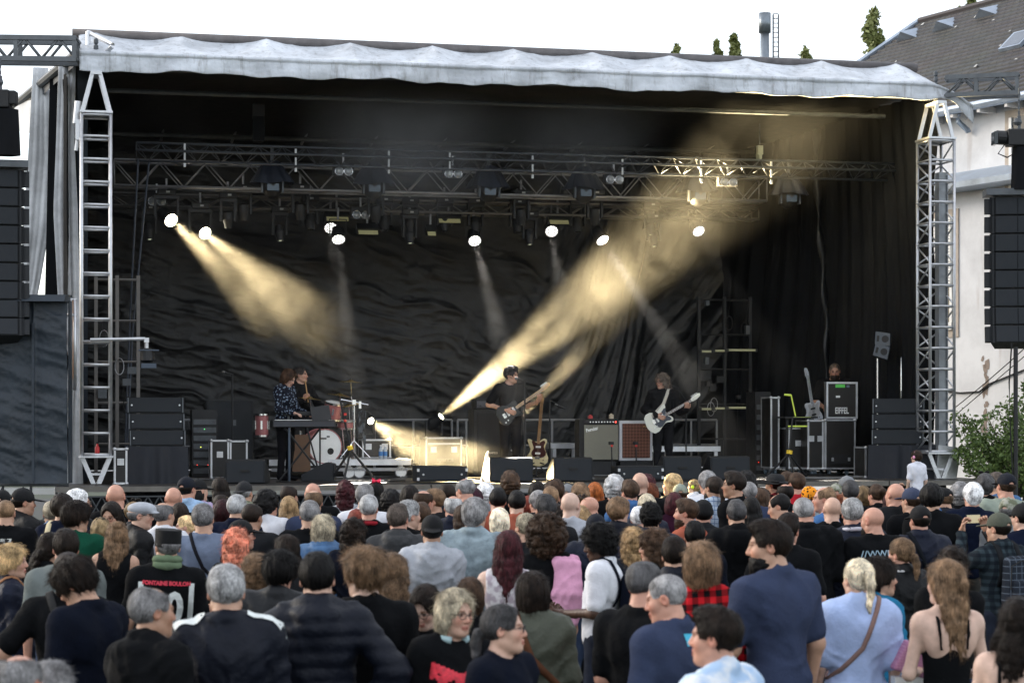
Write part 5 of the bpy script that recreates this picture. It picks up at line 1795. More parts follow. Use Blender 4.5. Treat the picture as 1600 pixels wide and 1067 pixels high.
# ------------------------------------------------------------------ headgear, in head space
_gear = {}
def gear_mesh(kind):
 if kind in _gear:
  return _gear[kind]
 f = Field()
 res = .0065
 d = None
 if kind in ('cap', 'capback'):
  s = 1 if kind == 'cap' else -1
  f.ell((0, -.012, .040), (.090, .110, .098), .02)
  f.fn(lambda P: P[..., 2] - (.018), (-.3, -.3, -.3), (.3, .3, .04), .006, True)
  f.ell((0, s * .135, .022), (.072, .082, .009), .012, False, rotm(0, s * 8, 0))
  f.cap((0, -.012, .138), (0, -.012, .142), .008, None, .004)
  if kind == 'capback':
   f.ell((0, .115, .04), (.036, .03, .026), .008, True)
  else:
   f.ell((0, -.125, .032), (.034, .03, .022), .008, True)
 elif kind == 'beanie':
  f.ell((0, -.016, .040), (.092, .112, .106), .02); f.ell((0, -.035, .015), (.093, .098, .06), .02)
  f.fn(lambda P: P[..., 2] - .022 - .38 * P[..., 1], (-.3, -.3, -.3), (.3, .3, .09), .006, True)
  d = lambda P: .004 * np.sin(np.arctan2(P[:, 0], P[:, 1]) * 46)
 elif kind == 'flatcap':
  f.ell((0, .01, .062), (.096, .128, .060), .02); f.ell((0, .118, .028), (.07, .05, .012), .03)
  f.fn(lambda P: P[..., 2] - .018, (-.3, -.3, -.3), (.3, .3, .04), .006, True)
 elif kind == 'hat':
  f.ell((0, -.012, .055), (.092, .112, .090), .02); f.ell((0, -.012, .155), (.05, .08, .03), .03, True)
  f.ell((0, -.012, .028), (.172, .185, .012), .02)
  d = lambda P: -.55 * np.maximum(0, np.abs(P[:, 0]) - .10) * .35
 elif kind == 'kepi':
  f.fn(lambda P: np.maximum(np.sqrt((P[..., 0] / .94) ** 2 + (P[..., 1] + .01) ** 2 * .8) - .096, np.abs(P[..., 2] - .062) - .060), (-.12, -.14, -.01), (.12, .12, .14), .01)
 elif kind == 'beret':
  f.ell((.01, -.02, .072), (.112, .124, .052), .02); f.ell((0, -.012, .035), (.086, .106, .05), .02)
  f.fn(lambda P: P[..., 2] - .012, (-.3, -.3, -.3), (.3, .3, .04), .006, True)
 elif kind == 'scarf':
  f.ell((0, -.014, .036), (.090, .110, .100), .02); f.ell((0, -.12, -.01), (.035, .03, .03), .02)
  f.fn(lambda P: P[..., 2] + .01, (-.3, -.3, -.3), (.3, .3, .02), .006, True)
  d = lambda P: .006 * (ridge(P * 14, 2) - .5)
 V, F_ = f.mesh(axis([(-.2, .2, res)]), axis([(-.24, .26, res)]), axis([(-.08, .19, res)]), d)
 me = np_mesh(bpy.data.meshes.new(kind), V, F_)
 me.shade_smooth()
 _gear[kind] = me
 return me
def ring_mb(mb, c, rx, rz, r, n=14):
 pts = [(c[0] + rx * math.cos(2 * math.pi * i / n), c[1], c[2] + rz * math.sin(2 * math.pi * i / n)) for i in range(n + 1)]
 return mb.path(pts, r, 5)
def small_gear(kind):
 if kind in _gear:
  return _gear[kind]
 mb = MB()
 if kind == 'glasses':
  for s in (-1, 1):
   ring_mb(mb, (s * .033, .104, .0), .025, .020, .0022)
   mb.path([(s * .058, .102, .004), (s * .082, .06, .006), (s * .086, -.01, .004)], .0022, 5)
  mb.path([(-.009, .106, .004), (.009, .106, .004)], .002, 5)
 elif kind == 'lenses':
  for s in (-1, 1):
   n = 14
   mb.add([(s * .033 + .024 * math.cos(6.283 * i / n), .1045, .019 * math.sin(6.283 * i / n)) for i in range(n)], [tuple(range(n))])
 elif kind == 'phones':
  pts = [(.098 * math.cos(R(a)), -.01, .02 + .115 * math.sin(R(a))) for a in range(-10, 191, 10)]
  mb.path(pts, .009, 8)
 elif kind == 'phonecup':
  mb.lathe([(.018, -.012), (.034, -.010), (.036, .008), (.026, .018), (.001, .02)], 16, Matrix.Rotation(R(90), 4, 'Y'))
 elif kind == 'scrunchie':
  pts = [(.026 * math.cos(R(a)), -.085 - .0, .105 + .026 * math.sin(R(a))) for a in range(0, 361, 24)]
  mb.path(pts, [.011 + .003 * (i % 2) for i in range(len(pts))], 7)
 elif kind == 'tie':
  pts = [(.026 * math.cos(R(a)), -.122, .035 + .026 * math.sin(R(a))) for a in range(0, 361, 24)]
  mb.path(pts, .006, 6)
 elif kind == 'bow':
  for s in (-1, 1):
   mb.prism([(0, -.008), (s * .05, -.034), (s * .05, .034), (0, .008)], -.01, .01, 'y')
 elif kind == 'band':
  pts = [(.092 * math.cos(R(a)), -.015, .03 + .105 * math.sin(R(a))) for a in range(0, 181, 10)]
  mb.path(pts, .008, 6)
 _gear[kind] = mb.mesh(kind, True)
 return _gear[kind]
# ------------------------------------------------------------------ materials for people
def skin_material():
 m, N, L, b = node_mat('skin')
 oi = N.new('ShaderNodeObjectInfo'); at = N.new('ShaderNodeAttribute'); at.attribute_name = 'tint'
 mx = N.new('ShaderNodeMix'); mx.data_type = 'RGBA'; mx.blend_type = 'MULTIPLY'; mx.inputs[0].default_value = 1
 L.new(oi.outputs['Color'], mx.inputs[6]); L.new(at.outputs['Color'], mx.inputs[7])
 tc = N.new('ShaderNodeTexCoord'); no = N.new('ShaderNodeTexNoise'); no.inputs['Scale'].default_value = 22; no.inputs['Detail'].default_value = 5
 L.new(tc.outputs['Object'], no.inputs['Vector'])
 mr = N.new('ShaderNodeMapRange'); mr.inputs['From Min'].default_value = .3; mr.inputs['From Max'].default_value = .7; mr.inputs['To Min'].default_value = .86; mr.inputs['To Max'].default_value = 1.1
 L.new(no.outputs['Fac'], mr.inputs['Value'])
 m2 = N.new('ShaderNodeMix'); m2.data_type = 'RGBA'; m2.blend_type = 'MULTIPLY'; m2.inputs[0].default_value = 1
 L.new(mx.outputs[2], m2.inputs[6]); L.new(mr.outputs[0], m2.inputs[7]); L.new(m2.outputs[2], b.inputs['Base Color'])
 b.inputs['Roughness'].default_value = .48
 b.inputs['Specular IOR Level'].default_value = .4
 bp = N.new('ShaderNodeBump'); bp.inputs['Strength'].default_value = .12; n2 = N.new('ShaderNodeTexNoise'); n2.inputs['Scale'].default_value = 160
 L.new(tc.outputs['Object'], n2.inputs['Vector']); L.new(n2.outputs['Fac'], bp.inputs['Height']); L.new(bp.outputs[0], b.inputs['Normal'])
 return m
def hair_material():
 m, N, L, b = node_mat('hair')
 oi = N.new('ShaderNodeObjectInfo'); tc = N.new('ShaderNodeTexCoord')
 mp = N.new('ShaderNodeMapping'); mp.inputs['Scale'].default_value = (150, 150, 14)
 no = N.new('ShaderNodeTexNoise'); no.inputs['Scale'].default_value = 1; no.inputs['Detail'].default_value = 4; no.inputs['Roughness'].default_value = .7
 n2 = N.new('ShaderNodeTexNoise'); n2.inputs['Scale'].default_value = 13; n2.inputs['Detail'].default_value = 3
 L.new(tc.outputs['Object'], mp.inputs['Vector']); L.new(mp.outputs[0], no.inputs['Vector']); L.new(tc.outputs['Object'], n2.inputs['Vector'])
 ad = N.new('ShaderNodeMath'); ad.operation = 'ADD'; L.new(no.outputs['Fac'], ad.inputs[0]); L.new(n2.outputs['Fac'], ad.inputs[1])
 mr = N.new('ShaderNodeMapRange'); mr.inputs['From Min'].default_value = .75; mr.inputs['From Max'].default_value = 1.28; mr.inputs['To Min'].default_value = .22; mr.inputs['To Max'].default_value = 1.75
 L.new(ad.outputs[0], mr.inputs['Value'])
 mx = N.new('ShaderNodeMix'); mx.data_type = 'RGBA'; mx.blend_type = 'MULTIPLY'; mx.inputs[0].default_value = 1
 ge = N.new('ShaderNodeNewGeometry'); rp = N.new('ShaderNodeMapRange'); rp.inputs['To Min'].default_value = .55; rp.inputs['To Max'].default_value = 1.9
 L.new(ge.outputs['Random Per Island'], rp.inputs['Value'])
 m3 = N.new('ShaderNodeMath'); m3.operation = 'MULTIPLY'; L.new(rp.outputs[0], m3.inputs[0]); L.new(mr.outputs[0], m3.inputs[1])
 L.new(oi.outputs['Color'], mx.inputs[6]); L.new(m3.outputs[0], mx.inputs[7]); L.new(mx.outputs[2], b.inputs['Base Color'])
 b.inputs['Roughness'].default_value = .5
 b.inputs['Specular IOR Level'].default_value = .16
 bp = N.new('ShaderNodeBump'); bp.inputs['Strength'].default_value = .8; bp.inputs['Distance'].default_value = .006
 L.new(no.outputs['Fac'], bp.inputs['Height']); L.new(bp.outputs[0], b.inputs['Normal'])
 return m
def pattern_mat(name, kind, c1, c2, scale, c3=None):
 """woven or printed cloth patterns in the garment's own coordinates"""
 if name in MATS:
  return MATS[name]
 m, N, L, b = node_mat(name)
 tc = N.new('ShaderNodeTexCoord'); sp = N.new('ShaderNodeSeparateXYZ')
 L.new(tc.outputs['Object'], sp.inputs[0])
 def stripes(sock, freq, duty):
  a = N.new('ShaderNodeMath'); a.operation = 'MULTIPLY'; a.inputs[1].default_value = freq; L.new(sock, a.inputs[0])
  f = N.new('ShaderNodeMath'); f.operation = 'FRACT'; L.new(a.outputs[0], f.inputs[0])
  g = N.new('ShaderNodeMath'); g.operation = 'LESS_THAN'; g.inputs[1].default_value = duty; L.new(f.outputs[0], g.inputs[0])
  return g.outputs[0]
 def mixc(fac, a, c):
  x = N.new('ShaderNodeMix'); x.data_type = 'RGBA'; L.new(fac, x.inputs[0])
  if isinstance(a, tuple): x.inputs[6].default_value = (*a, 1)
  else: L.new(a, x.inputs[6])
  if isinstance(c, tuple): x.inputs[7].default_value = (*c, 1)
  else: L.new(c, x.inputs[7])
  return x.outputs[2]
 if kind == 'plaid':
  s1, s2 = stripes(sp.outputs['X'], scale, .5), stripes(sp.outputs['Z'], scale, .5)
  half = tuple((x + y) / 2 * .75 for x, y in zip(c1, c2))
  r0 = mixc(s1, c1, half); r1 = mixc(s1, half, c2)
  col = mixc(s2, r0, r1)
 elif kind == 'lines':
  s1, s2 = stripes(sp.outputs['X'], scale, .14), stripes(sp.outputs['Z'], scale, .14)
  col = mixc(s2, mixc(s1, c1, c2), c2)
 elif kind == 'dots':
  v = N.new('ShaderNodeTexVoronoi'); v.inputs['Scale'].default_value = scale; L.new(tc.outputs['Object'], v.inputs['Vector'])
  g = N.new('ShaderNodeMath'); g.operation = 'LESS_THAN'; g.inputs[1].default_value = .36; L.new(v.outputs['Distance'], g.inputs[0])
  col = mixc(g.outputs[0], c1, c2)
 elif kind == 'blot':
  v = N.new('ShaderNodeTexNoise'); v.inputs['Scale'].default_value = scale; v.inputs['Detail'].default_value = 3; L.new(tc.outputs['Object'], v.inputs['Vector'])
  r = N.new('ShaderNodeValToRGB'); r.color_ramp.interpolation = 'CONSTANT' if c3 else 'LINEAR'
  r.color_ramp.elements[0].position = .0 if c3 else .42; r.color_ramp.elements[0].color = (*c1, 1)
  r.color_ramp.elements[1].position = .47 if c3 else .58; r.color_ramp.elements[1].color = (*c2, 1)
  if c3:
   e = r.color_ramp.elements.new(.56); e.color = (*c3, 1)
  L.new(v.outputs['Fac'], r.inputs[0]); col = r.outputs[0]
 no = N.new('ShaderNodeTexNoise'); no.inputs['Scale'].default_value = 300; L.new(tc.outputs['Object'], no.inputs['Vector'])
 bp = N.new('ShaderNodeBump'); bp.inputs['Strength'].default_value = .3; bp.inputs['Distance'].default_value = .003; L.new(no.outputs['Fac'], bp.inputs['Height']); L.new(bp.outputs[0], b.inputs['Normal'])
 L.new(col, b.inputs['Base Color']); b.inputs['Roughness'].default_value = .88; b.inputs['Specular IOR Level'].default_value = .12
 MATS[name] = m
 return m
SKIN = skin_material()
HAIR = hair_material()
FABRIC = mat('fabric', (.5, .5, .5), .9, 0, .12, 9, .22, 60, spec=.10, obj_color=True)
NYLON = mat('nylon_shell', (.5, .5, .5), .6, 0, .14, 7, .3, 40, spec=.22, obj_color=True)
DENIM = mat('denim', (.5, .5, .5), .85, 0, .30, 14, .4, 260, spec=.12, obj_color=True)
GEARM = mat('headgear_cloth', (.5, .5, .5), .8, 0, .15, 14, .35, 240, spec=.3, obj_color=True)
EYEG = mat('spectacle_frame', (.02, .018, .016), .3)
LENSM = mat('tinted_lens', (.03, .028, .03), .08, 0, .05)
def person(label, loc, rz, H=1.75, build='m', pose='down', yaw=0, pitch=0, hair='short', hcol=(.05, .035, .025), skin=(.52, .335, .255), top='tee', tcol=(.02, .02, .022), tmat=None, legc=(.03, .035, .05),
   gear=None, gcol=(.02, .02, .022), gmat=None, near=True, glasses=None, extras=(), group=None, pose_dict=None, legs=None, name='person', cat='person', roll=0, shoes=None, trousers=True):
 pd = pose_dict or POSES[pose]
 pn = pose if pose_dict is None else 'custom_' + label
 me = body_mesh(build, pd, yaw, pitch, near, legs, pn, roll)
 o = add_obj(name, me, SKIN, None, loc, (0, 0, rz), H / 1.75, skin)
 tag(o, label, cat, group)
 Rh = head_rot(yaw, pitch, roll)
 hc = Vector(PIV + Rh @ np.array(HC))
 he = Matrix(Rh).to_euler()
 hs = {'f': .985, 'c': 1.0}.get(build, 1.0)
 kw = dict(parent=o, loc=hc, rot=he)
 if hair:
  w_ = BUILDS[build]['face']
  part('hair', hair_mesh(hair, near), HAIR, color=hcol, scale=(w_ * .99, 1, 1), **kw)
 if gear:
  g = part('cap' if 'cap' in gear else gear, gear_mesh(gear), gmat or GEARM, color=gcol, scale=(BUILDS[build]['face'], 1, 1), **kw)
 if glasses:
  g = part('glasses', small_gear('glasses'), EYEG, **kw)
  if glasses == 'dark':
   part('lens', small_gear('lenses'), LENSM, g)
  if glasses == 'top':
   g.location = hc + Vector(Rh @ np.array([0, -.035, .085])); g.rotation_euler = (Matrix(Rh) @ Matrix.Rotation(R(35), 3, 'X')).to_euler()
   part('lens', small_gear('lenses'), LENSM, g)
 if top:
  m = tmat or (NYLON if top in ('jacket', 'parka', 'puffer') else FABRIC)
  nm = {'tee': 'shirt', 'polo': 'shirt', 'wide': 'shirt', 'long': 'shirt', 'shirt': 'shirt', 'straps': 'strap_top', 'sleeveless': 'top'}.get(top, 'jacket')
  part(nm, cloth_mesh(top, build, pd, pn, near), m, o, color=tcol)
 if trousers:
  part('trousers', trouser_mesh(build, legs, None if legs is None else label), DENIM, o, color=legc)
 for ex in extras:
  ex(o, hc, Rh, build, pd)
 return o
# ================================================================== draping pieces on clothes
from mathutils.bvhtree import BVHTree
_bvh = {}
def bvh_of(me):
 if me.name not in _bvh:
  _bvh[me.name] = BVHTree.FromPolygons([v.co[:] for v in me.vertices], [p.vertices[:] for p in me.polygons])
 return _bvh[me.name]
def garment(o):
 for c in o.children:
  if c.name.split('.')[0] in ('shirt', 'jacket', 'top', 'strap_top'):
   return c
 return o
def strap(o, col, over=1, w=.022, name='strap', lo=1.02, hi=1.47):
 """cross-body strap; over = +1 runs over the wearer's own right shoulder"""
 t = bvh_of(garment(o).data)
 c = Vector((0, -.01, (lo + hi) / 2))
 top, side = Vector((over * .085, 0, hi - c.z)), Vector((0, 1, 0))
 rows = []
 for i in range(33):
  a = 2 * math.pi * i / 32
  d = (top * math.cos(a) + side * .19 * math.sin(a))
  if math.cos(a) < 0:
   d = Vector((-over * .20, 0, -(c.z - lo))) * -math.cos(a) + side * .19 * math.sin(a)
  d.normalize()
  h = t.ray_cast(c + d * .8, -d, .8)[0]
  rows.append((h if h is not None else c + d * .2) + d * .010)
 vs, fs = [], []
 for i, p in enumerate(rows):
  tn = (rows[(i + 1) % 32] - rows[i - 1 if i else 31]).normalized()
  n = (p - c).normalized(); s = tn.cross(n).normalized() * w
  vs += [p - s, p + s]
 fs = [(2 * i, 2 * i + 1, 2 * i + 3, 2 * i + 2) for i in range(32)]
 mb = MB().add(vs, fs)
 k = part(name, mb, FABRIC, o, color=col, smooth=True)
 k.modifiers.new('thick', 'SOLIDIFY').thickness = .006
 return k
def x_strap(col, over=1, w=.022):
 return lambda o, hc, Rh, b, pd: strap(o, col, over, w)
def x_bag(col, over=1, strapc=None):
 def f(o, hc, Rh, b, pd):
  strap(o, strapc or col, over, .014)
  part('handbag', MB().box((-over * .24, -.03, .93), (.09, .22, .17), taper=.9), FABRIC, o, color=col, bevel=.025)
 return f
def x_backpack(col, strapc=None, m=None):
 def f(o, hc, Rh, b, pd):
  y = -BUILDS[b]['chest'][1] - .075
  k = part('backpack', MB().box((0, y - .035, 1.21), (.28, .13, .42), taper=.88), m or FABRIC, o, color=col, bevel=.05)
  part('pocket', MB().box((0, y - .11, 1.12), (.21, .05, .20), taper=.92), m or FABRIC, k, color=col, bevel=.02)
  part('zip_line', MB().path([(-.115, y - .10, 1.15), (-.11, y - .103, 1.34), (0, y - .10, 1.385), (.11, y - .103, 1.34), (.115, y - .10, 1.15)], .005, 5), M_RUBBER(), k)
  t = bvh_of(garment(o).data)
  for s in (-1, 1):
   rows = []
   for i in range(13):
    a = R(-50 + 205 * i / 12)
    d = Vector((s * .0, math.cos(math.pi - a), math.sin(a))).normalized()
    c = Vector((s * BUILDS[b]['sh'] * .52, -.01, 1.30))
    h = t.ray_cast(c + d * .6, -d, .6)[0]
    rows.append((h if h is not None else c + d * .15) + d * .011)
   vs = []
   for p in rows:
    vs += [p - Vector((.026, 0, 0)), p + Vector((.026, 0, 0))]
   q = part('shoulder_strap', MB().add(vs, [(2 * i, 2 * i + 1, 2 * i + 3, 2 * i + 2) for i in range(12)]), FABRIC, k, color=strapc or col, smooth=True)
   q.modifiers.new('thick', 'SOLIDIFY').thickness = .008
 return f
def patch(o, name, verts, faces, side, m, color=None, off=.005):
 """flat print laid on the garment; verts are (x, z) on the chest (side +1) or the back (-1)"""
 t = bvh_of(garment(o).data)
 vs = []
 for x, z in verts:
  h = t.ray_cast(Vector((x, side * .6, z)), Vector((0, -side, 0)), .7)[0]
  y = h.y if h is not None else side * .12
  vs.append((x, y + side * off, z))
 me = bpy.data.meshes.new(name)
 me.from_pydata(vs, [], faces)
 return add_obj(name, me, m, o, color=color)
def grid_patch(x0, x1, z0, z1, n=12, keep=None, skew=0.0):
 vs, fs = [], []
 for j in range(n + 1):
  for i in range(n + 1):
   x = x0 + (x1 - x0) * i / n
   vs.append((x, z0 + (z1 - z0) * j / n + skew * (x - x0)))
 for j in range(n):
  for i in range(n):
   if keep is None or keep((i + .5) / n, (j + .5) / n):
    a = j * (n + 1) + i
    fs.append((a, a + 1, a + n + 2, a + n + 1))
 return vs, fs
def x_print(x0, x1, z0, z1, side, m, keep=None, n=14, color=None, skew=0.0):
 def f(o, hc, Rh, b, pd):
  v, q = grid_patch(x0, x1, z0, z1, n, keep, skew)
  patch(o, 'print', v, q, side, m, color)
 return f
def text_mesh(txt, size, bold=0.0, squeeze=1.0):
 cu = bpy.data.curves.new('lettering', 'FONT')
 cu.body = txt
 cu.size = size
 cu.align_x = 'CENTER'; cu.align_y = 'CENTER'
 cu.offset = bold
 cu.resolution_u = 3
 ob = bpy.data.objects.new('lettering', cu)
 COL.objects.link(ob)
 dg = bpy.context.evaluated_depsgraph_get()
 me = bpy.data.meshes.new_from_object(ob.evaluated_get(dg))
 bpy.data.objects.remove(ob)
 bpy.data.curves.remove(cu)
 if squeeze != 1.0:
  me.transform(Matrix.Diagonal((squeeze, 1, 1, 1)))
 return me
def x_text(txt, size, z, side, m, bold=.003, squeeze=1.0, x=0.0):
 def f(o, hc, Rh, b, pd):
  me = text_mesh(txt, size, bold, squeeze)
  vs = [(v.co.x * -side + x, v.co.y + z) for v in me.vertices]
  patch(o, 'lettering', vs, [tuple(p.vertices) for p in me.polygons], side, m, off=.007)
 return f
def x_phones(col):
 def f(o, hc, Rh, b, pd):
  m = mat('earmuff_plastic', (.5, .5, .5), .35, obj_color=True)
  e = Matrix(Rh).to_euler()
  k = part('headphones', small_gear('phones'), m, o, hc, e, color=col)
  for s in (-1, 1):
   part('ear_cup', small_gear('phonecup'), m, k, (s * .098, -.01, -.005), (0, 0, 0 if s > 0 else math.pi), color=col)
 return f
def x_gear(kind, name, col, emit=0):
 def f(o, hc, Rh, b, pd):
  part(name, small_gear(kind), GEARM, o, hc, Matrix(Rh).to_euler(), color=col)
 return f
def x_hair(style, col, near=True):
 def f(o, hc, Rh, b, pd):
  part('beard' if style == 'beard' else 'hair', hair_mesh(style, near), HAIR, o, hc, Matrix(Rh).to_euler(), color=col)
 return f
def x_collar(col):
 def f(o, hc, Rh, b, pd):
  nk = BUILDS[b]['neck']
  mb = MB()
  pts = [((nk + .030) * math.sin(R(a)), -.014 + (nk + .028) * math.cos(R(a)), 1.498 - .012 * math.cos(R(a))) for a in range(25, 336, 12)]
  mb.path(pts, .021, 7)
  part('collar', mb, FABRIC, o, color=col, smooth=True)
 return f
def held(name, label, cat, mb, m, o, local, rot=(0, 0, 0), color=None, bevel=0, parts=()):
 """a thing carried by a person, placed in the person's own coordinates but top-level"""
 mw = Matrix.Translation(o.location) @ Matrix.Rotation(o.rotation_euler[2], 4, 'Z') @ Matrix.Scale(o.scale[0], 4)
 k = part(name, mb, m, None, color=color, bevel=bevel)
 k.matrix_world = mw @ Matrix.Translation(local) @ Matrix(rotm(*rot)).to_4x4()
 tag(k, label, cat)
 for nm, pm, mm, cc in parts:
  part(nm, pm, mm, k, color=cc)
 return k
# ================================================================== stage equipment
CABV = .35
def span(px0, px1, v):
 a, b = U(px0, v), U(px1, v)
 return (a + b) / 2, b - a
def hgt(py, px, v):
 return SP(px, py, v)[1]
def wedge(label, px0, px1, ytop, v, d=.5, side=0, box=False):
 u, w = span(px0, px1, v)
 h = hgt(ytop, (px0 + px1) / 2, v) - DECK
 t = sthing('stage_monitor', label, 'loudspeaker', u, v, DECK, R(side), 'monitor speakers along the stage edge')
 if box:
  part('cabinet', MB().box((0, d / 2, h / 2 + .01), (w, d, h - .02)), M_CAB(), t, bevel=.008)
  part('grille', MB().box((0, -.012, h / 2 + .01), (w - .06, .02, h - .08)), M_GRILLE(), t)
  for sx in (-1, 1):
   for sz in (.06, h - .06):
    part('corner', MB().box((sx * (w / 2 - .012), -.004, sz), (.035, .035, .045)), M_ALU(), t)
   part('pole_socket', MB().lathe([(.018, 0), (.012, .01)], 10, Matrix.Translation((sx * (w / 2 - .09), -.024, h * .5)) @ Matrix.Rotation(R(90), 4, 'X')), M_ALU(), t)
 else:
  part('cabinet', MB().prism([(0, .01), (d, .01), (d, h * .35), (.12, h), (.0, h - .02)], -w / 2, w / 2, 'x'), M_CAB(), t, bevel=.01)
  part('rear_panel', MB().box((0, -.006, h * .48), (w - .05, .012, h * .82)), M_GRILLE(), t)
  part('handle', MB().box((0, -.016, h * .52), (.14, .02, .035)), M_RUBBER(), t)
 return t
wedge('dark monitor wedge with angled side beside the draped base', 352, 414, 717, -.1, .55, -14)
wedge('low monitor box with bright corners in front of the golden floor beam', 652, 730, 728, -.3, .45, 0, True)
wedge('dark monitor wedge right below the black shirted guitarist', 765, 833, 714, -.2)
wedge('dark monitor wedge between the guitarist and the grey fronted amplifier', 865, 926, 714, -.2)
wedge('low monitor box with corners in front of the two amplifiers', 966, 1036, 728, -.3, .45, 0, True)
wedge('dark monitor wedge below the guitarist with the white guitar', 1036, 1096, 712, -.1)
wedge('dark monitor wedge farthest along towards the tall flight case', 1110, 1172, 712, -.1)
wedge('black monitor wedge standing beside the bass drum', 505, 540, 722, .8, .5, 75)
def side_stack(label, px0, px1, ytop, ybase, v, rz, base_label, bx0, bx1):
 u, w = span(px0, px1, v)
 z1, z0 = hgt(ytop, (px0 + px1) / 2, v), hgt(ybase, (px0 + px1) / 2, v)
 h = (z1 - z0) / 3
 body = MB().prism([(-w / 2, 0), (w / 2, 0), (w / 2 - .1, .5), (-w / 2 + .1, .5)], .006, h - .006, 'z').mesh('cabinet')
 gr = MB().box((0, -.012, h / 2), (w - .07, .02, h - .05)).mesh('grille')
 st = MB().tube((0, -.03, 0), (0, -.014, 0), .014, 8).mesh('stud')
 for k in range(3):
  t = sthing('side_fill_speaker', label % ('bottom', 'middle', 'top')[k], 'loudspeaker', u - .03 * (2 - k) * (1 if rz < 0 else -1) * .5, v + .02 * k, z0 + h * k, R(rz), 'side fill loudspeakers')
  c = part('cabinet', body, M_CAB(), t)
  part('grille', gr, M_GRILLE(), c)
  for sx in (-1, 1):
   part('stud', st, M_ALU(), c, (sx * (w / 2 - .06), 0, h * .5))
   part('side_bar', MB().box((sx * (w / 2 - .01), -.01, h / 2), (.02, .03, h - .02)), M_STEEL(), c)
 ub, wb = span(bx0, bx1, v)
 t = sthing('draped_base', base_label, 'platform', ub, v - .05, 0, R(rz))
 part('platform', MB().box((0, .35, (z0 - .01) / 2), (wb - .06, .66, z0 - .02)), M_CLOTH(), t)
 n, rows = 90, 14
 P = np.zeros((rows, n, 3))
 for i in range(rows):
  for j in range(n):
   h_ = i / (rows - 1); x = -wb / 2 + wb * j / (n - 1)
   P[i, j] = (x * (1 + .10 * (1 - h_)), -.02 - (.05 * (1 - h_) + .012) * (1 + math.sin(x * 19 + 1.3 * math.sin(x * 7))), .2 + (z0 - .2) * h_)
 part('black_cloth', grid_mesh('black_cloth', P), mat('satin_black_cloth', (.008, .010, .016), .7, 0, .2, 3, .2, 20), t)
side_stack('%s dark loudspeaker of the three beside the ladder tower', 199, 287, 620, 697, .3, 6, 'platform draped in black cloth near the ladder tower', 198, 293)
side_stack('%s dark loudspeaker of the three beside the lattice tower', 1367, 1443, 622, 695, .3, -12, 'platform draped in black cloth near the lattice tower', 1358, 1470)
def flight_case(label, px0, px1, ytop, v, d=.55, base=DECK, wheels=True, z1=None, rz=0, name='flight_case', lam=None, latches=2, group='flight cases'):
 u, w = span(px0, px1, v)
 z1 = z1 if z1 is not None else hgt(ytop, (px0 + px1) / 2, v)
 wz = .11 if wheels else 0
 h = z1 - base - wz
 t = sthing(name, label, 'flight case', u, v, base, R(rz), group)
 part('case_body', MB().box((0, d / 2, wz + h / 2), (w - .01, d - .01, h - .01)), lam or M_CASE(), t)
 e = .028
 for sx in (-1, 1):
  for sy in (0, 1):
   part('edge_angle', MB().box((sx * (w / 2 - e / 2), sy * d + (.5 - sy) * e, wz + h / 2), (e, e, h)), M_ALU(), t)
  for sz in (0, 1):
   part('edge_angle', MB().box((sx * (w / 2 - e / 2 + .001), d / 2, wz + sz * h + (.5 - sz) * e), (e, d - 2 * e, e)), M_ALU(), t)
 for sz in (0, 1):
  part('edge_angle', MB().box((0, e / 2 - .001, wz + sz * h + (.5 - sz) * e), (w - 2 * e, e, e)), M_ALU(), t)
  for sx in (-1, 1):
   part('ball_corner', MB().lathe([(.004, -.03), (.03, -.015), (.034, 0), (.03, .015), (.004, .03)], 10), M_ALU(), t, (sx * (w / 2 - .012), .012, wz + sz * h + (.5 - sz) * .024), smooth=True)
 for k in range(latches):
  x = w * (-.28 + .56 * k / max(1, latches - 1)) if latches > 1 else 0
  part('latch', MB().box((x, -.006, wz + h * .62), (.10, .012, .10)).box((x, -.014, wz + h * .62), (.04, .012, .05)), M_ALU(), t)
 if wheels:
  for sx in (-1, 1):
   for sy in (.12, d - .12):
    c = part('caster', MB().lathe([(.02, -.02), (.045, -.02), (.05, 0), (.045, .02), (.02, .02)], 14, Matrix.Translation((sx * (w / 2 - .12), sy, .05)) @ Matrix.Rotation(R(90), 4, 'Y')), mat('caster_blue_grey', (.12, .16, .19), .5), t)
    part('fork', MB().box((sx * (w / 2 - .12), sy, .095), (.06, .06, .03)), M_ALU(), c)
 return t, w, h, wz
# tall case with the name on its lid, and its guitar-repair top
TV = 1.9
tc_, w_, h_, wz_ = flight_case('tall dark flight case on casters in front of the bearded technician', 1289, 1337, 655, TV, .6, latches=0)
part('recess_tray', MB().box((0, -.01, wz_ + .17), (.36, .02, .17)), M_BLACK(), tc_)
for x in (-.15, .15):
 part('tray_latch', MB().box((x, -.024, wz_ + .17), (.04, .012, .06)), M_ALU(), tc_)
t2, w2, h2, wz2 = flight_case('dark flight case with two silver handles beside the tall one', 1262, 1287, 656, TV + .05, .6, latches=2)
lid = sthing('case_lid', 'upright flight case lid with white lettering above the tall case', 'case lid', *[span(1293, 1341, TV + .3)[0], TV + .35, hgt(655, 1315, TV) + .01, R(-4)])
lw, lh = span(1293, 1341, TV)[1], hgt(597, 1315, TV) - hgt(655, 1315, TV)
part('panel', MB().box((0, .05, lh / 2), (lw - .03, .1, lh - .02)), M_CASE(), lid)
for sx in (-1, 1):
 part('edge_angle', MB().box((sx * (lw / 2 - .015), .05, lh / 2), (.032, .13, lh)), M_ALU(), lid)
for sz in (0, 1):
 part('edge_angle', MB().box((0, .05, sz * lh + (.5 - sz) * .032), (lw - .064, .13, .032)), M_ALU(), lid)
wl_ = mat('white_lettering', (.72, .73, .72), .6)
me = text_mesh('EIFFEL', .148, .004, .62)
part('lettering', me, wl_, lid, (0, -.004, .135), (R(90), 0, 0))
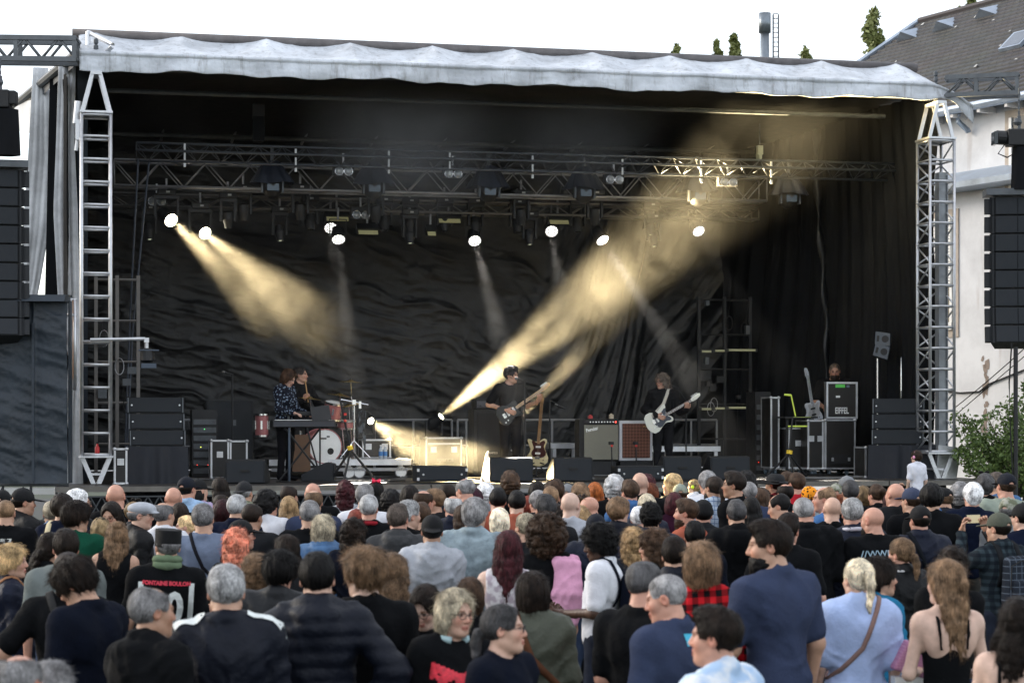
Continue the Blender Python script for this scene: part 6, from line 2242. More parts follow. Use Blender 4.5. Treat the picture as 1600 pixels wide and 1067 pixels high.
part('green_tape', MB().box((-.03, -.003, lh - .07), (.17, .004, .055)), mat('green_tape', (.12, .62, .10), .6), lid)
part('blue_tape', MB().box((.11, -.003, lh - .075), (.05, .004, .04)), mat('slate_tape', (.15, .2, .28), .6), lid)
part('label_sticker', MB().box((-.07, -.003, lh * .6), (.075, .004, .035)), M_WHITE(), lid)
flight_case('low silver edged case half hidden at the draped base', 1352, 1376, 698, .6, .5, wheels=False, latches=1)
# cases around the drums
flight_case('small grey edged case standing on the drum riser', 566, 611, 686, 3.2, .5, base=hgt(717, 590, 3.0), wheels=False)
fc, wf, hf_, wzf = flight_case('large flight case with grey lettering in the golden floor beam', 665, 722, 683, 3.0, .6, lam=mat('brown_case', (.10, .085, .06), .5))
part('lid_band', MB().box((0, -.004, wzf + hf_ * .80), (wf - .08, .008, .03)), M_ALU(), fc)
part('lettering', text_mesh('aparr:a', .10, .001, 1.05), mat('grey_letter', (.35, .34, .3), .6), fc, (0.02, -.006, wzf + hf_ * .32), (R(90), 0, 0))
flight_case('small rack case with a pale badge among the cables by the floor tom', 329, 358, 687, 2.6, .4, wheels=False, latches=1)
flight_case('rack case with tiny yellow light beside the floor tom', 359, 387, 688, 2.65, .4, wheels=False, latches=0)
flight_case('narrow rack case with lights behind the keyboard end', 1232, 1262, 668, 2.3, .5, latches=1)
flight_case('dark equipment rack case standing beside the green lit stand', 1204, 1218, 620, 2.6, .5, latches=0)
flight_case('slim dark case beside the ladder tower foot', 178, 199, 700, .1, .4, wheels=False, latches=1)
# racks with switches
for px0, px1, y0, v, l in ((1180, 1204, 612, 3.4, 'black equipment rack with tiny lights and cables by the rear lamps'), (300, 340, 640, 3.6, 'black equipment tower lost in shadow behind the side loudspeakers')):
 u, w = span(px0, px1, v)
 z = hgt(y0, px0, v) - DECK
 t = sthing('equipment_rack', l, 'rack', u, v)
 part('rack_body', MB().box((0, .25, z / 2), (w, .5, z)), M_BLACK(), t)
 for k in range(7):
  part('rack_unit', MB().box((0, -.008, .1 + k * (z - .1) / 7.5), (w - .05, .014, .09)), M_STEEL(), t)
 for k in range(4):
  part('indicator', MB().box((-w * .3 + k * .06, -.018, .2 + (k % 3) * .3), (.012, .006, .012)), emit_mat('led_%d' % (k % 3), ((1, .05, .02), (.9, 1, .1), (.1, 1, .2))[k % 3], 2.5), t)
# drum riser
u, w = span(415, 633, 2.9)
zr = hgt(717, 560, 2.4)
t = sthing('drum_riser', 'grey aluminium drum riser on white wheels', 'platform', u, 2.4)
part('riser_top', MB().box((0, .9, zr - DECK - .03), (w, 1.9, .06)), mat('riser_board', (.05, .05, .05), .6), t)
part('edge_rail', MB().box((0, -.07, zr - DECK - .05), (w, .05, .10)), M_ALU(), t)
part('lower_rail', MB().box((0, -.02, .14), (w * .96, .05, .05)), M_DALU(), t)
for px in (545, 561, 626):
 x = U(px, 2.4) - u
 wh = part('wheel', MB().lathe([(.02, -.025), (.085, -.025), (.09, 0), (.085, .025), (.02, .025)], 18, Matrix.Translation((x, -.02, .095)) @ Matrix.Rotation(R(90), 4, 'X')), M_WHITE(), t)
 part('tyre', MB().lathe([(.088, -.027), (.1, -.02), (.1, .02), (.088, .027)], 18, Matrix.Translation((x, -.02, .095)) @ Matrix.Rotation(R(90), 4, 'X'), False), mat('grey_tyre', (.3, .3, .3), .6), wh)
 part('post', MB().box((x, .02, .25), (.07, .05, .16)), M_ALU(), t)
# other low platforms
for px0, px1, y, v, l in ((1018, 1126, 697, 3.6, 'low grey platform edge behind the guitarist with the white guitar'), (860, 904, 692, 3.8, 'low grey platform edge behind the leaning bass guitar')):
 u, w = span(px0, px1, v); z = hgt(y, px0, v) - DECK
 t = sthing('low_platform', l, 'platform', u, v)
 part('platform_top', MB().box((0, .5, z - .05), (w, 1, .09)), M_ALU(), t)
 for sx in (-1, 1):
  part('leg', MB().box((sx * (w / 2 - .08), .05, z / 2 - .05), (.06, .06, z - .1)), M_ALU(), t)
# rear guard rail
for px0, px1, l in ((287, 360, 'grey guard rail behind the side loudspeakers'), (585, 706, 'grey guard rail behind the golden floor beams'), (715, 742, 'short grey guard rail beside the bass amplifier'), (820, 905, 'grey guard rail behind the bass guitar'), (1040, 1120, 'grey guard rail behind the white guitar')):
 u, w = span(px0, px1, 6.2); z = hgt(656, px0, 6.2) - DECK
 t = sthing('guard_rail', l, 'railing', u, 6.2, DECK, 0, 'guard rails at the rear of the stage')
 part('top_rail', MB().tube((-w / 2, 0, z), (w / 2, 0, z), .022), M_DALU(), t)
 part('mid_rail', MB().tube((-w / 2, 0, z * .5), (w / 2, 0, z * .5), .018), M_DALU(), t)
 for k in range(3):
  part('post', MB().tube((-w / 2 + w * k / 2, 0, 0), (-w / 2 + w * k / 2, 0, z), .022), M_DALU(), t)
# amplifiers
AV = 2.4
u, w = span(905, 967, AV); z = hgt(655, 936, AV) - DECK
zb = .26
t = sthing('guitar_amplifier', 'black amplifier with grey grille cloth and silver script badge', 'amplifier', u, AV)
part('stand_box', MB().box((0, .25, zb / 2), (w * .9, .4, zb)), M_BLACK(), t)
part('cabinet', MB().box((0, .16, (z + zb) / 2), (w, .3, z - zb)), mat('black_tolex', (.014, .014, .014), .6, 0, .2, 10, .5, 220), t, bevel=.012)
part('grille_cloth', MB().box((.035, -.0, (z + zb) / 2 - .035), (w - .10, .03, z - zb - .12)), mat('silver_grille_cloth', (.20, .195, .155), .8, 0, .12, 60, .3, 260), t)
part('control_panel', MB().box((.035, .0, z - .045), (w - .1, .03, .045)), M_BLACK(), t)
kn = MB().tube((0, -.03, 0), (0, -.014, 0), .012, 8).mesh('knob')
for k in range(9):
 part('knob', kn, M_WHITE() if k % 2 else M_CHROME(), t, (-.16 + k * .05, 0, z - .045))
part('pilot_light', MB().lathe([(.014, 0), (.008, .01)], 8, Matrix.Translation((w / 2 - .06, -.018, z - .045)) @ Matrix.Rotation(R(90), 4, 'X')), emit_mat('red_jewel', (1, .05, .03), 5), t)
part('badge', text_mesh('Fender', .085, .001, .9), M_CHROME(), t, (-w / 2 + .22, -.018, z - .17), (R(90), R(-14), 0))
u2, w2_ = span(968, 1020, AV); z2 = hgt(657, 994, AV) - DECK
t = sthing('guitar_amplifier', 'white framed amplifier with brown diamond grille cloth', 'amplifier', u2, AV)
part('stand_box', MB().box((0, .25, zb / 2), (w2_ * .9, .4, zb)), M_BLACK(), t)
part('cabinet', MB().box((0, .16, (z2 + zb) / 2), (w2_, .3, z2 - zb)), mat('white_tolex', (.62, .63, .66), .55, 0, .06, 10, .4, 220), t, bevel=.015)
dm, N, L, b = node_mat('diamond_cloth')
tcn = N.new('ShaderNodeTexCoord'); mpn = N.new('ShaderNodeMapping'); mpn.inputs['Rotation'].default_value = (0, R(45), 0); mpn.inputs['Scale'].default_value = (26, 0, 26)
ck = N.new('ShaderNodeTexChecker'); ck.inputs['Scale'].default_value = 1; ck.inputs['Color1'].default_value = (.085, .030, .018, 1); ck.inputs['Color2'].default_value = (.17, .075, .05, 1)
L.new(tcn.outputs['Object'], mpn.inputs[0]); L.new(mpn.outputs[0], ck.inputs[0]); L.new(ck.outputs[0], b.inputs['Base Color']); b.inputs['Roughness'].default_value = .85
part('grille_cloth', MB().box((0, .0, (z2 + zb) / 2), (w2_ - .10, .03, z2 - zb - .10)), dm, t, bevel=.01)
part('badge', text_mesh('VOX', .045, .001), mat('gold_badge', (.7, .5, .2), .3, .8), t, (w2_ / 2 - .13, -.018, z2 - .10), (R(90), 0, 0))
part('handle', MB().box((0, .16, z2 + .01), (.2, .04, .025)), M_RUBBER(), t)
# small things on the amplifiers
for px, hgh, l, c in ((925, .05, 'small red effect pedal on the grey amplifier', (.4, .03, .03)), (958, .07, 'small pale bottle on the grey amplifier', (.5, .42, .3))):
 uu = U(px, AV)
 o = part('effect_pedal' if px < 930 else 'bottle', MB().box((0, 0, hgh / 2), (.07, .06, hgh)).box((0, 0, hgh + .008), (.03, .03, .02)), mat('pedal_%d' % px, c, .5), None, S(uu, AV + .12, DECK + z + .012), (0, 0, SA))
 tag(o, l, 'pedal' if px < 930 else 'bottle')
# bass amplifier stack
BV = 2.9
u, w = span(740, 790, BV); z = hgt(640, 765, BV) - DECK
t = sthing('bass_cabinet', 'tall black bass speaker cabinet behind the black shirted guitarist', 'amplifier', u, BV)
part('cabinet', MB().box((0, .25, z / 2), (w, .45, z)), mat('black_tolex', (.014, .014, .014), .6), t, bevel=.015)
part('grille', MB().box((.02, .012, z / 2), (w - .1, .03, z - .12)), mat('black_grille_cloth', (.012, .012, .013), .85), t)
part('badge', text_mesh('AMPEG', .05, .001), mat('grey_letter', (.35, .34, .3), .6), t, (.06, -.006, z * .35), (R(90), 0, 0))
u, w = span(744, 772, BV); zt_ = hgt(623, 760, BV)
t = sthing('bass_amplifier_head', 'dark amplifier head on top of the bass cabinet', 'amplifier', u, BV + .02, DECK + z)
part('housing', MB().box((0, .2, (zt_ - DECK - z) / 2 + .004), (w, .35, zt_ - DECK - z)), M_BLACK(), t, bevel=.012)
part('front_panel', MB().box((0, .018, (zt_ - DECK - z) / 2), (w - .05, .015, (zt_ - DECK - z) * .6)), mat('grey_panel', (.10, .10, .11), .4, .4), t)
for k in range(4):
 part('knob', kn, M_CHROME(), t, (-.08 + k * .05, .02, .07))
# tall black speaker behind the keyboard
u, w = span(322, 396, 4.2); z = hgt(625, 360, 4.2) - DECK
t = sthing('drum_monitor', 'big black loudspeaker lost in shadow behind the floor tom', 'loudspeaker', u, 4.2)
part('cabinet', MB().box((0, .3, z / 2), (w, .6, z)), M_CAB(), t, bevel=.015)
part('grille', MB().box((0, -.01, z / 2), (w - .08, .02, z - .1)), M_GRILLE(), t)
for k in (0, 1):
 part('handle', MB().box((w * .1, -.025, z * (.35 + .35 * k)), (.05, .02, .10)), M_STEEL(), t)
def mic_stand(label, px, v, ytop, boom=None, tripod=True, mic=True):
 u = U(px, v); z = hgt(ytop, px, v) - DECK
 t = sthing('microphone_stand', label, 'microphone stand', u, v)
 part('pole', MB().tube((0, 0, .04), (0, 0, z), .014, 8), M_BLACK(), t)
 if tripod:
  for k in range(3):
   a = k * 2.094 + .5
   part('leg', MB().tube((0, 0, .16), (.3 * math.cos(a), .3 * math.sin(a), .012), .011, 6), M_BLACK(), t)
 end = Vector((0, 0, z))
 if boom:
  end = Vector(boom)
  part('boom', MB().tube((-(end.x) * .35, 0, z - (end.z - z) * .35), end, .009, 6), M_BLACK(), t)
 if mic:
  d = Vector((-1, -.1, .25)).normalized() if boom is None else Vector((-1, 0, .4)).normalized()
  m_ = part('microphone', MB().tube(end - d * .02, end + d * .13, .014, 8, .017), M_BLACK(), t)
  part('mic_head', MB().lathe([(.002, -.03), (.022, -.018), (.026, 0), (.02, .02), (.004, .03)], 12, Matrix.Translation(end + d * .15) @ d.to_track_quat('Z', 'Y').to_matrix().to_4x4()), mat('mic_mesh', (.12, .12, .12), .4, .6), m_)
 return t
mic_stand('vocal microphone stand at the mouth of the black shirted guitarist', 820, 1.3, 595)
mic_stand('vocal microphone stand beside the long haired guitarist', 1072, 1.9, 625, (-.15, 0, hgt(606, 1060, 1.9) - DECK))
mic_stand('low microphone stand leaning at the keyboard', 500, 1.0, 660, (.1, -.05, .9))
mic_stand('thin microphone stand with side arm near the bass guitar', 859, 2.2, 625, (.25, 0, 1.15))
for px, l in ((953, 'short microphone stand with red clip at the grey amplifier'), (991, 'short microphone stand with red clip at the diamond grille')):
 u = U(px, 2.2); z = hgt(694, px, 2.2) - DECK
 t = sthing('short_microphone_stand', l, 'microphone stand', u, 2.2)
 part('pole', MB().tube((0, -.15, .03), (0, -.1, z), .012, 6), M_BLACK(), t)
 part('microphone', MB().box((0, -.08, z + .02), (.06, .12, .05)), M_BLACK(), t)
 part('red_clip', MB().box((0, -.12, z - .02), (.035, .03, .04)), mat('red_plastic', (.6, .03, .02), .5), t)
 part('base', MB().lathe([(.10, 0), (.09, .03), (.02, .04)], 14, Matrix.Translation((0, -.15, 0))), M_BLACK(), t)
mic_stand('tall thin pole with side arm in front of the dark drum monitor', 363, 3.0, 585, None, True)
# drum kit
DVZ = zr
pink = mat('pink_sparkle', (.36, .13, .13), .35, .2, .25, 90)
def drum(label, px, py, v, rad, depth, tilt=(0, 0), name='drum', head=None):
 u = U(px, v); z = hgt(py, px, v)
 t = sthing(name, label, 'drum', u, v, z, 0, 'drum kit')
 q = Matrix.Rotation(R(tilt[0]), 4, 'X') @ Matrix.Rotation(R(tilt[1]), 4, 'Y')
 part('shell', MB().lathe([(rad, -depth / 2), (rad, depth / 2)], 28, q), pink, t, smooth=False)
 for s in (-1, 1):
  part('hoop', MB().lathe([(rad + .004, s * depth / 2 - .018), (rad + .018, s * depth / 2 - .018), (rad + .018, s * depth / 2 + .012), (rad + .004, s * depth / 2 + .012)], 28, q, False), pink if name == 'bass_drum' else M_CHROME(), t)
 part('drum_head', MB().lathe([(rad, depth / 2 + .003), (.001, depth / 2 + .006)], 28, q), head or M_WHITE(), t)
 for k in range(6):
  a = k * 1.047 + .4
  part('lug', MB().box((0, 0, 0), (.02, .03, depth * .4), m=q @ Matrix.Rotation(a, 4, 'Z') @ Matrix.Translation((rad + .01, 0, 0))), M_CHROME(), t)
 return t, q
bd, q = drum('bass drum with white front head and dark sound hole', 503, 697, 2.5, .27, .4, (90, 8), 'bass_drum')
part('sound_hole', MB().lathe([(.055, .208), (.001, .209)], 18, q @ Matrix.Translation((.09, -.08, 0))), M_RUBBER(), bd)
part('front_print', MB().box((-.04, .13, .209), (.12, .03, .003), m=q).box((.05, .16, .209), (.05, .03, .003), m=q), mat('print_grey', (.12, .12, .12), .6), bd)
for s in (-1, 1):
 part('spur', MB().tube((s * .27, -.1, -.05), (s * .36, -.25, -.31), .012, 6), M_CHROME(), bd)
drum('pink rack tom above the bass drum', 520, 641, 2.7, .15, .26, (12, 8), 'tom_drum')
drum('pink floor tom next to the keyboard player', 409, 664, 2.9, .11, .35, (0, 0), 'floor_tom')
drum('small pink snare drum between the drummer and the toms', 540, 663, 2.9, .15, .12, (4, 0), 'snare_drum')
brass = mat('cymbal_brass', (.45, .32, .12), .3, .9, .2, 30)
for px, py, v, l, tl_ in ((548, 596, 3.1, 'highest brass cymbal on a boom arm', 3), (531, 617, 3.0, 'dark cymbal below the highest cymbal', 8), (545, 633, 2.9, 'low cymbal beside the rack tom', -12), (484, 622, 3.0, 'cymbal in front of the drummer', 6)):
 u = U(px, v); z = hgt(py, px, v)
 t = sthing('cymbal', l, 'cymbal', u, v, z, 0, 'cymbals of the drum kit')
 part('plate', MB().lathe([(.012, .03), (.04, .022), (.05, .01), (.20, -.012), (.2, -.015), (.05, .006), (.012, .02)], 28, Matrix.Rotation(R(tl_), 4, 'Y')), brass, t, smooth=True)
 part('stand', MB().tube((0, 0, .05), (.03, .1, -.25), .010, 6).tube((.03, .1, -.25), (.10, .12, DVZ - z), .013, 6), M_CHROME(), t)
 part('felt', MB().tube((0, 0, .0), (0, 0, .06), .016, 8), M_RUBBER(), t)
# boom bar and white towel
u = U(553, 2.8); z = hgt(640, 553, 2.8)
t = sthing('drum_hardware', 'chrome drum hardware frame with clamps and hanging towel', 'stand', u, 2.8, DVZ)
part('upright', MB().tube((0, 0, 0), (0, 0, z - DVZ + .1), .018, 8), M_CHROME(), t)
part('cross_bar', MB().tube((-.22, 0, z - DVZ + .17), (.24, 0, z - DVZ + .08), .014, 8), M_CHROME(), t)
part('clamp', MB().box((.0, 0, z - DVZ + .12), (.06, .06, .09)).box((.1, 0, z - DVZ + .08), (.04, .05, .12)), M_CHROME(), t)
part('towel', grid_mesh('towel', np.array([[(.06 + .13 * i / 9 + .01 * math.sin(j), -.05 + .02 * math.sin(i * 1.3 + j * .4), z - DVZ - .02 - .5 * j / 11 * (1 - .25 * math.sin(i * .5))) for i in range(10)] for j in range(12)])), pattern_mat('grey_towel', 'blot', (.02, .022, .025), (.10, .12, .14), 12), t)
part('leg', MB().tube((0, 0, .3), (.25, -.2, .01), .011, 6).tube((0, 0, .3), (-.25, -.15, .01), .011, 6).tube((0, 0, .3), (.0, .28, .01), .011, 6), M_CHROME(), t)
# two water bottles on the riser
for px, l in ((595, 'clear water bottle with blue label nearer the drums'), (602, 'clear water bottle with blue label farther from the drums')):
 u = U(px, 2.5)
 t = sthing('water_bottle', l, 'bottle', u, 2.5, DVZ, 0, 'water bottles on the riser')
 part('bottle', MB().lathe([(.03, 0), (.034, .01), (.034, .15), (.014, .19), (.014, .21)], 12), mat('clear_plastic', (.45, .5, .55), .15), t, smooth=True)
 part('bottle_label', MB().lathe([(.0345, .05), (.0345, .12)], 12, None, False), mat('blue_label', (.05, .2, .5), .5), t)
 part('bottle_cap', MB().lathe([(.016, .205), (.016, .23)], 10), M_WHITE(), t)
# keyboard on its stand
KV = .9
u, w = span(424, 522, KV); z = hgt(662, 470, KV) - DECK
t = sthing('stage_piano', 'black stage keyboard on crossed stand with music rest', 'keyboard', u, KV)
part('case', MB().box((0, 0, z), (w, .34, .11)), M_BLACK(), t, bevel=.015)
part('rear_panel', MB().box((.0, -.175, z - .005), (w - .04, .01, .075)), mat('piano_rear', (.02, .024, .034), .4), t)
part('keys', MB().box((0, .07, z + .058), (w - .12, .14, .012)), M_WHITE(), t)
for s in (-1, 1):
 part('stand_leg', MB().tube((-s * w * .36, s * .1, 0.01), (s * w * .30, s * .1, z - .06), .016, 8), M_BLACK(), t)
part('stand_post', MB().tube((-w * .23, -.12, 0), (-w * .23, -.12, z - .06), .02, 8), mat('blue_steel', (.06, .08, .11), .4, .5), t)
part('stand_post', MB().tube((w * .28, -.12, 0), (w * .05, -.12, z - .06), .014, 8), M_BLACK(), t)
part('music_rest', MB().box((w * .28, -.05, z + .16), (.30, .015, .24), rot=Matrix.Rotation(R(-16), 3, 'X') @ Matrix.Rotation(R(-8), 3, 'Y')), M_BLACK(), t)
u = U(485, 1.2)
t = sthing('effects_table', 'small black keyboard above the stage piano in front of the drummer', 'keyboard', U(470, 1.15), 1.15, DECK + z + .16)
part('case', MB().box((0, 0, 0), (.55, .25, .07)), M_BLACK(), t, bevel=.01)
part('support', MB().box((-.2, .02, -.1), (.03, .2, .14)).box((.2, .02, -.1), (.03, .2, .14)), M_STEEL(), t)
t = sthing('guitar_case_board', 'brown board leaning behind the keyboard stand', 'board', U(470, 1.9), 1.9)
part('board', MB().box((0, .05, .42), (.32, .03, .6), rot=Matrix.Rotation(R(-6), 3, 'X')), mat('brown_board', (.12, .065, .035), .7), t)
# folded tripod with yellow ring
t = sthing('light_tripod', 'black tripod stand with yellow ring before the drum riser', 'tripod', U(548, .4), .4)
part('pole', MB().tube((0, 0, .5), (-.16, 0, 1.25), .016, 8), M_BLACK(), t)
part('ring', MB().tube((-.0, 0, .5), (-.02, 0, .56), .045, 10), mat('yellow_plastic', (.75, .5, .03), .5), t)
for a in (.2, 2.3, 4.3):
 part('leg', MB().tube((0, 0, .5), (.42 * math.cos(a), .42 * math.sin(a), .01), .02, 8), M_BLACK(), t)
for z_ in (.95, 1.05):
 part('red_knob', MB().box((-.09, -.02, z_), (.04, .04, .035)), mat('red_plastic', (.6, .03, .02), .5, emit=(1, .05, .02), estr=.3), t)
t = sthing('light_tripod', 'black tripod with yellow hook beside the two handled flight case', 'tripod', U(1233, .7), .7)
part('pole', MB().tube((0, 0, .4), (.06, 0, 1.0), .016, 8), M_BLACK(), t)
part('ring', MB().tube((0, 0, .4), (.01, 0, .46), .05, 10), mat('yellow_plastic', (.75, .5, .03), .5), t)
for a in (.4, 2.6, 4.6):
 part('leg', MB().tube((0, 0, .4), (.4 * math.cos(a), .4 * math.sin(a), .01), .018, 8), M_BLACK(), t)
# luminous workbench of the guitar technician
hv = emit_mat('luminous_tape', (.75, 1, .05), .38)
uw, ww = span(1228, 1262, 2.1); zw = hgt(652, 1245, 2.1) - DECK
t = sthing('workbench', 'small black workbench edged with luminous yellow tape', 'table', uw, 2.0)
part('bench_top', MB().box((.05, .2, zw), (ww + .2, .4, .03)), M_BLACK(), t)
part('tape', MB().box((0, -.006, zw - .15), (ww, .01, .022)), hv, t)
part('tape', MB().box((.06, -.003, zw + .005), (ww * .8, .006, .008)), mat('dull_tape', (.35, .42, .1), .6), t)
part('leg', MB().box((ww * .45, .1, zw / 2), (.04, .04, zw)).box((-ww * .45, .1, zw / 2), (.04, .04, zw)), M_BLACK(), t)
part('lamp_arm', MB().tube((-.06, 0, zw + .02), (-.14, 0, zw + .38), .011, 6).tube((-.14, 0, zw + .38), (-.26, 0, zw + .39), .018, 6), hv, t)
# monitors on poles and rear tube lights
u = U(1376, 1.6); z = hgt(560, 1376, 1.6) - DECK
t = sthing('pole_speaker', 'two small pale grey angled speakers on a silver pole', 'loudspeaker', u, 1.6, DECK, R(-25))
part('pole', MB().tube((-.05, 0, 0), (-.05, 0, z), .016, 8), M_CHROME(), t)
for k in (0, 1):
 b_ = part('cabinet', MB().prism([(-.13, -.10), (.13, -.12), (.12, .10), (-.13, .12)], -.1, .14, 'y'), mat('grey_speaker', (.09, .105, .125), .5), t, (.02 + .02 * k, 0, z + .12 + .21 * k), (0, R(14 - 10 * k), 0), bevel=.008)
 part('horn', MB().lathe([(.06, 0), (.05, -.03), (.02, -.06)], 14, Matrix.Translation((.04, -.105, 0)) @ Matrix.Rotation(R(90), 4, 'X')), M_BLACK(), b_)
 part('port', MB().box((-.08, -.104, .0), (.04, .01, .1)), M_BLACK(), b_)
t = sthing('steel_pole', 'bright slim pole with flame shaped tip beside the pole speakers', 'pole', U(1408, 1.4), 1.4)
part('pole', MB().tube((0, 0, 0), (0, 0, 1.3), .012, 6), M_CHROME(), t)
part('blade', MB().lathe([(.008, 1.2), (.022, 1.45), (.02, 1.7), (.003, 2.02)], 8), M_CHROME(), t)
tubem = emit_mat('dim_tube', (.85, .85, .45), .16)
for py, l in ((549, 'upper'), (639, 'lower')):
 for px0, px1, n_ in ((1096, 1111, 'short inner'), (1117, 1132, 'short outer'), (1138, 1180, 'long')):
  u, w = span(px0, px1, 5.4); z = hgt(py - (px0 - 1096) * .05, px0, 5.4)
  t = sthing('tube_light', '%s dim yellow tube light of the %s row at the rear' % (n_, l), 'tube light', u, 5.4, z, 0, 'dim tube lights at the rear')
  part('tube', MB().tube((-w / 2, 0, 0), (w / 2, 0, 0), .02, 8), tubem, t)
  part('end_cap', MB().box((-w / 2 - .02, 0, 0), (.04, .06, .06)).box((w / 2 + .02, 0, 0), (.04, .06, .06)), M_BLACK(), t)
def scaffold(label, px0, px1, y0, y1, v, rows, m):
 u, w = span(px0, px1, v); zt, zl = hgt(y0, px0, v), max(DECK, hgt(y1, px0, v))
 t = sthing('scaffold_frame', label, 'scaffold', u, v, DECK)
 for sx in (-1, 0, 1):
  part('upright', MB().box((sx * w / 2, 0, (zt - DECK) / 2), (.055, .055, zt - DECK)), m, t)
 for k in range(rows):
  z = (zt - DECK) * (k + .9) / rows
  part('ledger', MB().tube((-w / 2, -.01, z), (w / 2, -.01, z), .02, 6), m, t)
 for k in range(7):
  x, z = random.uniform(-w / 2 + .05, w / 2 - .05), random.uniform(.5, zt - DECK - .1)
  part('clamped_gear', MB().box((x, -.05, z), (random.uniform(.05, .14), .1, random.uniform(.06, .18))), M_STEEL() if k % 2 else M_BLACK(), t)
 for k in range(4):
  x, z = random.uniform(-w / 2 + .05, w / 2 - .05), random.uniform(.8, zt - DECK - .2)
  pts = [(x + .07 * math.cos(a * .5), -.06, z + .13 * math.sin(a * .5)) for a in range(14)]
  part('cable_loop', MB().path(pts, .008, 5), M_DALU() if k % 2 else M_RUBBER(), t)
 return t
scaffold('grey scaffold frame with clamped gear behind the ladder tower', 150, 216, 430, 640, 1.8, 5, mat('tan_steel', (.16, .15, .14), .6, .4))
scaffold('dark scaffold tower with cables and lamps before the wing drape', 1092, 1172, 463, 740, 5.6, 5, M_BLACK())
u = U(172, .25); z = hgt(533, 190, .25)
t = sthing('lamp_outrigger', 'silver pipe arm with a black lamp clamped to the ladder tower', 'pipe arm', u, -.25, z)
part('pipe', MB().tube((-.3, 0, 0), (.5, 0, .02), .027, 10), M_ALU(), t)
part('elbow', MB().box((.52, 0, 0), (.07, .07, .07)).tube((.52, 0, 0), (.52, 0, -.12), .03, 10), M_ALU(), t)
part('lamp', MB().lathe([(.05, -.12), (.1, -.16), (.11, -.3), (.05, -.33)], 14, Matrix.Translation((.53, 0, 0))), M_BLACK(), t)
part('lamp_plate', MB().box((.55, 0, -.15), (.3, .2, .02)).box((.55, -.02, -.38), (.22, .12, .07)), mat('blue_grey_plastic', (.05, .07, .1), .5), t)
t = sthing('fire_extinguisher', 'small red bottle standing in the ladder tower foot', 'bottle', U(152, .1), .1, 1.94)
part('bottle', MB().lathe([(.03, 0), (.035, .02), (.035, .11), (.015, .14), (.015, .17)], 12), mat('red_enamel', (.5, .02, .02), .35), t, smooth=True)
part('cap', MB().box((0, 0, .18), (.03, .02, .03)), M_RUBBER(), t)
# white flame shaped prop by the wedge, cables on the floor
t = sthing('white_pennant', 'white sail shaped pennant against a monitor wedge', 'pennant', U(757, .3), .3)
part('sail', MB().prism([(-.06, .0), (.06, .0), (.06, .48), (.02, .42)], -.01, .01, 'y'), mat('white_fabric', (.8, .8, .8), .7), t)
for k in range(14):
 u0 = -5.6 + .8 * k; v0 = random.uniform(-.5, 2.5)
 pts = [S(u0 + .25 * i, v0 + .18 * math.sin(i * 1.3 + k) + .03 * i, DECK + .018) for i in range(9)]
 o = part('floor_cable', MB().path(pts, .012, 5), M_RUBBER() if k % 3 else mat('grey_cable', (.2, .2, .2), .6), None)
 tag(o, 'cable lying in loose curves on the stage floor, number %s from the ladder tower side' % ('one two three four five six seven eight nine ten eleven twelve thirteen fourteen'.split()[k]), 'cable', 'loose cables on the stage floor')
# ================================================================== guitars
def outline(kind):
 if kind == 'tele':
  return [(-.24, .02), (-.235, .09), (-.20, .145), (-.14, .165), (-.07, .15), (-.01, .115), (.05, .115), (.11, .135), (.15, .125), (.165, .085), (.155, .05), (.16, .02), (.16, -.035), (.13, -.045), (.12, -.07), (.15, -.10), (.165, -.135), (.14, -.155), (.09, -.145), (.03, -.12), (-.02, -.12), (-.08, -.15), (-.15, -.165), (-.21, -.135), (-.24, -.08), (-.245, -.03)]
 return [(-.27, .06), (-.25, .13), (-.19, .175), (-.12, .17), (-.05, .13), (.0, .125), (.07, .155), (.14, .185), (.18, .175), (.165, .125), (.135, .08), (.13, .03), (.14, -.03), (.17, -.06), (.19, -.10), (.175, -.14), (.13, -.15), (.07, -.125), (.02, -.12), (-.05, -.15), (-.13, -.19), (-.21, -.185), (-.26, -.13), (-.285, -.05)]
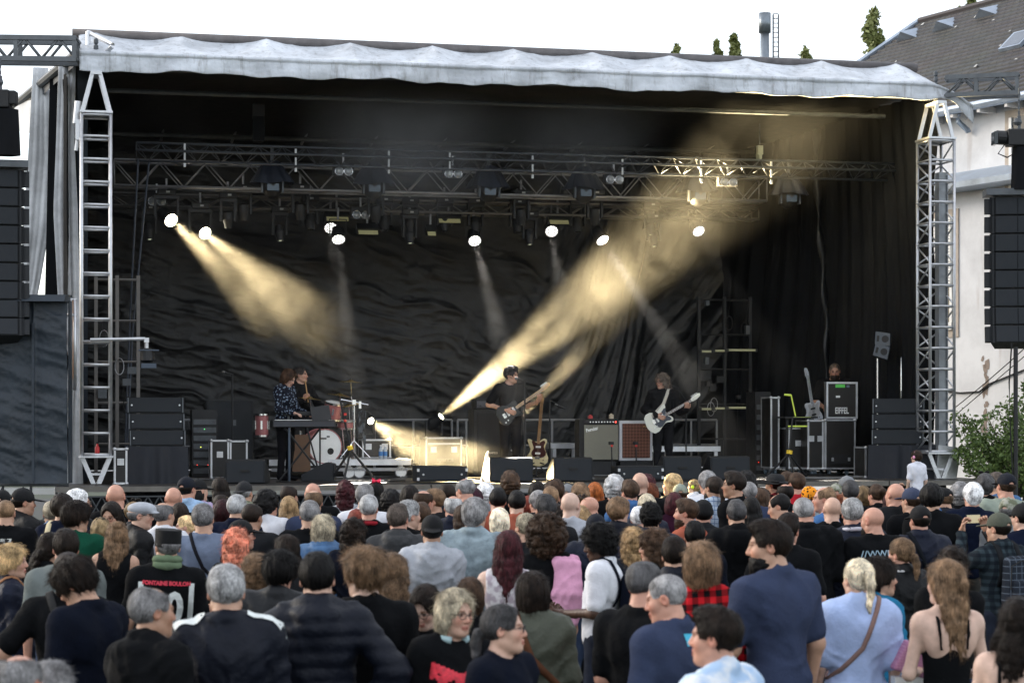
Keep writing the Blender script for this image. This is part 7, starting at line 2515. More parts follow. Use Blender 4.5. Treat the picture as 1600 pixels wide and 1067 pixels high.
def guitar(name, label, M4, kind, body_c, guard_c, neck_c, bass=False, scale=1.0):
 t = thing(name, label, 'guitar')
 t.matrix_world = M4 @ Matrix.Scale(scale, 4)
 bm_ = mat('guitar_body_%s' % name + str(int(body_c[0] * 99)), body_c, .22, 0, .05)
 b = part('body', MB().prism(outline(kind), -.022, .022, 'y'), bm_, t, bevel=.01)
 gp = [(p[0] * .62 + .04, p[1] * .68 - .012) for p in outline(kind)]
 part('pickguard', MB().prism(gp, -.026, -.0225, 'y'), mat('pickguard_%d' % int(guard_c[0] * 99), guard_c, .3), b)
 part('bridge', MB().box((-.13, -.028, 0), (.05, .012, .075)), M_CHROME(), b)
 for x in (-.06, .05):
  part('pickup', MB().box((x, -.029, 0), (.03, .012, .085)), M_WHITE() if guard_c[0] < .2 else M_BLACK(), b)
 for k in range(2):
  part('knob', MB().tube((-.17 + .05 * k, -.04, -.10 + .01 * k), (-.17 + .05 * k, -.026, -.10 + .01 * k), .011, 10), M_CHROME(), b)
 L_ = .66 if bass else .50
 nm = mat('guitar_neck_%d' % int(neck_c[0] * 99), neck_c, .4, 0, .15, 12)
 n_ = part('neck', MB().box((.10 + L_ / 2, -.016, 0), (L_, .022, .05), m=None), nm, t, bevel=.004)
 fr = MB().box((0, -.0285, 0), (.003, .002, .048)).mesh('fret')
 for k in range(14):
  part('fret', fr, M_CHROME(), n_, (.16 + L_ * (1 - .945 ** (k * 1.3)) * 1.25 if k < 12 else .1 + L_ * .95, 0, 0))
 x0 = .10 + L_
 hd_ = part('headstock', MB().prism([(x0 - .01, -.022), (x0 + .03, -.03), (x0 + .10, -.028), (x0 + .175, -.005), (x0 + .19, .03), (x0 + .165, .045), (x0 + .05, .045), (x0 + .02, .03), (x0 - .01, .024)], -.022, -.006, 'y'), nm if kind == 'tele' or bass else bm_, n_, bevel=.003)
 for k in range(4 if bass else 6):
  part('tuner', MB().tube((x0 + .035 + .022 * k, -.014, .045), (x0 + .035 + .022 * k, -.014, .072), .007, 6).tube((x0 + .035 + .022 * k, -.032, .028), (x0 + .035 + .022 * k, -.02, .028), .006, 6), M_CHROME(), hd_)
 st = MB()
 for k in range(4 if bass else 6):
  y = (-.016 if bass else -.019) + k * (.0107 if bass else .0076)
  st.tube((-.13, -.038, y), (x0 + .05, -.031, y * .8), .0011, 4)
 o = part('strings', st, M_CHROME(), t)
 return t
def pm(o):
 return Matrix.Translation(o.location) @ Matrix.Rotation(o.rotation_euler[2], 4, 'Z') @ Matrix.Scale(o.scale[0], 4)
# leaning bass guitar and guitar on stands
def on_stand(label, px, py, v, tilt, kind, bc, gc, nc, bass, lean=12):
 u = U(px, v); z = hgt(py, px, v)
 M4 = Matrix.Translation(S(u, v, z)) @ Matrix.Rotation(SA, 4, 'Z') @ Matrix.Rotation(R(-90 + tilt), 4, 'Y') @ Matrix.Rotation(R(-lean), 4, 'Z')
 g = guitar('bass_guitar' if bass else 'electric_guitar', label, M4, kind, bc, gc, nc, bass)
 t = sthing('guitar_stand', 'black stand holding the ' + ('cream bass guitar' if bass else 'grey guitar'), 'stand', u, v + .1)
 part('stand_post', MB().tube((0, 0, 0), (0, .05, z - DECK + .05), .014, 6), M_BLACK(), t)
 for s in (-1, 1):
  part('stand_leg', MB().tube((0, 0, .25), (s * .2, -.14, .01), .012, 6), M_BLACK(), t)
  part('cradle_arm', MB().tube((0, 0, z - DECK - .20), (s * .1, -.14, z - DECK - .24), .012, 6), M_BLACK(), t)
on_stand('cream bass guitar with dark pickguard leaning on a stand', 840, 702, 1.9, 2, 'jazz', (.62, .52, .30), (.05, .015, .012), (.32, .18, .08), True)
on_stand('pale grey electric guitar upright beside the technician', 1270, 642, 2.3, -14, 'tele', (.45, .47, .5), (.3, .3, .3), (.4, .42, .45), False)
# ================================================================== musicians
def on_deck(px, v, z=DECK):
 return S(U(px, v), v, z)
G1 = dict(r=A((.335, -.07, 1.17), (.135, .20, 1.075), (-.75, .35, -.25), (-.2, -1, -.1), .35), l=A((.27, .06, 1.15), (.36, .26, 1.205), (.1, .5, .6), (-.2, -1, .1), .75))
p1 = person('dark haired guitarist in black shirt playing a black guitar', on_deck(797, 1.6), R(200), 1.81, 'm', hair='spiky', hcol=(.035, .032, .034), top='tee', tcol=(.010, .010, .011), legc=(.010, .010, .012), yaw=45, pitch=4, pose_dict=G1, skin=(.46, .27, .19), extras=(x_hair('buzz', (.06, .055, .055)),))
M4 = pm(p1) @ Matrix.Translation((.06, .185, 1.06)) @ Matrix.Rotation(math.pi, 4, 'Z') @ Matrix.Rotation(R(-33), 4, 'Y')
guitar('electric_guitar', 'black electric guitar with pale neck held by the singer', M4, 'tele', (.010, .010, .011), (.02, .02, .02), (.62, .40, .19))
strap(p1, (.015, .015, .016), -1, .03, 'guitar_strap')
G2 = dict(r=A((.30, -.08, 1.15), (.12, .21, 1.05), (-.75, .35, -.25), (-.2, -1, -.1), .35), l=A((.27, .06, 1.14), (.38, .25, 1.15), (.1, .5, .6), (-.2, -1, .1), .75))
p2_ = person('long haired guitarist in black blazer and glasses with a white guitar', on_deck(1036, 1.8), R(178), 1.71, 'm', hair='wavy', hcol=(.11, .085, .07), top='blazer', tcol=(.008, .008, .009), legc=(.008, .008, .010), yaw=-45, pitch=4, pose_dict=G2, glasses='clear', skin=(.42, .25, .18), extras=(x_hair('curlylong', (.10, .08, .065)),))
M4 = pm(p2_) @ Matrix.Translation((.05, .19, 1.01)) @ Matrix.Rotation(math.pi, 4, 'Z') @ Matrix.Rotation(R(-30), 4, 'Y')
guitar('electric_guitar', 'cream white electric guitar with dark pickguard and white headstock', M4, 'jazz', (.66, .66, .58), (.03, .04, .06), (.10, .06, .045))
strap(p2_, (.45, .42, .36), -1, .028, 'guitar_strap')
K1 = dict(r=A((.25, .04, 1.13), (.16, .28, 1.06), (-.1, 1, -.15), (0, 0, -1), .4), l=A((.25, .04, 1.13), (.16, .28, 1.06), (-.1, 1, -.15), (0, 0, -1), .4))
pk = person('keyboard player with brown hair and dark sequinned top looking down', on_deck(446, 1.25), R(238), 1.76, 'f', hair='bob', hcol=(.05, .028, .018), top='shirt', tmat=pattern_mat('sequins', 'dots', (.008, .010, .018), (.16, .20, .26), 26), legc=(.008, .008, .01), yaw=10, pitch=30, pose_dict=K1, skin=(.5, .33, .26))
D1 = dict(r=A((.30, .10, 1.16), (.20, .32, 1.22), (-.2, .6, .8), (-1, 0, 0), .9), l=A((.30, .08, 1.14), (.22, .34, 1.10), (0, 1, .1), (0, 0, -1), .9))
sit = dict(r=((.16, .40, .86), (.17, .42, .46)), l=((.16, .40, .86), (.17, .42, .46)))
hz = hgt(573, 473, 3.3)
pdm = person('smiling drummer in black with hair tied back behind the drum kit', on_deck(470, 3.3, hz - 1.80), R(225), 1.78, 'm', hair='lowpony', hcol=(.05, .042, .038), top='long', tcol=(.008, .008, .009), legc=(.01, .01, .012), yaw=30, pitch=-2, pose_dict=D1, legs=sit, skin=(.48, .28, .20))
held('drum_stick', 'pale drum stick in the hand of the drummer', 'drum stick', MB().tube((0, 0, -.1), (0, 0, .26), .010, 6), mat('stick_wood', (.55, .33, .14), .5), pdm, (.17, .38, 1.28), (0, 0, 10))
st = sthing('drum_stool', 'black drum stool under the drummer', 'stool', U(470, 3.3), 3.3, DVZ)
zs_ = hz - 1.80 + .82 * 1.78 / 1.75 - DVZ
part('seat', MB().lathe([(.17, zs_ - .10), (.18, zs_ - .03), (.15, zs_ - .0)], 18), M_BLACK(), st)
part('post', MB().tube((0, 0, 0), (0, 0, zs_ - .08), .03, 8), M_CHROME(), st)
T1 = dict(r=A((.28, .04, 1.14), (.14, .26, 1.06), (-.4, .8, -.3), (0, 0, -1), .5), l=A((.28, .04, 1.14), (.14, .26, 1.06), (-.4, .8, -.3), (0, 0, -1), .5))
pt_ = person('bald bearded technician in black shirt behind the upright case lid', on_deck(1304, 3.1), R(165), hgt(568, 1311, 3.1) - DECK, 'h', hair='buzz', hcol=(.10, .075, .06), top='tee', tcol=(.008, .008, .009), legc=(.01, .01, .012), yaw=8, pitch=12, pose_dict=T1, skin=(.38, .215, .155), extras=(x_hair('beard', (.03, .022, .018)),))
# ================================================================== the crowd
HCOL = dict(blk=(.010, .009, .009), dbr=(.028, .018, .013), brn=(.070, .040, .024), lbr=(.17, .105, .06), dbl=(.26, .17, .085), bl=(.50, .35, .18), plat=(.68, .60, .45), dgr=(.075, .073, .075), gr=(.20, .195, .195), lgr=(.40, .40, .40), wh=(.66, .66, .66),
   red=(.13, .028, .018), aub=(.20, .055, .022), ora=(.42, .12, .03), pko=(.52, .19, .12), mar=(.06, .014, .018), pur=(.085, .018, .038), gbl=(.38, .33, .24), gbr=(.12, .095, .08))
TCOL = dict(blk=(.009, .010, .012), chr=(.030, .032, .036), nvy=(.010, .017, .045), dnv=(.008, .012, .026), wht=(.70, .71, .75), cre=(.62, .54, .36), lgr=(.40, .42, .46), gry=(.20, .21, .22), grn=(.008, .085, .048), oli=(.105, .115, .085), sag=(.26, .30, .25), blu=(.05, .13, .30),
   lbl=(.40, .51, .78), slt=(.050, .066, .125), bgr=(.15, .185, .26), den=(.07, .15, .29), lden=(.28, .35, .385), rst=(.36, .10, .06), red=(.42, .02, .03), lil=(.40, .33, .48), tea=(.015, .14, .26), prk=(.050, .052, .055), mar=(.05, .012, .03), ggr=(.15, .17, .165), cam=(.20, .21, .16), skb=(.30, .44, .62), pnk=(.62, .30, .45))
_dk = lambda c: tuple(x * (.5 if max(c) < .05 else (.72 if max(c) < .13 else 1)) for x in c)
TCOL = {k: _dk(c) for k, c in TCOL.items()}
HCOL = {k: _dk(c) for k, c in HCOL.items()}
SK = dict(l=(.58, .36, .265), m=(.51, .30, .205), r=(.56, .295, .21), t=(.40, .225, .145), d=(.085, .045, .030), p=(.62, .42, .33))
RB = pattern_mat('red_buffalo_check', 'plaid', (.50, .012, .018), (.006, .005, .006), 15)
LP = pattern_mat('pale_blue_check', 'lines', (.42, .50, .60), (.10, .16, .30), 22)
DP = pattern_mat('dark_green_check', 'plaid', (.008, .012, .018), (.030, .045, .055), 16)
CKS = pattern_mat('navy_white_check', 'lines', (.015, .02, .03), (.45, .5, .52), 26)
RP = pattern_mat('red_dark_check', 'plaid', (.18, .012, .02), (.02, .008, .01), 18)
ORL = pattern_mat('orange_spotted_cloth', 'dots', (.85, .30, .02), (.04, .02, .01), 28)
SPK = pattern_mat('speckled_grey_cloth', 'dots', (.45, .47, .50), (.08, .09, .12), 60)
LEO = pattern_mat('spotted_brown_cloth', 'dots', (.18, .10, .06), (.02, .012, .01), 40)
CAM = pattern_mat('pale_camouflage', 'blot', (.14, .15, .10), (.24, .25, .19), 16, (.33, .33, .28))
WHF = pattern_mat('white_floral_cloth', 'blot', (.66, .63, .64), (.42, .36, .40), 22)
PLB = pattern_mat('blue_white_batik', 'blot', (.40, .55, .75), (.74, .77, .80), 9)
PKP = pattern_mat('pack_check', 'lines', (.02, .025, .035), (.09, .11, .14), 18)
PR_RED = mat('print_red', (.62, .03, .05), .7, 0, .35, 40)
PR_BLU = pattern_mat('print_blue', 'blot', (.02, .16, .50), (.05, .45, .60), 20, (.30, .60, .55))
PR_WH = pattern_mat('print_white', 'blot', (.02, .02, .022), (.62, .62, .58), 26)
PR_PK = pattern_mat('print_pink', 'blot', (.03, .03, .04), (.42, .16, .20), 18, (.16, .17, .20))
LT_WH = mat('jersey_white', (.72, .76, .74), .7)
LT_RED = mat('jersey_red', (.62, .03, .06), .7)
def x_stripes(m, side=-1):
 """pale shoulder panels running from neck to sleeve"""
 def f(o, hc, Rh, b, pd):
  t = bvh_of(garment(o).data)
  for s in (-1, 1):
   vs = []
   for i in range(12):
    h = i / 11
    x = s * (.10 + .19 * h);
    for w_ in (-.016, .016):
     p = t.ray_cast(Vector((x, -.055 + w_ * 1.2 - .02 * h, 1.9)), Vector((0, 0, -1)), 1.2)[0]
     vs.append((p if p is not None else Vector((x, -.05, 1.4))) + Vector((s * .004, -.002, .006)))
   part('shoulder_stripe', MB().add(vs, [(2 * i, 2 * i + 1, 2 * i + 3, 2 * i + 2) for i in range(11)]), m, o, smooth=True)
 return f
def x_scarf(col):
 def f(o, hc, Rh, b, pd):
  nk = BUILDS[b]['neck']
  mb = MB()
  for z, r in ((1.50, .034), (1.545, .028)):
   pts = [((nk + .022) * math.sin(R(a)), -.014 + (nk + .022) * math.cos(R(a)), z - .012 * math.cos(R(a))) for a in range(0, 361, 15)]
   mb.path(pts, [r + .004 * math.sin(i * 1.7) for i in range(len(pts))], 8)
  part('scarf', mb, FABRIC, o, color=col, smooth=True)
 return f
def x_jersey(o, hc, Rh, b, pd):
 x_text('FONTAINE BOULON', .037, 1.395, -1, LT_RED, .0022, .95)(o, hc, Rh, b, pd)
 x_text('00', .30, 1.215, -1, LT_WH, .012, .80)(o, hc, Rh, b, pd)
 for s in (-1, 1):
  v, q = grid_patch(s * .155, s * .190, 1.13, 1.40, 10)
  patch(o, 'side_panel', v, q, -1, LT_WH)
def x_jacketband(o, hc, Rh, b, pd):
 v, q = grid_patch(-.17, .17, 1.335, 1.375, 10); patch(o, 'reflective_band', v, q, -1, mat('pale_reflex', (.55, .56, .58), .5))
 for s in (-1, 1):
  v, q = grid_patch(s * .17, s * .20, 1.10, 1.365, 8); patch(o, 'reflective_band', v, q, -1, mat('pale_reflex', (.55, .56, .58), .5))
 v, q = grid_patch(.13, .16, 1.29, 1.315, 3); patch(o, 'red_mark', v, q, -1, PR_RED)
 v, q = grid_patch(-.02, .02, 1.40, 1.43, 5, lambda i, j: (i - .5) ** 2 + (j - .5) ** 2 < .25); patch(o, 'badge', v, q, -1, LT_WH)
def tri(i, j):
 return abs(i - .5) < .5 * j
def wings(i, j):
 return j > .25 + .55 * abs(i - .5) - .4 * abs(math.sin(i * 9)) and j < .55 + .9 * abs(i - .5)
F_ = 'crowd'
near_y = 800
# px, y of the crown, height, build, turn (0 = to the stage, 90 = photo left, -90 = photo right), head yaw, nod, hair, colour, garment, colour, headgear, colour, label, options
P_ = [
 (3, 764, 1.74, 'm', -10, 0, 0, 'capsides', 'blk', 'jacket', 'blk', 'cap', 'blk', 'man with black cap and dark jacket cut off at the picture edge below the tarp', {}),
 (9, 782, 1.72, 'h', 5, 0, 0, 'buzz', 'lbr', 'tee', 'blk', None, '', 'shaven headed man in black printed shirt by the man in the banded jacket', dict(ex=[x_print(-.07, .07, 1.28, 1.40, -1, PR_WH)])),
 (37, 761, 1.78, 'm', -50, -10, 0, 'capsides', 'dbr', 'jacket', 'blk', 'cap', 'blk', 'man with black cap turned sideways just behind the banded jacket', {}),
 (33, 775, 1.70, 'h', 0, -20, 0, 'capsides', 'gr', 'jacket', 'blk', 'cap', 'blk', 'man in black cap and black jacket with pale bands and red mark', dict(ex=[x_jacketband])),
 (80, 785, 1.66, 'm', 10, 0, 0, 'crew', 'gbl', 'jacket', 'den', None, '', 'fair haired man in blue denim jacket next to the cream backpack straps', {}),
 (97, 776, 1.72, 'm', -15, 0, 0, 'mop', 'dbr', 'tee', 'nvy', None, '', 'dark haired man in navy shirt with cream shoulder straps', dict(ex=[x_backpack(TCOL['cre'], TCOL['cre'])])),
 (122, 767, 1.76, 'm', -55, -15, 0, 'swept', 'wh', 'jacket', 'blk', None, '', 'white haired man with glasses beside the tapering grey curtain', dict(gl='clear')),
 (117, 788, 1.76, 'm', -15, -25, 5, 'mop', 'dbr', 'tee', 'grn', None, '', 'brown haired boy in bottle green shirt', {}),
 (76, 834, 1.60, 'f', -60, -25, 22, 'wavy', 'dbr', 'tee', 'blk', None, '', 'woman with long dark wavy hair looking down in front of the banded jacket', {}),
 (104, 830, 1.74, 'm', 0, 10, 0, 'short', 'dbr', 'tee', 'ggr', None, '', 'dark haired man in plain grey green shirt', {}),
 (180, 756, 1.80, 'h', 0, 0, 0, None, 'gr', 'long', 'blk', None, '', 'bald heavy man in black sweater under the ladder tower', dict(sk='r')),
 (176, 785, 1.72, 'm', 165, 0, 18, 'long', 'dbr', 'tee', 'blk', None, '', 'long haired person with glasses facing away from the stage', dict(gl='clear', sk='m')),
 (208, 785, 1.66, 'f', -10, -20, 0, 'bun', 'dbl', 'jacket', 'dnv', None, '', 'woman with fair bun and sunglasses on her hair in dark jacket', dict(gl='top')),
 (219, 781, 1.74, 'm', -70, -10, 0, 'capsides', 'gr', 'jacket', 'blk', 'flatcap', 'lgr', 'man in pale flat cap and glasses seen from the side', dict(gl='clear')),
 (157, 808, 1.60, 'f', 10, 0, 0, 'shortbob', 'bl', 'tee', 'blk', 'beanie', 'blk', 'fair haired woman in black beanie and black top', {}),
 (184, 817, 1.64, 'f', -5, 10, 0, 'long', 'lbr', 'sleeveless', 'blk', None, '', 'woman with long brown hair and white scrunchie in dark sleeveless top', dict(ex=[x_gear('scrunchie', 'scrunchie', (.75, .75, .75)), x_hair('topbun', HCOL['lbr'])])),
 (255, 785, 1.72, 'm', -20, -15, 0, 'tonsure', 'gr', 'shirt', 'wht', None, '', 'balding grey man in white shirt behind the flat topped hat', {}),
 (264, 822, 1.77, 'm', 8, 12, 0, 'capsides', 'gr', 'tee', 'blk', 'kepi', 'blk', 'man in flat topped black hat and green scarf wearing a numbered football shirt', dict(ex=[x_scarf((.13, .18, .11)), x_jersey], pose='down')),
 (18, 853, 1.62, 'g', -75, -10, 0, 'shortbob', 'bl', 'jacket', 'nvy', None, '', 'short haired blonde woman in navy jacket with tan strap seen from the side', dict(ex=[x_strap((.30, .15, .08), 1, .016)], pose='cross')),
 (107, 866, 1.72, 'm', 5, -5, 0, 'fade', 'dbr', 'tee', 'blk', None, '', 'man in black shirt with dark diagonal strap behind the phone user', dict(ex=[x_strap((.03, .03, .03), -1, .022)], pose='hips')),
 (134, 873, 1.75, 'm', 55, 15, 35, 'mop', 'dbr', 'tee', 'dnv', None, '', 'young man with black fringe and dark glasses bent over his phone', dict(gl='dark', pose='front', ex=[x_print(-.07, .12, 1.02, 1.36, 1, PR_PK)], phone=1)),
 (237, 917, 1.72, 'm', -45, -20, 0, 'balding', 'gr', 'hoodie', 'blk', None, '', 'grey haired balding man in black hooded jacket with pale back print', dict(ex=[x_collar((.35, .48, .62)), x_print(-.14, .14, 1.02, 1.22, -1, PR_WH, lambda i, j: abs(i - .5) > .15 + .25 * (1 - j))], sk='t')),
 (353, 887, 1.78, 'h', 5, -5, 0, 'crew', 'lgr', 'jacket', 'dnv', None, '', 'grey haired man in dark tracksuit jacket with white shoulder stripes', dict(ex=[x_stripes(LT_WH)])),
 (30, 1022, 1.60, 'm', -25, 0, 0, 'tonsure', 'gr', 'tee', 'gry', None, '', 'balding grey head lowest at the bottom corner below the phone user', dict(sk='r')),
 (79, 1040, 1.54, 'g', -5, 0, 0, 'shortbob', 'gr', 'tee', 'chr', None, '', 'grey haired head at the bottom edge beside the balding head', {}),
 (271, 761, 1.76, 'm', 10, 0, 0, None, 'gr', 'tee', 'blk', None, '', 'bald man beside the black cap and light denim shirt', dict(sk='r')),
 (291, 744, 1.80, 'm', -12, -15, 0, 'capsides', 'dbr', 'shirt', 'skb', 'cap', 'dnv', 'man in dark cap and light denim shirt near the draped base', dict(tm='den')),
 (310, 748, 1.74, 'f', -30, -20, 0, 'spill', 'blk', 'tee', 'lil', 'cap', 'blk', 'long dark haired woman in black cap and lilac top', {}),
 (343, 747, 1.74, 'f', 5, 15, 0, 'long', 'dbr', 'long', 'blk', None, '', 'woman with long dark hair in black top standing before the deck edge', {}),
 (381, 751, 1.74, 'm', -5, -10, 0, 'capsides', 'lgr', 'jacket', 'prk', 'capback', 'chr', 'grey haired man with charcoal cap worn backwards', dict(tmx=CAM)),
 (451, 759, 1.72, 'm', -10, -15, 0, 'balding', 'dbr', 'tee', 'chr', None, '', 'dark haired man with thinning crown in front of the keyboard', {}),
 (488, 754, 1.76, 'm', 0, 0, 0, None, 'gr', 'tee', 'blk', None, '', 'bald head lit orange right behind another thinning head', dict(sk='r')),
 (490, 766, 1.74, 'm', 3, 0, 0, 'tonsure', 'lbr', 'tee', 'slt', None, '', 'man with bald crown and brown fringe of hair in blue', {}),
 (370, 775, 1.72, 'm', -15, -15, 0, 'crew', 'lgr', 'polo', 'nvy', None, '', 'grey crew cut man in navy shirt with blue collar', {}),
 (346, 772, 1.66, 'm', 5, 0, 0, 'balding', 'dbr', 'tee', 'blk', None, '', 'dark thin haired head between long haired woman and grey crew cut', {}),
 (349, 783, 1.66, 'f', 0, -10, 0, 'shortbob', 'mar', 'sleeveless', 'blk', None, '', 'woman with short dark wine red hair in black top with strap', dict(ex=[x_strap((.05, .06, .09), -1, .018)])),
 (281, 788, 1.62, 'f', 15, 0, 0, 'bob', 'dbr', 'tee', 'wht', None, '', 'dark bobbed woman in white top beside the blue grey shirt', {}),
 (415, 769, 1.74, 'm', -25, -30, 0, 'curly', 'blk', 'tee', 'wht', None, '', 'black curly haired person with glasses in white shirt', dict(gl='clear')),
 (395, 787, 1.72, 'h', -10, -10, 0, 'balding', 'dbr', 'tee', 'chr', None, '', 'balding dark haired man in charcoal shirt', dict(sk='t')),
 (452, 777, 1.68, 'f', 10, 0, 0, 'straight', 'dbl', 'puffer', 'nvy', None, '', 'woman with long straight blonde hair in navy quilted jacket', {}),
 (484, 784, 1.74, 'h', 0, -5, 0, 'crew', 'gr', 'tee', 'blk', None, '', 'grey cropped man in black shirt next to the long blonde hair', {}),
 (539, 755, 1.70, 'f', 5, -10, 0, 'curlylong', 'mar', 'tee', 'lgr', None, '', 'woman with dark red curls in pale speckled top', dict(tmx=SPK)),
 (290, 806, 1.56, 'f', 75, 10, 0, 'lowpony', 'bl', 'tee', 'wht', None, '', 'blonde woman in white seen from the side before the dark bob', {}),
 (316, 789, 1.76, 'h', -3, 0, 0, 'crew', 'gr', 'tee', 'bgr', None, '', 'broad grey cropped man in blue grey shirt with black cross strap', dict(ex=[x_bag((.02, .03, .05), -1, (.012, .012, .016))])),
 (376, 811, 1.68, 'm', -55, -20, 0, 'capsides', 'dbr', 'tee', 'blk', 'cap', 'blk', 'person in black cap and glasses just above the coral hair', dict(gl='clear')),
 (368, 830, 1.62, 'f', -5, -10, 0, 'curlylong', 'pko', 'tee', 'blk', None, '', 'woman with wavy coral pink hair', {}),
 (449, 838, 1.60, 'f', 20, 25, 0, 'long', 'dbr', 'tee', 'chr', None, '', 'brown long haired woman drinking from a cup', dict(pose='drink')),
 (505, 807, 1.68, 'g', 0, -10, 0, 'bob', 'gbl', 'parka', 'den', None, '', 'ash blonde bobbed woman in blue rain jacket with white hood lining', dict(ex=[x_collar((.62, .64, .70))])),
 (400, 872, 1.58, 'f', 5, 10, 0, 'curly', 'lbr', 'jacket', 'prk', None, '', 'brown tousled head beside the black haired man in dark jacket', {}),
 (438, 866, 1.68, 'm', 0, -10, 0, 'mop', 'blk', 'jacket', 'chr', None, '', 'man with messy black hair in dark jacket before the coral hair', {}),
 (495, 867, 1.81, 'm', 0, 0, 0, 'short', 'blk', 'puffer', 'dnv', None, '', 'broad black haired man in dark quilted jacket with hands on hips', dict(pose='hips')),
 (573, 863, 1.80, 'm', 12, 25, 0, 'mop', 'lbr', 'tee', 'blk', None, '', 'light brown haired young man in black shirt', dict(sk='p')),
 (615, 868, 1.64, 'f', -5, 0, 0, 'wavy', 'lbr', 'straps', 'cre', None, '', 'woman with long wavy light brown hair and bare shoulders', dict(sk='p')),
 (570, 758, 1.76, 'm', -10, -10, 0, 'crew', 'gr', 'tee', 'wht', None, '', 'grey haired man in white shirt before the drum riser', {}),
 (576, 775, 1.74, 'm', 5, -15, 0, 'crew', 'lgr', 'polo', 'blk', None, '', 'silver haired man in black shirt with red collar line', dict(ex=[x_collar((.30, .02, .03))])),
 (587, 754, 1.70, 'f', 10, 0, 0, 'long', 'blk', 'tee', 'blk', None, '', 'person with long black hair and a sparkling red bow headband', dict(bow=1)),
 (611, 769, 1.70, 'm', -5, 0, 0, 'curly', 'blk', 'hoodie', 'blk', None, '', 'dark figure with black hair and black hood before the riser wheel', {}),
 (640, 761, 1.74, 'f', 5, -5, 0, 'shortbob', 'dbr', 'tee', 'wht', None, '', 'dark brown haired person in white below the low monitor box', {}),
 (662, 766, 1.74, 'm', -20, -20, 0, 'tonsure', 'brn', 'tee', 'blk', None, '', 'bald crowned man beside the dark haired person in white', dict(sk='r')),
 (679, 765, 1.74, 'm', 70, 15, 0, 'crew', 'lbr', 'tee', 'chr', None, '', 'close cropped man in profile towards the bald crowned man', {}),
 (699, 756, 1.77, 'm', 0, 0, 0, 'balding', 'dbr', 'jacket', 'dnv', None, '', 'dark haired balding man right behind the red curls', {}),
 (692, 769, 1.66, 'f', 0, 5, 0, 'curly', 'red', 'tee', 'sag', None, '', 'woman with red curly hair in pale green top', {}),
 (709, 774, 1.73, 'm', 5, 0, 0, 'tonsure', 'wh', 'jacket', 'nvy', None, '', 'bald man with white sides in navy jacket', dict(sk='r')),
 (731, 747, 1.80, 'h', 25, 10, 10, 'tonsure', 'lgr', 'tee', 'gry', None, '', 'bald pink headed man with grey sides leaning over', dict(sk='r')),
 (741, 765, 1.66, 'f', -10, 0, 0, 'shortbob', 'pur', 'tee', 'mar', None, '', 'woman with short purple red hair', {}),
 (759, 758, 1.70, 'f', 5, 5, 0, 'curly', 'wh', 'tee', 'gry', None, '', 'person with fluffy white curls', {}),
 (779, 764, 1.74, 'm', 0, 0, 0, 'short', 'blk', 'tee', 'rst', None, '', 'black haired man in rust shirt beside the white curls', {}),
 (797, 740, 1.80, 'f', 5, 5, 0, 'curly', 'brn', 'long', 'blk', None, '', 'tall curly haired person in black glowing against the stage lights', {}),
 (621, 790, 1.76, 'm', 0, -10, 0, 'short', 'gbr', 'parka', 'prk', None, '', 'grey brown haired man in dark grey hooded parka', {}),
 (638, 783, 1.76, 'm', -40, -20, 0, 'crew', 'lgr', 'tee', 'blk', None, '', 'silver haired man in profile just behind the parka', {}),
 (659, 787, 1.70, 'm', 5, 0, 0, 'short', 'brn', 'tee', 'blk', None, '', 'short brown haired man in black before the backwards cap', {}),
 (676, 803, 1.74, 'm', 3, 0, 0, 'capsides', 'blk', 'hoodie', 'lgr', 'capback', 'blk', 'man with black cap worn backwards in pale grey hooded top', dict(sk='t')),
 (743, 781, 1.83, 'h', -3, -10, 0, 'swept', 'gr', 'jacket', 'lden', None, '', 'tall grey haired man in faded blue denim jacket', dict(tm='den')),
 (780, 796, 1.64, 'f', -5, 0, 0, 'bob', 'plat', 'jacket', 'dnv', None, '', 'platinum blonde woman in dark navy jacket', {}),
 (557, 798, 1.62, 'f', 0, 5, 0, 'bob', 'red', 'tee', 'blk', None, '', 'dark auburn head behind the dark ponytail', {}),
 (553, 815, 1.64, 'f', -15, -20, 0, 'curlylong', 'dbr', 'tee', 'dnv', None, '', 'woman with dark curly hair gathered behind in dark top', {}),
 (795, 832, 1.72, 'f', 0, -5, 0, 'straight', 'mar', 'sleeveless', 'wht', None, '', 'woman with very long dark hair in white floral sleeveless top', dict(tmx=WHF, pose='front', sk='p')),
 (722, 791, 1.66, 'f', 10, 0, 0, 'long', 'brn', 'jacket', 'blk', None, '', 'brown haired woman half hidden by the denim jacket', {}),
 (839, 755, 1.70, 'f', -5, 0, 0, 'shortbob', 'dbr', 'tee', 'blk', None, '', 'dark haired head edged with golden light', {}),
 (860, 760, 1.76, 'm', 5, 0, 0, 'buzz', 'lbr', 'tee', 'chr', None, '', 'shaven tanned head between golden edged dark heads', dict(sk='t')),
 (867, 752, 1.74, 'm', 0, 0, 0, 'mop', 'brn', 'tee', 'blk', None, '', 'brown haired head with bright golden rim near the wedge', {}),
 (886, 755, 1.70, 'f', 5, -10, 0, 'spill', 'mar', 'tee', 'pnk', 'cap', 'gry', 'woman in grey cap studded with bright stones', dict(ex=[])),
 (906, 758, 1.68, 'f', -5, 0, 0, 'curly', 'lbr', 'tee', 'sag', None, '', 'light brown curly head beside the studded cap', {}),
 (930, 755, 1.70, 'f', 8, 0, 0, 'long', 'ora', 'long', 'blk', None, '', 'woman with long bright copper orange hair', {}),
 (961, 746, 1.78, 'm', 0, -5, 0, 'curly', 'lgr', 'tee', 'blk', None, '', 'person with silver grey curls below the amplifiers', {}),
 (961, 763, 1.66, 'f', 5, 0, 0, 'bun', 'dbr', 'tee', 'blk', None, '', 'dark haired woman with hair pinned up before the silver curls', {}),
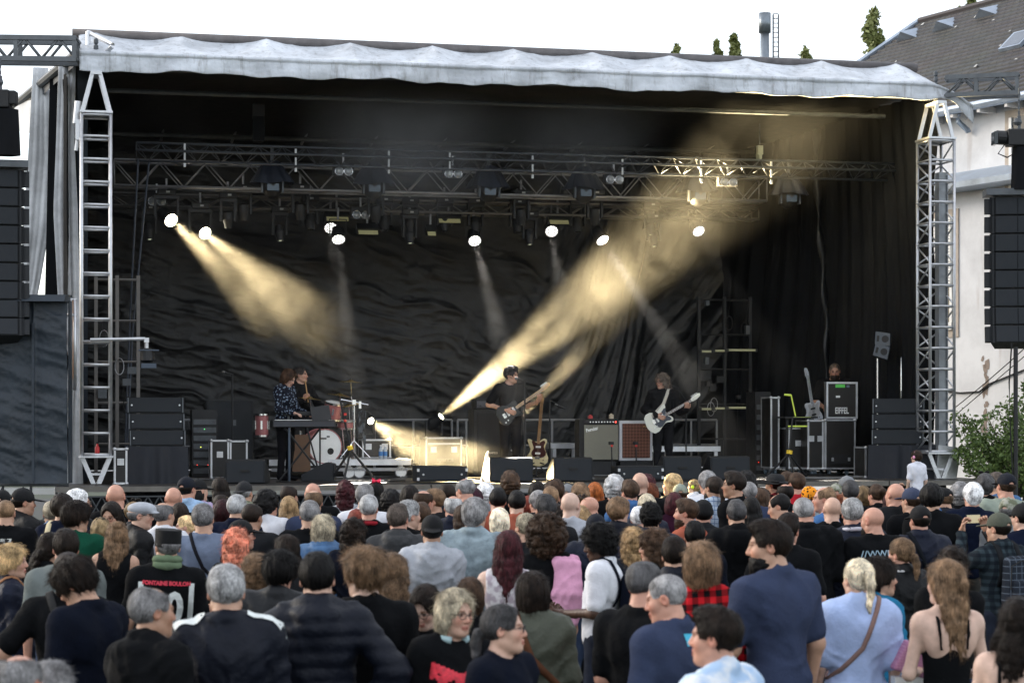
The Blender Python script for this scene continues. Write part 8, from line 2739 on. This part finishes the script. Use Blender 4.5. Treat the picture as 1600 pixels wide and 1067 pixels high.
 (985, 751, 1.78, 'm', 10, 20, 0, 'short', 'brn', 'jacket', 'blu', None, '', 'brown haired man in bright blue denim jacket', dict(tm='den')),
 (1000, 738, 1.84, 'm', -5, 0, 0, None, 'gr', 'tee', 'blk', None, '', 'tall bald man below the two amplifiers', dict(sk='l')),
 (1011, 745, 1.76, 'f', 5, 0, 0, 'curly', 'mar', 'tee', 'blk', None, '', 'dark wine red curly head beside the tall bald man', {}),
 (1017, 757, 1.68, 'f', -10, 0, 0, 'shortbob', 'aub', 'tee', 'red', None, '', 'woman with short auburn hair in red top', {}),
 (1051, 742, 1.76, 'f', 50, 15, 0, 'wavy', 'bl', 'jacket', 'blk', None, '', 'woman with wavy blonde hair in profile wearing black', {}),
 (1062, 755, 1.68, 'm', 0, 0, 0, 'capsides', 'brn', 'tee', 'gry', 'cap', 'sag', 'person in pale beige cap beside the wavy blonde hair', {}),
 (1054, 771, 1.64, 'f', -5, 0, 0, 'bob', 'mar', 'tee', 'mar', None, '', 'dark maroon haired head near the red strap', {}),
 (1011, 774, 1.68, 'f', 5, 0, 0, 'bob', 'gbl', 'jacket', 'nvy', None, '', 'ash blonde head in navy jacket behind the black spiky hair', {}),
 (808, 768, 1.73, 'm', 5, 5, 0, 'short', 'blk', 'tee', 'rst', None, '', 'black haired man in brick red shirt below the wedge', {}),
 (826, 777, 1.64, 'f', -5, 0, 0, 'bob', 'red', 'tee', 'blk', None, '', 'dark red bobbed head beside the brick red shirt', {}),
 (841, 769, 1.70, 'm', 10, 15, 0, 'swept', 'gr', 'tee', 'chr', None, '', 'grey wavy head right behind the dark crop with pale temples', {}),
 (854, 775, 1.75, 'm', 5, 15, 0, 'short', 'dgr', 'tee', 'chr', None, '', 'dark haired man with greying temples above the big curls', {}),
 (891, 769, 1.77, 'm', -10, -20, 0, None, 'gr', 'tee', 'lgr', None, '', 'bald pale man in light grey shirt', dict(sk='p')),
 (872, 792, 1.62, 'f', 0, 0, 0, 'curlylong', 'dbr', 'tee', 'chr', None, '', 'person in spotted brown wrap behind the big curls', dict(tmx=LEO)),
 (925, 775, 1.74, 'h', 40, 10, 10, None, 'gr', 'tee', 'blk', None, '', 'bald man with sunglasses pushed up on his head', dict(gl='top', sk='r')),
 (907, 792, 1.66, 'f', -5, 0, 0, 'curly', 'dbl', 'shirt', 'dnv', 'cap', 'bgr', 'woman in light blue cap and checked shirt', dict(tmx=CKS)),
 (932, 801, 1.70, 'm', -5, 0, 0, 'capsides', 'brn', 'jacket', 'nvy', 'capback', 'dnv', 'man in dark navy cap worn backwards beside the light blue cap', {}),
 (965, 781, 1.72, 'm', -20, -15, 0, 'mop', 'lbr', 'jacket', 'dnv', None, '', 'short light brown haired boy with glasses in navy', dict(gl='clear')),
 (997, 793, 1.62, 'm', -5, 0, 0, 'short', 'wh', 'tee', 'wht', None, '', 'white haired head beside the black spiky hair', {}),
 (1017, 790, 1.73, 'm', -5, 0, 0, 'spiky', 'blk', 'jacket', 'nvy', None, '', 'black spiky haired man in navy jacket with red strap', dict(ex=[x_strap((.40, .08, .07), 1, .022)])),
 (854, 815, 1.70, 'f', 0, 5, 0, 'afro', 'brn', 'tee', 'blk', None, '', 'woman with huge round brown curls in black carrying a pink jacket', dict(pink=1)),
 (823, 804, 1.68, 'm', 15, 10, 0, 'crew', 'gbl', 'tee', 'chr', None, '', 'sandy grey head behind the long dark hair', {}),
 (943, 818, 1.74, 'm', 75, 20, 12, 'curly', 'blk', 'tee', 'wht', 'beanie', 'blk', 'young man in black beanie and white shirt with navy backpack in profile', dict(sk='d', ex=[x_backpack(TCOL['dnv'])], pose='front')),
 (990, 830, 1.62, 'f', 5, 0, 0, 'curlylong', 'dbl', 'jacket', 'dnv', None, '', 'woman with fair frizzy curls', {}),
 (1021, 831, 1.66, 'f', 60, 20, 0, 'curlylong', 'brn', 'tee', 'blk', None, '', 'brown curly haired woman turned towards the fair curls', {}),
 (1053, 841, 1.70, 'm', -3, 0, 0, 'crew', 'dbr', 'jacket', 'dnv', None, '', 'man with dark cropped hair beside the red checked shirt', {}),
 (1004, 880, 1.74, 'h', -25, -20, 5, 'fade', 'dgr', 'tee', 'blk', None, '', 'heavy cropped man in plain black shirt leaning to the bald man', dict(sk='r')),
 (1073, 781, 1.74, 'm', 60, 15, 0, 'short', 'brn', 'tee', 'rst', None, '', 'brown bearded man in profile beside the black beanie', dict(ex=[x_hair('beard', HCOL['brn'])])),
 (832, 897, 1.62, 'g', -5, 10, 0, 'bob', 'dbr', 'jacket', 'oli', None, '', 'dark bobbed woman in olive jacket with brown diagonal strap', dict(ex=[x_strap((.13, .055, .03), -1, .022)])),
 (735, 906, 1.52, 'f', 0, 0, 0, 'bob', 'brn', 'tee', 'blk', None, '', 'small brown head behind the fair woman with red print', {}),
 (673, 911, 1.60, 'f', 172, -10, 28, 'halfup', 'dbr', 'tee', 'blk', None, '', 'dark haired woman with glasses looking down and facing away from the stage', dict(gl='clear', sk='p', ex=[x_print(-.10, .08, 1.16, 1.30, 1, PR_WH)])),
 (713, 924, 1.62, 'g', 205, 10, 0, 'bob', 'gbl', 'tee', 'blk', None, '', 'fair bobbed woman with glasses and pale collar in black shirt with red print', dict(gl='clear', sk='l', ex=[x_print(-.16, .16, 1.25, 1.37, 1, PR_RED, wings), x_print(-.10, .10, 1.06, 1.22, 1, PR_WH), x_collar((.36, .50, .52))])),
 (784, 947, 1.62, 'g', 235, 25, 0, 'lowpony', 'dgr', 'tee', 'dnv', None, '', 'dark greying woman with glasses and ponytail in black shirt with blue print', dict(gl='clear', sk='l', ex=[x_print(-.15, .15, 1.10, 1.24, 1, PR_BLU, None, 14, None, .08)])),
 (1053, 897, 1.73, 'm', 45, 25, 8, 'buzz', 'gr', 'tee', 'slt', None, '', 'bald man in dark blue shirt talking into an ear', dict(sk='r', ex=[x_print(-.03, .03, 1.40, 1.46, -1, mat('print_cyan', (.05, .45, .65), .7))])),
 (1120, 952, 1.72, 'm', 55, 20, 0, 'short', 'dbr', 'shirt', 'wht', None, '', 'dark haired man in blue and white patterned shirt at the bottom edge', dict(tmx=PLB, sk='r')),
 (1084, 750, 1.66, 'c', 60, 10, 0, 'shortbob', 'bl', 'tee', 'wht', None, '', 'small blond child with bright yellow green ear defenders', dict(ex=[x_phones((.55, .85, .02))], sk='p', lift=1)),
 (1105, 738, 1.82, 'm', 0, 10, 0, 'swept', 'gr', 'tee', 'wht', None, '', 'grey haired man in white holding the child with ear defenders', {}),
 (1117, 745, 1.80, 'm', 20, 20, 0, 'lowpony', 'dbr', 'shirt', 'lbl', None, '', 'dark bearded man with tied hair in pale blue checked shirt', dict(tmx=LP, ex=[x_hair('beard', HCOL['dbr'])], sk='t')),
 (1148, 738, 1.86, 'm', 60, 20, 0, 'short', 'dbr', 'long', 'blk', None, '', 'tall dark haired man with glasses in black seen from the side', dict(gl='clear', sk='t')),
 (1166, 740, 1.80, 'm', -5, 0, 0, 'curly', 'blk', 'tee', 'blk', None, '', 'black curly head behind the tall man with glasses', {}),
 (1170, 753, 1.76, 'm', 10, 15, 0, 'buzz', 'gr', 'tee', 'slt', None, '', 'shaven headed man in blue beside the long brown hair', dict(sk='r')),
 (1190, 764, 1.68, 'f', -10, 0, 0, 'straight', 'brn', 'tee', 'gry', None, '', 'woman with long straight brown hair beside the leather hat', {}),
 (1212, 738, 1.80, 'm', 35, 10, 0, 'capsides', 'dbr', 'shirt', 'mar', 'hat', 'chr', 'bearded man in dark leather hat and wine red checked shirt', dict(tmx=RP, ex=[x_hair('beard', HCOL['dbr'])])),
 (1230, 738, 1.80, 'm', 10, 0, 0, 'crew', 'brn', 'tee', 'chr', None, '', 'brown cropped head between leather hat and red shirt', {}),
 (1245, 740, 1.82, 'm', 15, 15, 0, 'crew', 'brn', 'tee', 'red', None, '', 'brown cropped man in bright red shirt', dict(sk='r')),
 (1227, 756, 1.72, 'm', 10, 10, 0, 'tonsure', 'dbr', 'tee', 'blk', None, '', 'dark haired man with bald crown before the red shirt', dict(sk='r')),
 (1264, 758, 1.70, 'f', 15, 10, 0, 'capsides', 'aub', 'tee', 'lden', 'scarf', 'rst', 'person with orange black spotted headscarf', dict(gmx=ORL)),
 (1288, 761, 1.76, 'm', 70, 15, 0, 'balding', 'lbr', 'tee', 'blu', None, '', 'balding man with stern profile in blue beside the orange headscarf', dict(sk='r')),
 (1306, 755, 1.70, 'f', 0, 5, 0, 'spill', 'aub', 'tee', 'blk', 'cap', 'cam', 'auburn long haired woman in pale camouflage cap', dict(gmx=CAM)),
 (1323, 743, 1.78, 'm', 15, 15, 0, 'capsides', 'dgr', 'tee', 'blk', 'cap', 'gry', 'man in slate grey cap below the tall flight case', {}),
 (1329, 752, 1.78, 'm', 0, 0, 0, 'crew', 'dgr', 'tee', 'blk', None, '', 'iron grey cropped man before the slate grey cap', {}),
 (1301, 776, 1.75, 'm', 3, 0, 0, None, 'gr', 'tee', 'blk', None, '', 'bald man with tattooed neck in black shirt', dict(sk='l')),
 (1222, 771, 1.74, 'm', 60, 15, 10, 'balding', 'blk', 'tee', 'wht', None, '', 'dark haired balding man in white seen from the side', dict(sk='m')),
 (1254, 777, 1.80, 'h', 0, -5, 0, 'buzz', 'gr', 'hoodie', 'blk', None, '', 'broad shaven man in black hooded top with reddish neck', dict(sk='r')),
 (1099, 781, 1.73, 'm', 0, 0, 0, 'capsides', 'blk', 'hoodie', 'chr', 'beanie', 'blk', 'person in black beanie and grey black hooded top with white patch', dict(ex=[x_print(-.02, .13, 1.10, 1.26, -1, PR_WH), x_text('NE', .07, 1.0, -1, LT_WH, .002, 1, .10)])),
 (1151, 783, 1.74, 'm', 3, 5, 0, 'short', 'dgr', 'hoodie', 'blk', None, '', 'black haired man with greying temples in black hooded top', dict(sk='m')),
 (1173, 778, 1.68, 'f', 0, 0, 0, 'straight', 'blk', 'tee', 'blk', None, '', 'woman with long straight jet black hair', {}),
 (1086, 817, 1.66, 'm', 0, 0, 0, 'short', 'blk', 'tee', 'dnv', None, '', 'black haired head above the brown haired woman in red check', dict(sk='m')),
 (1095, 850, 1.80, 'g', -5, -20, 0, 'bob', 'lbr', 'shirt', 'red', None, '', 'brown haired woman in red and black checked shirt', dict(tmx=RB)),
 (1203, 815, 1.94, 'm', 38, 40, 0, 'short', 'dbr', 'tee', 'slt', None, '', 'tall man with big dark beard in slate blue shirt', dict(lc=(.35, .40, .44), ex=[x_hair('beard', HCOL['blk'])], pose='reach', sk='m')),
 (1232, 804, 1.76, 'm', -8, -10, 0, 'short', 'dbr', 'tee', 'blk', None, '', 'dark haired man in black shirt close behind the bearded man', dict(pose='pocket')),
 (1331, 781, 1.78, 'h', 0, 0, 0, 'crew', 'lgr', 'jacket', 'nvy', None, '', 'broad silver haired man in navy jacket with white striped collar', dict(ex=[x_collar((.62, .60, .66))], sk='r')),
 (1401, 754, 1.78, 'm', 15, 15, 0, None, 'gr', 'tee', 'chr', None, '', 'bald tanned man in front of the draped base', dict(sk='r')),
 (1349, 762, 1.66, 'f', 5, 0, 0, 'shortbob', 'dbl', 'tee', 'blk', None, '', 'fair brown head holding up a phone below the deck edge', {}),
 (1369, 757, 1.70, 'f', 15, 15, 0, 'bun', 'brn', 'tee', 'blk', None, '', 'brown haired woman with messy bun below the deck edge', {}),
 (1425, 761, 1.76, 'm', 20, 20, 0, 'capsides', 'brn', 'tee', 'blk', 'cap', 'slt', 'man in blue cap and black shirt below the child', {}),
 (1455, 760, 1.80, 'm', -3, 0, 0, 'mop', 'blk', 'tee', 'blk', None, '', 'man with thick black hair in black shirt', {}),
 (1479, 760, 1.74, 'm', 30, 20, 15, 'capsides', 'lbr', 'jacket', 'dnv', 'cap', 'blk', 'man in black cap with orange emblem and blue backpack', dict(ex=[x_backpack(TCOL['blu'])], emb=1)),
 (1392, 771, 1.68, 'f', 5, 0, 0, 'long', 'mar', 'tee', 'oli', None, '', 'woman with long dark plum hair before the bald tanned man', {}),
 (1364, 792, 1.74, 'h', 12, 35, 0, None, 'gr', 'tee', 'blk', None, '', 'bald bearded man in black shirt with red rose print on the back', dict(sk='r', ex=[x_hair('beard', HCOL['dbr']), x_print(-.05, .07, 1.20, 1.32, -1, PR_RED, lambda i, j: (i - .5) ** 2 + (j - .5) ** 2 < .22), x_text('//WWHH', .075, 1.36, -1, mat('print_pale_blue', (.30, .42, .50), .7), .001, 1.1)])),
 (1438, 789, 1.74, 'm', 5, 15, 0, 'capsides', 'dbr', 'jacket', 'nvy', 'cap', 'blk', 'man in black mesh cap with white front and navy jacket', dict(ex=[x_strap((.010, .012, .016), -1, .02)])),
 (1500, 757, 1.70, 'f', -20, -15, 0, 'curly', 'gr', 'tee', 'blk', None, '', 'grey curly haired woman beside the white haired man', {}),
 (1521, 756, 1.78, 'm', 0, 5, 0, 'swept', 'wh', 'polo', 'nvy', None, '', 'white haired man in navy polo shirt', dict(sk='r')),
 (1539, 742, 1.80, 'm', 0, 0, 0, 'swept', 'dgr', 'tee', 'blk', None, '', 'iron grey haired man in black with strap beside the white haired man', dict(gl='top', ex=[x_strap((.16, .16, .13), 1, .012)])),
 (1557, 739, 1.80, 'm', 20, 10, 0, 'crew', 'gbr', 'tee', 'den', None, '', 'grey brown haired man partly behind the navy cap', {}),
 (1574, 738, 1.86, 'h', 5, 10, 0, 'capsides', 'brn', 'tee', 'sag', 'cap', 'dnv', 'big man in navy cap and sage green shirt below the shrub', dict(sk='r', gl=None)),
 (1576, 777, 1.72, 'm', -20, -10, 0, 'capsides', 'gr', 'tee', 'gry', 'cap', 'cam', 'man in pale camouflage cap before the sage green shirt', dict(gmx=CAM)),
 (1561, 800, 1.74, 'm', 30, 10, 0, 'capsides', 'dbr', 'shirt', 'chr', 'cap', 'oli', 'man in olive cap and dark check holding up a phone', dict(tmx=DP, pose='phone', ex=[x_backpack(TCOL['gry'], TCOL['chr'], PKP)], phone=2)),
 (1598, 785, 1.74, 'm', 20, 10, 0, 'capsides', 'blk', 'tee', 'nvy', 'cap', 'blk', 'person in black cap at the picture edge beside the camouflage cap', {}),
 (1409, 842, 1.64, 'f', 10, 35, 0, 'lowpony', 'lbr', 'jacket', 'blk', None, '', 'light brown haired woman in black with white collar', dict(ex=[x_collar((.55, .55, .56))])),
 (1489, 861, 1.66, 'f', -15, -10, 0, 'curlylong', 'dbr', 'tee', 'blk', None, '', 'woman with long dark curly hair before the checked backpack', {}),
 (1479, 878, 1.72, 'f', 10, 25, 0, 'halfup', 'lbr', 'straps', 'blk', None, '', 'woman with very long light brown hair in black strap top', dict(sk='p', pose='front', lc=(.45, .52, .50), bouquet=1)),
 (1343, 875, 1.70, 'f', 5, 10, 0, 'pony', 'plat', 'wide', 'lbl', None, '', 'blonde woman with ponytail in loose light blue shirt', dict(ex=[x_collar((.40, .51, .78)), x_gear('tie', 'hair_tie', (.02, .02, .02)), x_bag((.012, .014, .016), 1, (.25, .16, .14))], pose='down')),
 (1374, 874, 1.64, 'f', -60, -15, 0, 'shortbob', 'dbr', 'long', 'tea', None, '', 'dark short haired woman in teal blue top beside the blonde ponytail', {}),
 (1592, 938, 1.64, 'f', -10, -20, 0, 'wavy', 'dbr', 'straps', 'blk', None, '', 'dark wavy haired woman with bare shoulders at the bottom picture edge', dict(sk='p')),
]
def build_crowd():
 # where each one stands, from the crown row and the height; then ease apart those who would overlap
 pos = []
 for r in P_:
  s = (r[1] - HORIZON) / (CAMZ - r[2] - .06 * min(1, max(0, (800 - r[1]) / 50)))
  pos.append([r[0], r[1], r[2], FPX / s])
 for it in range(60):
  moved = False
  for i in range(len(pos)):
   for j in range(i):
    a, b = pos[i], pos[j]
    xa, xb = (a[0] - 800) * a[3] / FPX, (b[0] - 800) * b[3] / FPX
    dx, dy = abs(xa - xb), a[3] - b[3]
    if dx < .46 and abs(dy) < .40:
     k = 1 if dy > 0 or (dy == 0 and i > j) else -1
     st = (.40 - abs(dy)) * .5 + .01
     a[3] += k * st; b[3] -= k * st
     moved = True
  if not moved:
   break
 out = []
 rr = random.Random(4)
 for r, p in zip(P_, pos):
  px, y, H, bld, turn, yaw, nod, hair, hc, top, tc, gear, gc, label, o = r
  Y = min(p[3], 30.6)
  H2 = CAMZ - (y - HORIZON) * Y / FPX
  near = FPX / Y > 175
  X = (px - 800) * Y / FPX
  pose = o.get('pose') or ('down' if rr.random() < (.55 if near else .7) else 'cross')
  q15 = lambda a: int(round(a / 15.0)) * 15
  tm = {'den': DENIM}.get(o.get('tm')) or o.get('tmx')
  grown = H2 / (1.0 if not gear else 1.012)
  base = 0.0
  if bld == 'c':
   Hc = 1.12; base = H2 - Hc * 1.005; grown = Hc
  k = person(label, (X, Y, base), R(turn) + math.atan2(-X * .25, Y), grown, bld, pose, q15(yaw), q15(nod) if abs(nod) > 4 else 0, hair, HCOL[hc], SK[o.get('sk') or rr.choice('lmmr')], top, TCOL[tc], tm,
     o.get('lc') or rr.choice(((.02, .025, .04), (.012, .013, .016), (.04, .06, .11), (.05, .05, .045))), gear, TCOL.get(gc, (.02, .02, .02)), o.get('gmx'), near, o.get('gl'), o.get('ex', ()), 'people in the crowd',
     legs=sit if bld == 'c' else None)
  if not (o.get('phone') or o.get('bouquet') or o.get('pink')):
   k.rotation_euler[0] = R(rr.uniform(-3, 3)); k.rotation_euler[1] = R(rr.uniform(-4, 4))
   hd = k.rotation_euler.to_matrix() @ Vector((0, 0, grown))
   k.location.x -= hd.x; k.location.y -= hd.y
  if o.get('phone'):
   loc = (0, .40, 1.12) if o['phone'] == 1 else (0, .335, 1.70)
   ph = held('mobile_phone', 'dark mobile phone in the hands of the young man bent over' if o['phone'] == 1 else 'mobile phone held up by the man in olive cap', 'phone', MB().box((0, 0, 0), (.15, .009, .075)), M_BLACK(), k, loc, (0, 60, 0) if o['phone'] == 1 else (0, 0, 0), None, .003,
      (('screen', MB().box((0, -.0055, 0), (.14, .002, .068)), emit_mat('phone_screen', (.7, .6, .35), .6), None),))
  if o.get('bouquet'):
   mb = MB().prism([(-.12, -.03), (.10, -.10), (.13, .06), (-.03, .14)], -.05, .05, 'y')
   held('wrapped_parcel', 'pink paper wrapped parcel carried by the woman in strap top', 'parcel', mb, pattern_mat('pink_paper', 'lines', (.45, .20, .33), (.55, .30, .42), 60), k, (-.10, .33, 1.14), (0, 0, 0), None, .015, (('paper_edge', MB().box((0, 0, -.10), (.22, .09, .05)), M_WHITE(), None),))
  if o.get('pink'):
   fj = Field()
   for i_, (xa, za) in enumerate(((.06, 1.02), (.105, .96), (.15, .93), (.195, .97), (.235, 1.04))):
    fj.cap((xa * .8 + .03, -.10, 1.44), (xa, -.145 - .015 * (i_ % 2), 1.2), .034, .036, .03); fj.cap((xa, -.145 - .015 * (i_ % 2), 1.2), (xa + .01, -.135, za), .036, .028, .03)
   fj.cap((.07, -.10, 1.45), (.20, .02, 1.455), .045, .05, .05)
   Vj, Fj = fj.mesh(axis([(-.05, .35, .013)]), axis([(-.25, .15, .013)]), axis([(.85, 1.56, .013)]), lambda q: fold(q, .016, 5.0))
   mj = np_mesh(bpy.data.meshes.new('pink_jacket'), Vj, Fj); mj.shade_smooth()
   jk = held('pink_jacket', 'pale pink jacket slung over the shoulder of the woman with huge curls', 'jacket', mj, FABRIC, k, (.02, -.02, -.02), (0, 0, 0), (.72, .36, .52))
  if o.get('bow'):
   hcp = Vector(PIV + np.array(HC))
   bd_ = part('headband', small_gear('band'), GEARM, k, hcp, color=(.01, .01, .01))
   part('bow', small_gear('bow'), mat('red_sequins', (.75, .02, .07), .25, .3, .4, 90), bd_, (0, -.06, .14))
  if o.get('emb'):
   hcp = Vector(PIV + head_rot(15, 15) @ np.array(HC))
  out.append(k)
 return out
CROWD = build_crowd()
# a child on somebody's shoulders by the draped base
Yc = 26.8
zc = Zat(705, Yc)
kid = person('small child in white shirt with pink headphones riding on shoulders', ((1432 - 800) * Yc / FPX, Yc, zc - 1.08), R(20), 1.08, 'c', 'down', 30, 0, 'shortbob', HCOL['brn'], SK['p'], 'tee', (.70, .71, .78), None, (.1, .12, .2), near=False, extras=(x_phones((.75, .32, .50)),), legs=sit, group='people in the crowd')
car = person('brown haired grown up carrying the child on the shoulders', ((1431 - 800) * Yc / FPX, Yc + .06, 0), R(5), Zat(752, Yc), 'm', 'phone', 0, 15, 'short', HCOL['brn'], SK['l'], 'tee', TCOL['blk'], near=False, group='people in the crowd')
